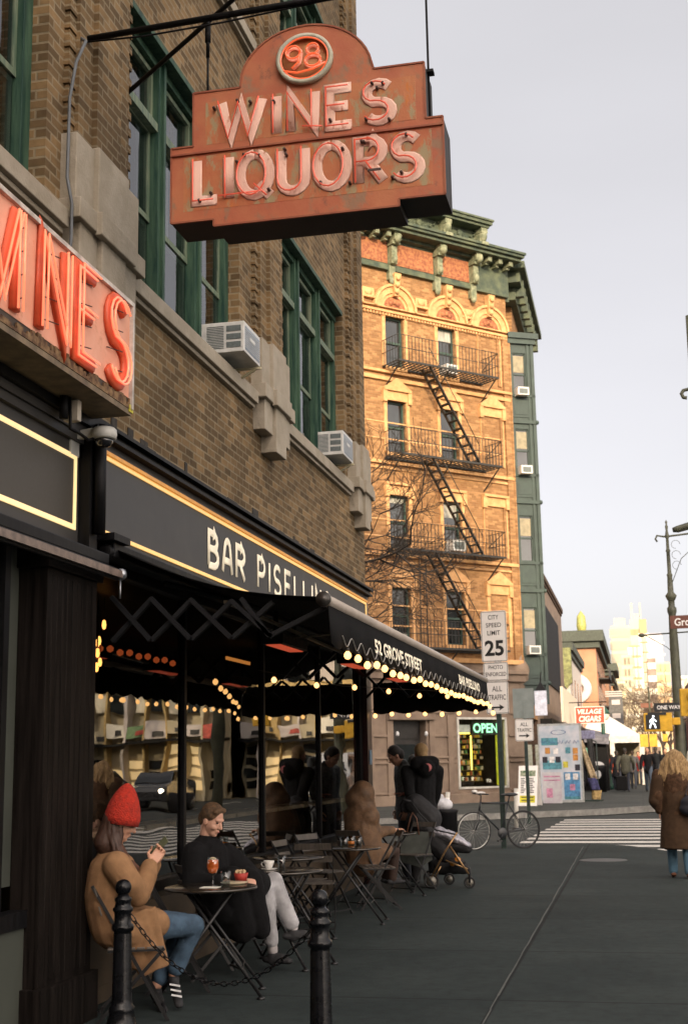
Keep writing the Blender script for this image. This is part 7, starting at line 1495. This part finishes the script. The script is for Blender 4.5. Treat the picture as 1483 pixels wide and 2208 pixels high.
# cars on the avenue and in front of the window's reflection
def car(loc, rz, label, col, van=False, lights=False):
    t = thing('parked_car', label, 'car', loc, rz, 'cars on the avenue'); L_, Wc = (5.2, 1.0) if van else (4.5, .9)
    pf = [(-L_/2, .35), (-L_/2, .95), (-L_/2 + .15, 1.05), (-L_/2 + .55, 1.12 if not van else 2.0), (-.95, 1.45 if not van else 2.1), (.45, 1.45 if not van else 2.05), (1.15, 1.0 if not van else 1.25), (L_/2 - .15, .88 if not van else 1.1), (L_/2, .7), (L_/2, .35)]
    ws = [.93, .97, .97, .85, .78, .78, .86, .9, .9, .92]; n = len(pf); vs = []
    for s_ in (-1, 1): vs += [(x, s_ * Wc * k, z) for (x, z), k in zip(pf, ws)]
    o = MB(); o.add(vs, [list(range(n))[::-1], [n + i for i in range(n)]] + [(i, (i + 1) % n, (i + 1) % n + n, i + n) for i in range(n)]); o.build('body', mat('car_' + col[0], col[1], .25, clear=1, var=.03), t, bevel=.06)
    o = MB(); h0, h1 = (1.02, 1.38) if not van else (1.3, 1.9)
    for s_ in (-1, 1): o.add([(-1.5, s_ * Wc * .9, h0), (.95, s_ * Wc * .9, h0), (.4, s_ * Wc * .81, h1), (-1.0, s_ * Wc * .81, h1)], [(0,1,2,3)])
    o.add([(1.14, -.7, h0), (1.14, .7, h0), (.52, .62, h1), (.52, -.62, h1)], [(0,1,2,3)]); o.v = [(x + (.02 if abs(y) < .75 else 0), y * 1.012, z) for x, y, z in o.v]; o.build('windows', m_win, t)
    for x in (-L_/2 + .85, L_/2 - .85):
        for s_ in (-1, 1):
            q = MB(); q.lathe([(0, -.1), (.3, -.1), (.33, -.07), (.33, .07), (.3, .1), (0, .1)], (x, s_ * (Wc - .08), .33), 20, 'y'); wq = q.build('wheel', mat('rubber', (.015, .015, .015)), t); q = MB(); q.lathe([(0, -.11), (.19, -.11), (.19, .11), (0, .11)], (x, s_ * (Wc - .08), .33), 14, 'y'); q.build('rim', m_rim, wq)
    for s_ in (-1, 1): o = MB(); o.ell((L_/2 - .02, s_ * .62, .72), (.06, .16, .09), n=12, m=8); o.build('headlight', emis('headlamp', (1, .86, .6), 7) if lights else m_gl, t)
    for s_ in (-1, 1): MB().box(-L_/2 - .02, -L_/2 + .02, s_ * .62 - .14, s_ * .62 + .14, .7, .85).build('tail_light', mat('tail_red', (.4, .02, .02), .3), t)
    return t
car((10.4, 48, -.02), R(-100), 'black saloon car with lit headlights waiting at the avenue crossing', ('black', (.015, .016, .018)), lights=True)
car((14.0, 50, -.02), R(-95), 'dark blue car with lit headlights in the next lane', ('navy', (.02, .03, .06)), lights=True)
car((19.5, 46, -.02), R(-120), 'dark car turning on the avenue with lit headlights', ('charcoal', (.03, .03, .035)), lights=True)
car((5.4, 56, -.02), R(-92), 'white van with lit headlights coming down the avenue', ('white', (.5, .5, .48)), van=True, lights=True)
car((3.9, 92, -.02), R(90), 'white and blue van in the distance beyond the mast', ('white', (.5, .5, .48)), van=True)
# ---- far side of the avenue, seen in the bar window
m_lim = mat('limestone_front', (.42, .36, .24), .85, var=.12, scale=1.0, col2=(.52, .46, .32)); m_ylw = mat('yellow_front', (.50, .38, .16), .85, var=.12, scale=1)
block('limestone_block', 'limestone apartment block on the far side of the square seen in the bar window', 12, 27, 62, 80, 13, m_lim, (7, 3, 1.2, 1.8, 4.4, 2.9, .6), None, None, (.6, .6, m_pale))
block('white_corner_block', 'white corner block with a yellow sign seen in the bar window', 5.2, 11.8, 67.6, 80, 11, m_pale, (2, 2, 1.2, 1.8, 4.8, 3, .5), None, None, (.6, .6, m_cream)); tag(MB().box(8.2, 11, 65.5, 65.7, 3.2, 4.2).build('shop_sign', mat('yellow_fascia', (.55, .38, .05), .6)), 'yellow shop sign on the white corner block', 'sign')
block('yellow_block', 'yellow brick block on the far side of the square seen in the bar window', 27.5, 46, 60, 80, 15, m_ylw, (8, 4, 1.2, 1.9, 4.0, 3, .6), None, None, (.6, .6, m_terra))
block('grey_arcade_block', 'grey block with dark arches across the avenue seen in the bar window', 28, 50, 34, 56, 11, mat('grey_green_front', (.20, .21, .17), .85, var=.2, scale=.8), (6, 2, 1.6, 2.2, 4.6, 3.2, .6), None, None, (.5, .6, m_grn))
rs = random.Random(9); pal = [m_pale, m_cream, mat('gold_front', (.5, .36, .15), .8, var=.15), mat('sunlit_white', (.78, .74, .62)), m_cream, mat('red_fascia', (.4, .06, .04), .6), mat('yellow_fascia', (.55, .38, .05), .6), mat('green_awning', (.16, .26, .13), .8)]
def parade(loc, n, label):
    o = thing('shop_parade', label, 'shop front', loc)
    for i in range(n):
        x = .1 + i * 1.0; h0 = 2.9 + .12 * (i % 3)
        MB().box(x, x + .94, -.32, .0, h0, h0 + rs.uniform(.5, .9)).build('shop_sign', pal[rs.randrange(8)], o); MB().box(x - .06, x + .06, -.36, .3, .0, 5.4).build('pillar', pal[rs.choice((0, 1, 2))], o)
        q = MB()
        for k in range(rs.randrange(2, 5)): q.box(x + .08, x + .9, .3, .36, .5 + k * .55, .9 + k * .55)
        q.build('shop_window', emis('warm_shop', (1, .7, .32), .8) if i % 3 else m_win, o); MB().box(x + .15, x + .8, -.02, .05, 4.2, 5.2).build('upper_window', m_win if i % 2 else m_wlit, o); MB().box(x + .2 * (i % 2), x + .5, -.4, -.33, h0 + .1, h0 + .32).build('sign_mark', pal[5] if i % 4 == 0 else m_signb, o)
    MB().box(0, n, -1.0, .4, 2.72, 2.84).build('canopy', m_black, o); MB().box(0, n, -.5, .2, 5.4, 5.7).build('cornice', pal[2], o); MB().box(0, n, .4, 3, 0, 5.5).build('wall', pal[1], o)
parade((12, 61.4, 0), 15, 'row of golden lit shop fronts across the square seen in the bar window')
parade((5.0, 64.4, 0), 7, 'shorter row of lit shop fronts left of the white corner block in the reflection')
o = thing('shop_parade', 'row of green awnings under the grey block seen in the bar window', 'shop front', (28, 33.6, 0))
for i in range(4): MB().add([(i * 5, -1.0, 2.7), (i * 5 + 4.2, -1.0, 2.7), (i * 5 + 4.2, .35, 3.5), (i * 5, .35, 3.5)], [(0,1,2,3)]).build('awning', mat('green_awning', (.16, .26, .13), .8), o)
for i in range(4): MB().box(i * 5 + .3, i * 5 + 4, .3, .38, .4, 2.6).build('shop_window', emis('warm_shop', (1, .75, .4), .55) if i % 2 else m_win, o)
for i, (x, y, hh) in enumerate(((15, 46, 2.0), (21, 50, 3), (26, 44, 2.4))): bare_tree((x, y, 0), ('left', 'middle', 'right')[i] + ' bare plane tree on the square across the avenue', hh + 1.5, [((0,0,hh + 1.2), (rx, .3 - abs(rx) * .3, 1.1), .10, 4.5) for rx in (-.8, -.3, .35, .8)], 40 + i, mat('plane_bark', (.22, .19, .12), .9, var=.4))
ns = thing('no_entry_sign', 'red and white do not enter sign on a post across the avenue', 'road sign', (9.7, 24.5, -.02), R(-20)); MB().tube([(0, .03, 0), (0, .03, 3.3)], .03).build('post', m_pole, ns); MB().box(-.38, .38, -.01, .01, 2.3, 3.06).build('plate', m_signw, ns); MB().lathe([(0, -.02), (.34, -.02), (.34, -.012)], (0, 0, 2.68), 30, 'y').build('red_disc', mat('sign_red', (.5, .03, .02), .5), ns); MB().box(-.24, .24, -.03, -.022, 2.63, 2.73).build('white_bar', m_signw, ns)
for i, (x, y, cc, l) in enumerate(((5.6, 21.8, (.015, .015, .02), 'person in black crossing the avenue nearest the bar'), (8.3, 22.8, (.02, .02, .03), 'person in navy crossing the avenue'), (11.5, 32.8, (.03, .03, .03), 'person in charcoal at the far crossing'), (6.6, 33.2, (.1, .07, .04), 'person in brown at the far crossing'), (12.8, 22.5, (.05, .06, .05), 'person in grey green stepping off the far side of the avenue'), (9.6, 33.8, (.02, .02, .02), 'person in black at the far crossing'), (13.5, 34, (.06, .02, .02), 'person in dark red at the far crossing'), (16, 36, (.1, .1, .1), 'person in grey at the far crossing'))):
    walker((x, y, -.02), R((0, 180)[i % 2]), l, coat=cc, group='people crossing the avenue', vox=.03)
# ---- buildings behind the photographer; they keep the low sun off the near pavement
m_beh = brick('behind_brick', (.28, .16, .11), (.22, .13, .09), (.25, .2, .16), .21, .08, .009)
for i, (x0, x1, h_) in enumerate(((-6.0, 30, 56), (30, 52, 60), (52, 78, 57), (78, 120, 58))):
    block('terrace_behind', ('first', 'second', 'third', 'fourth')[i] + ' brick apartment house across the square behind the camera', x0 + .01, x1, -130, -110 - .3 * i, h_, m_beh, None, None)
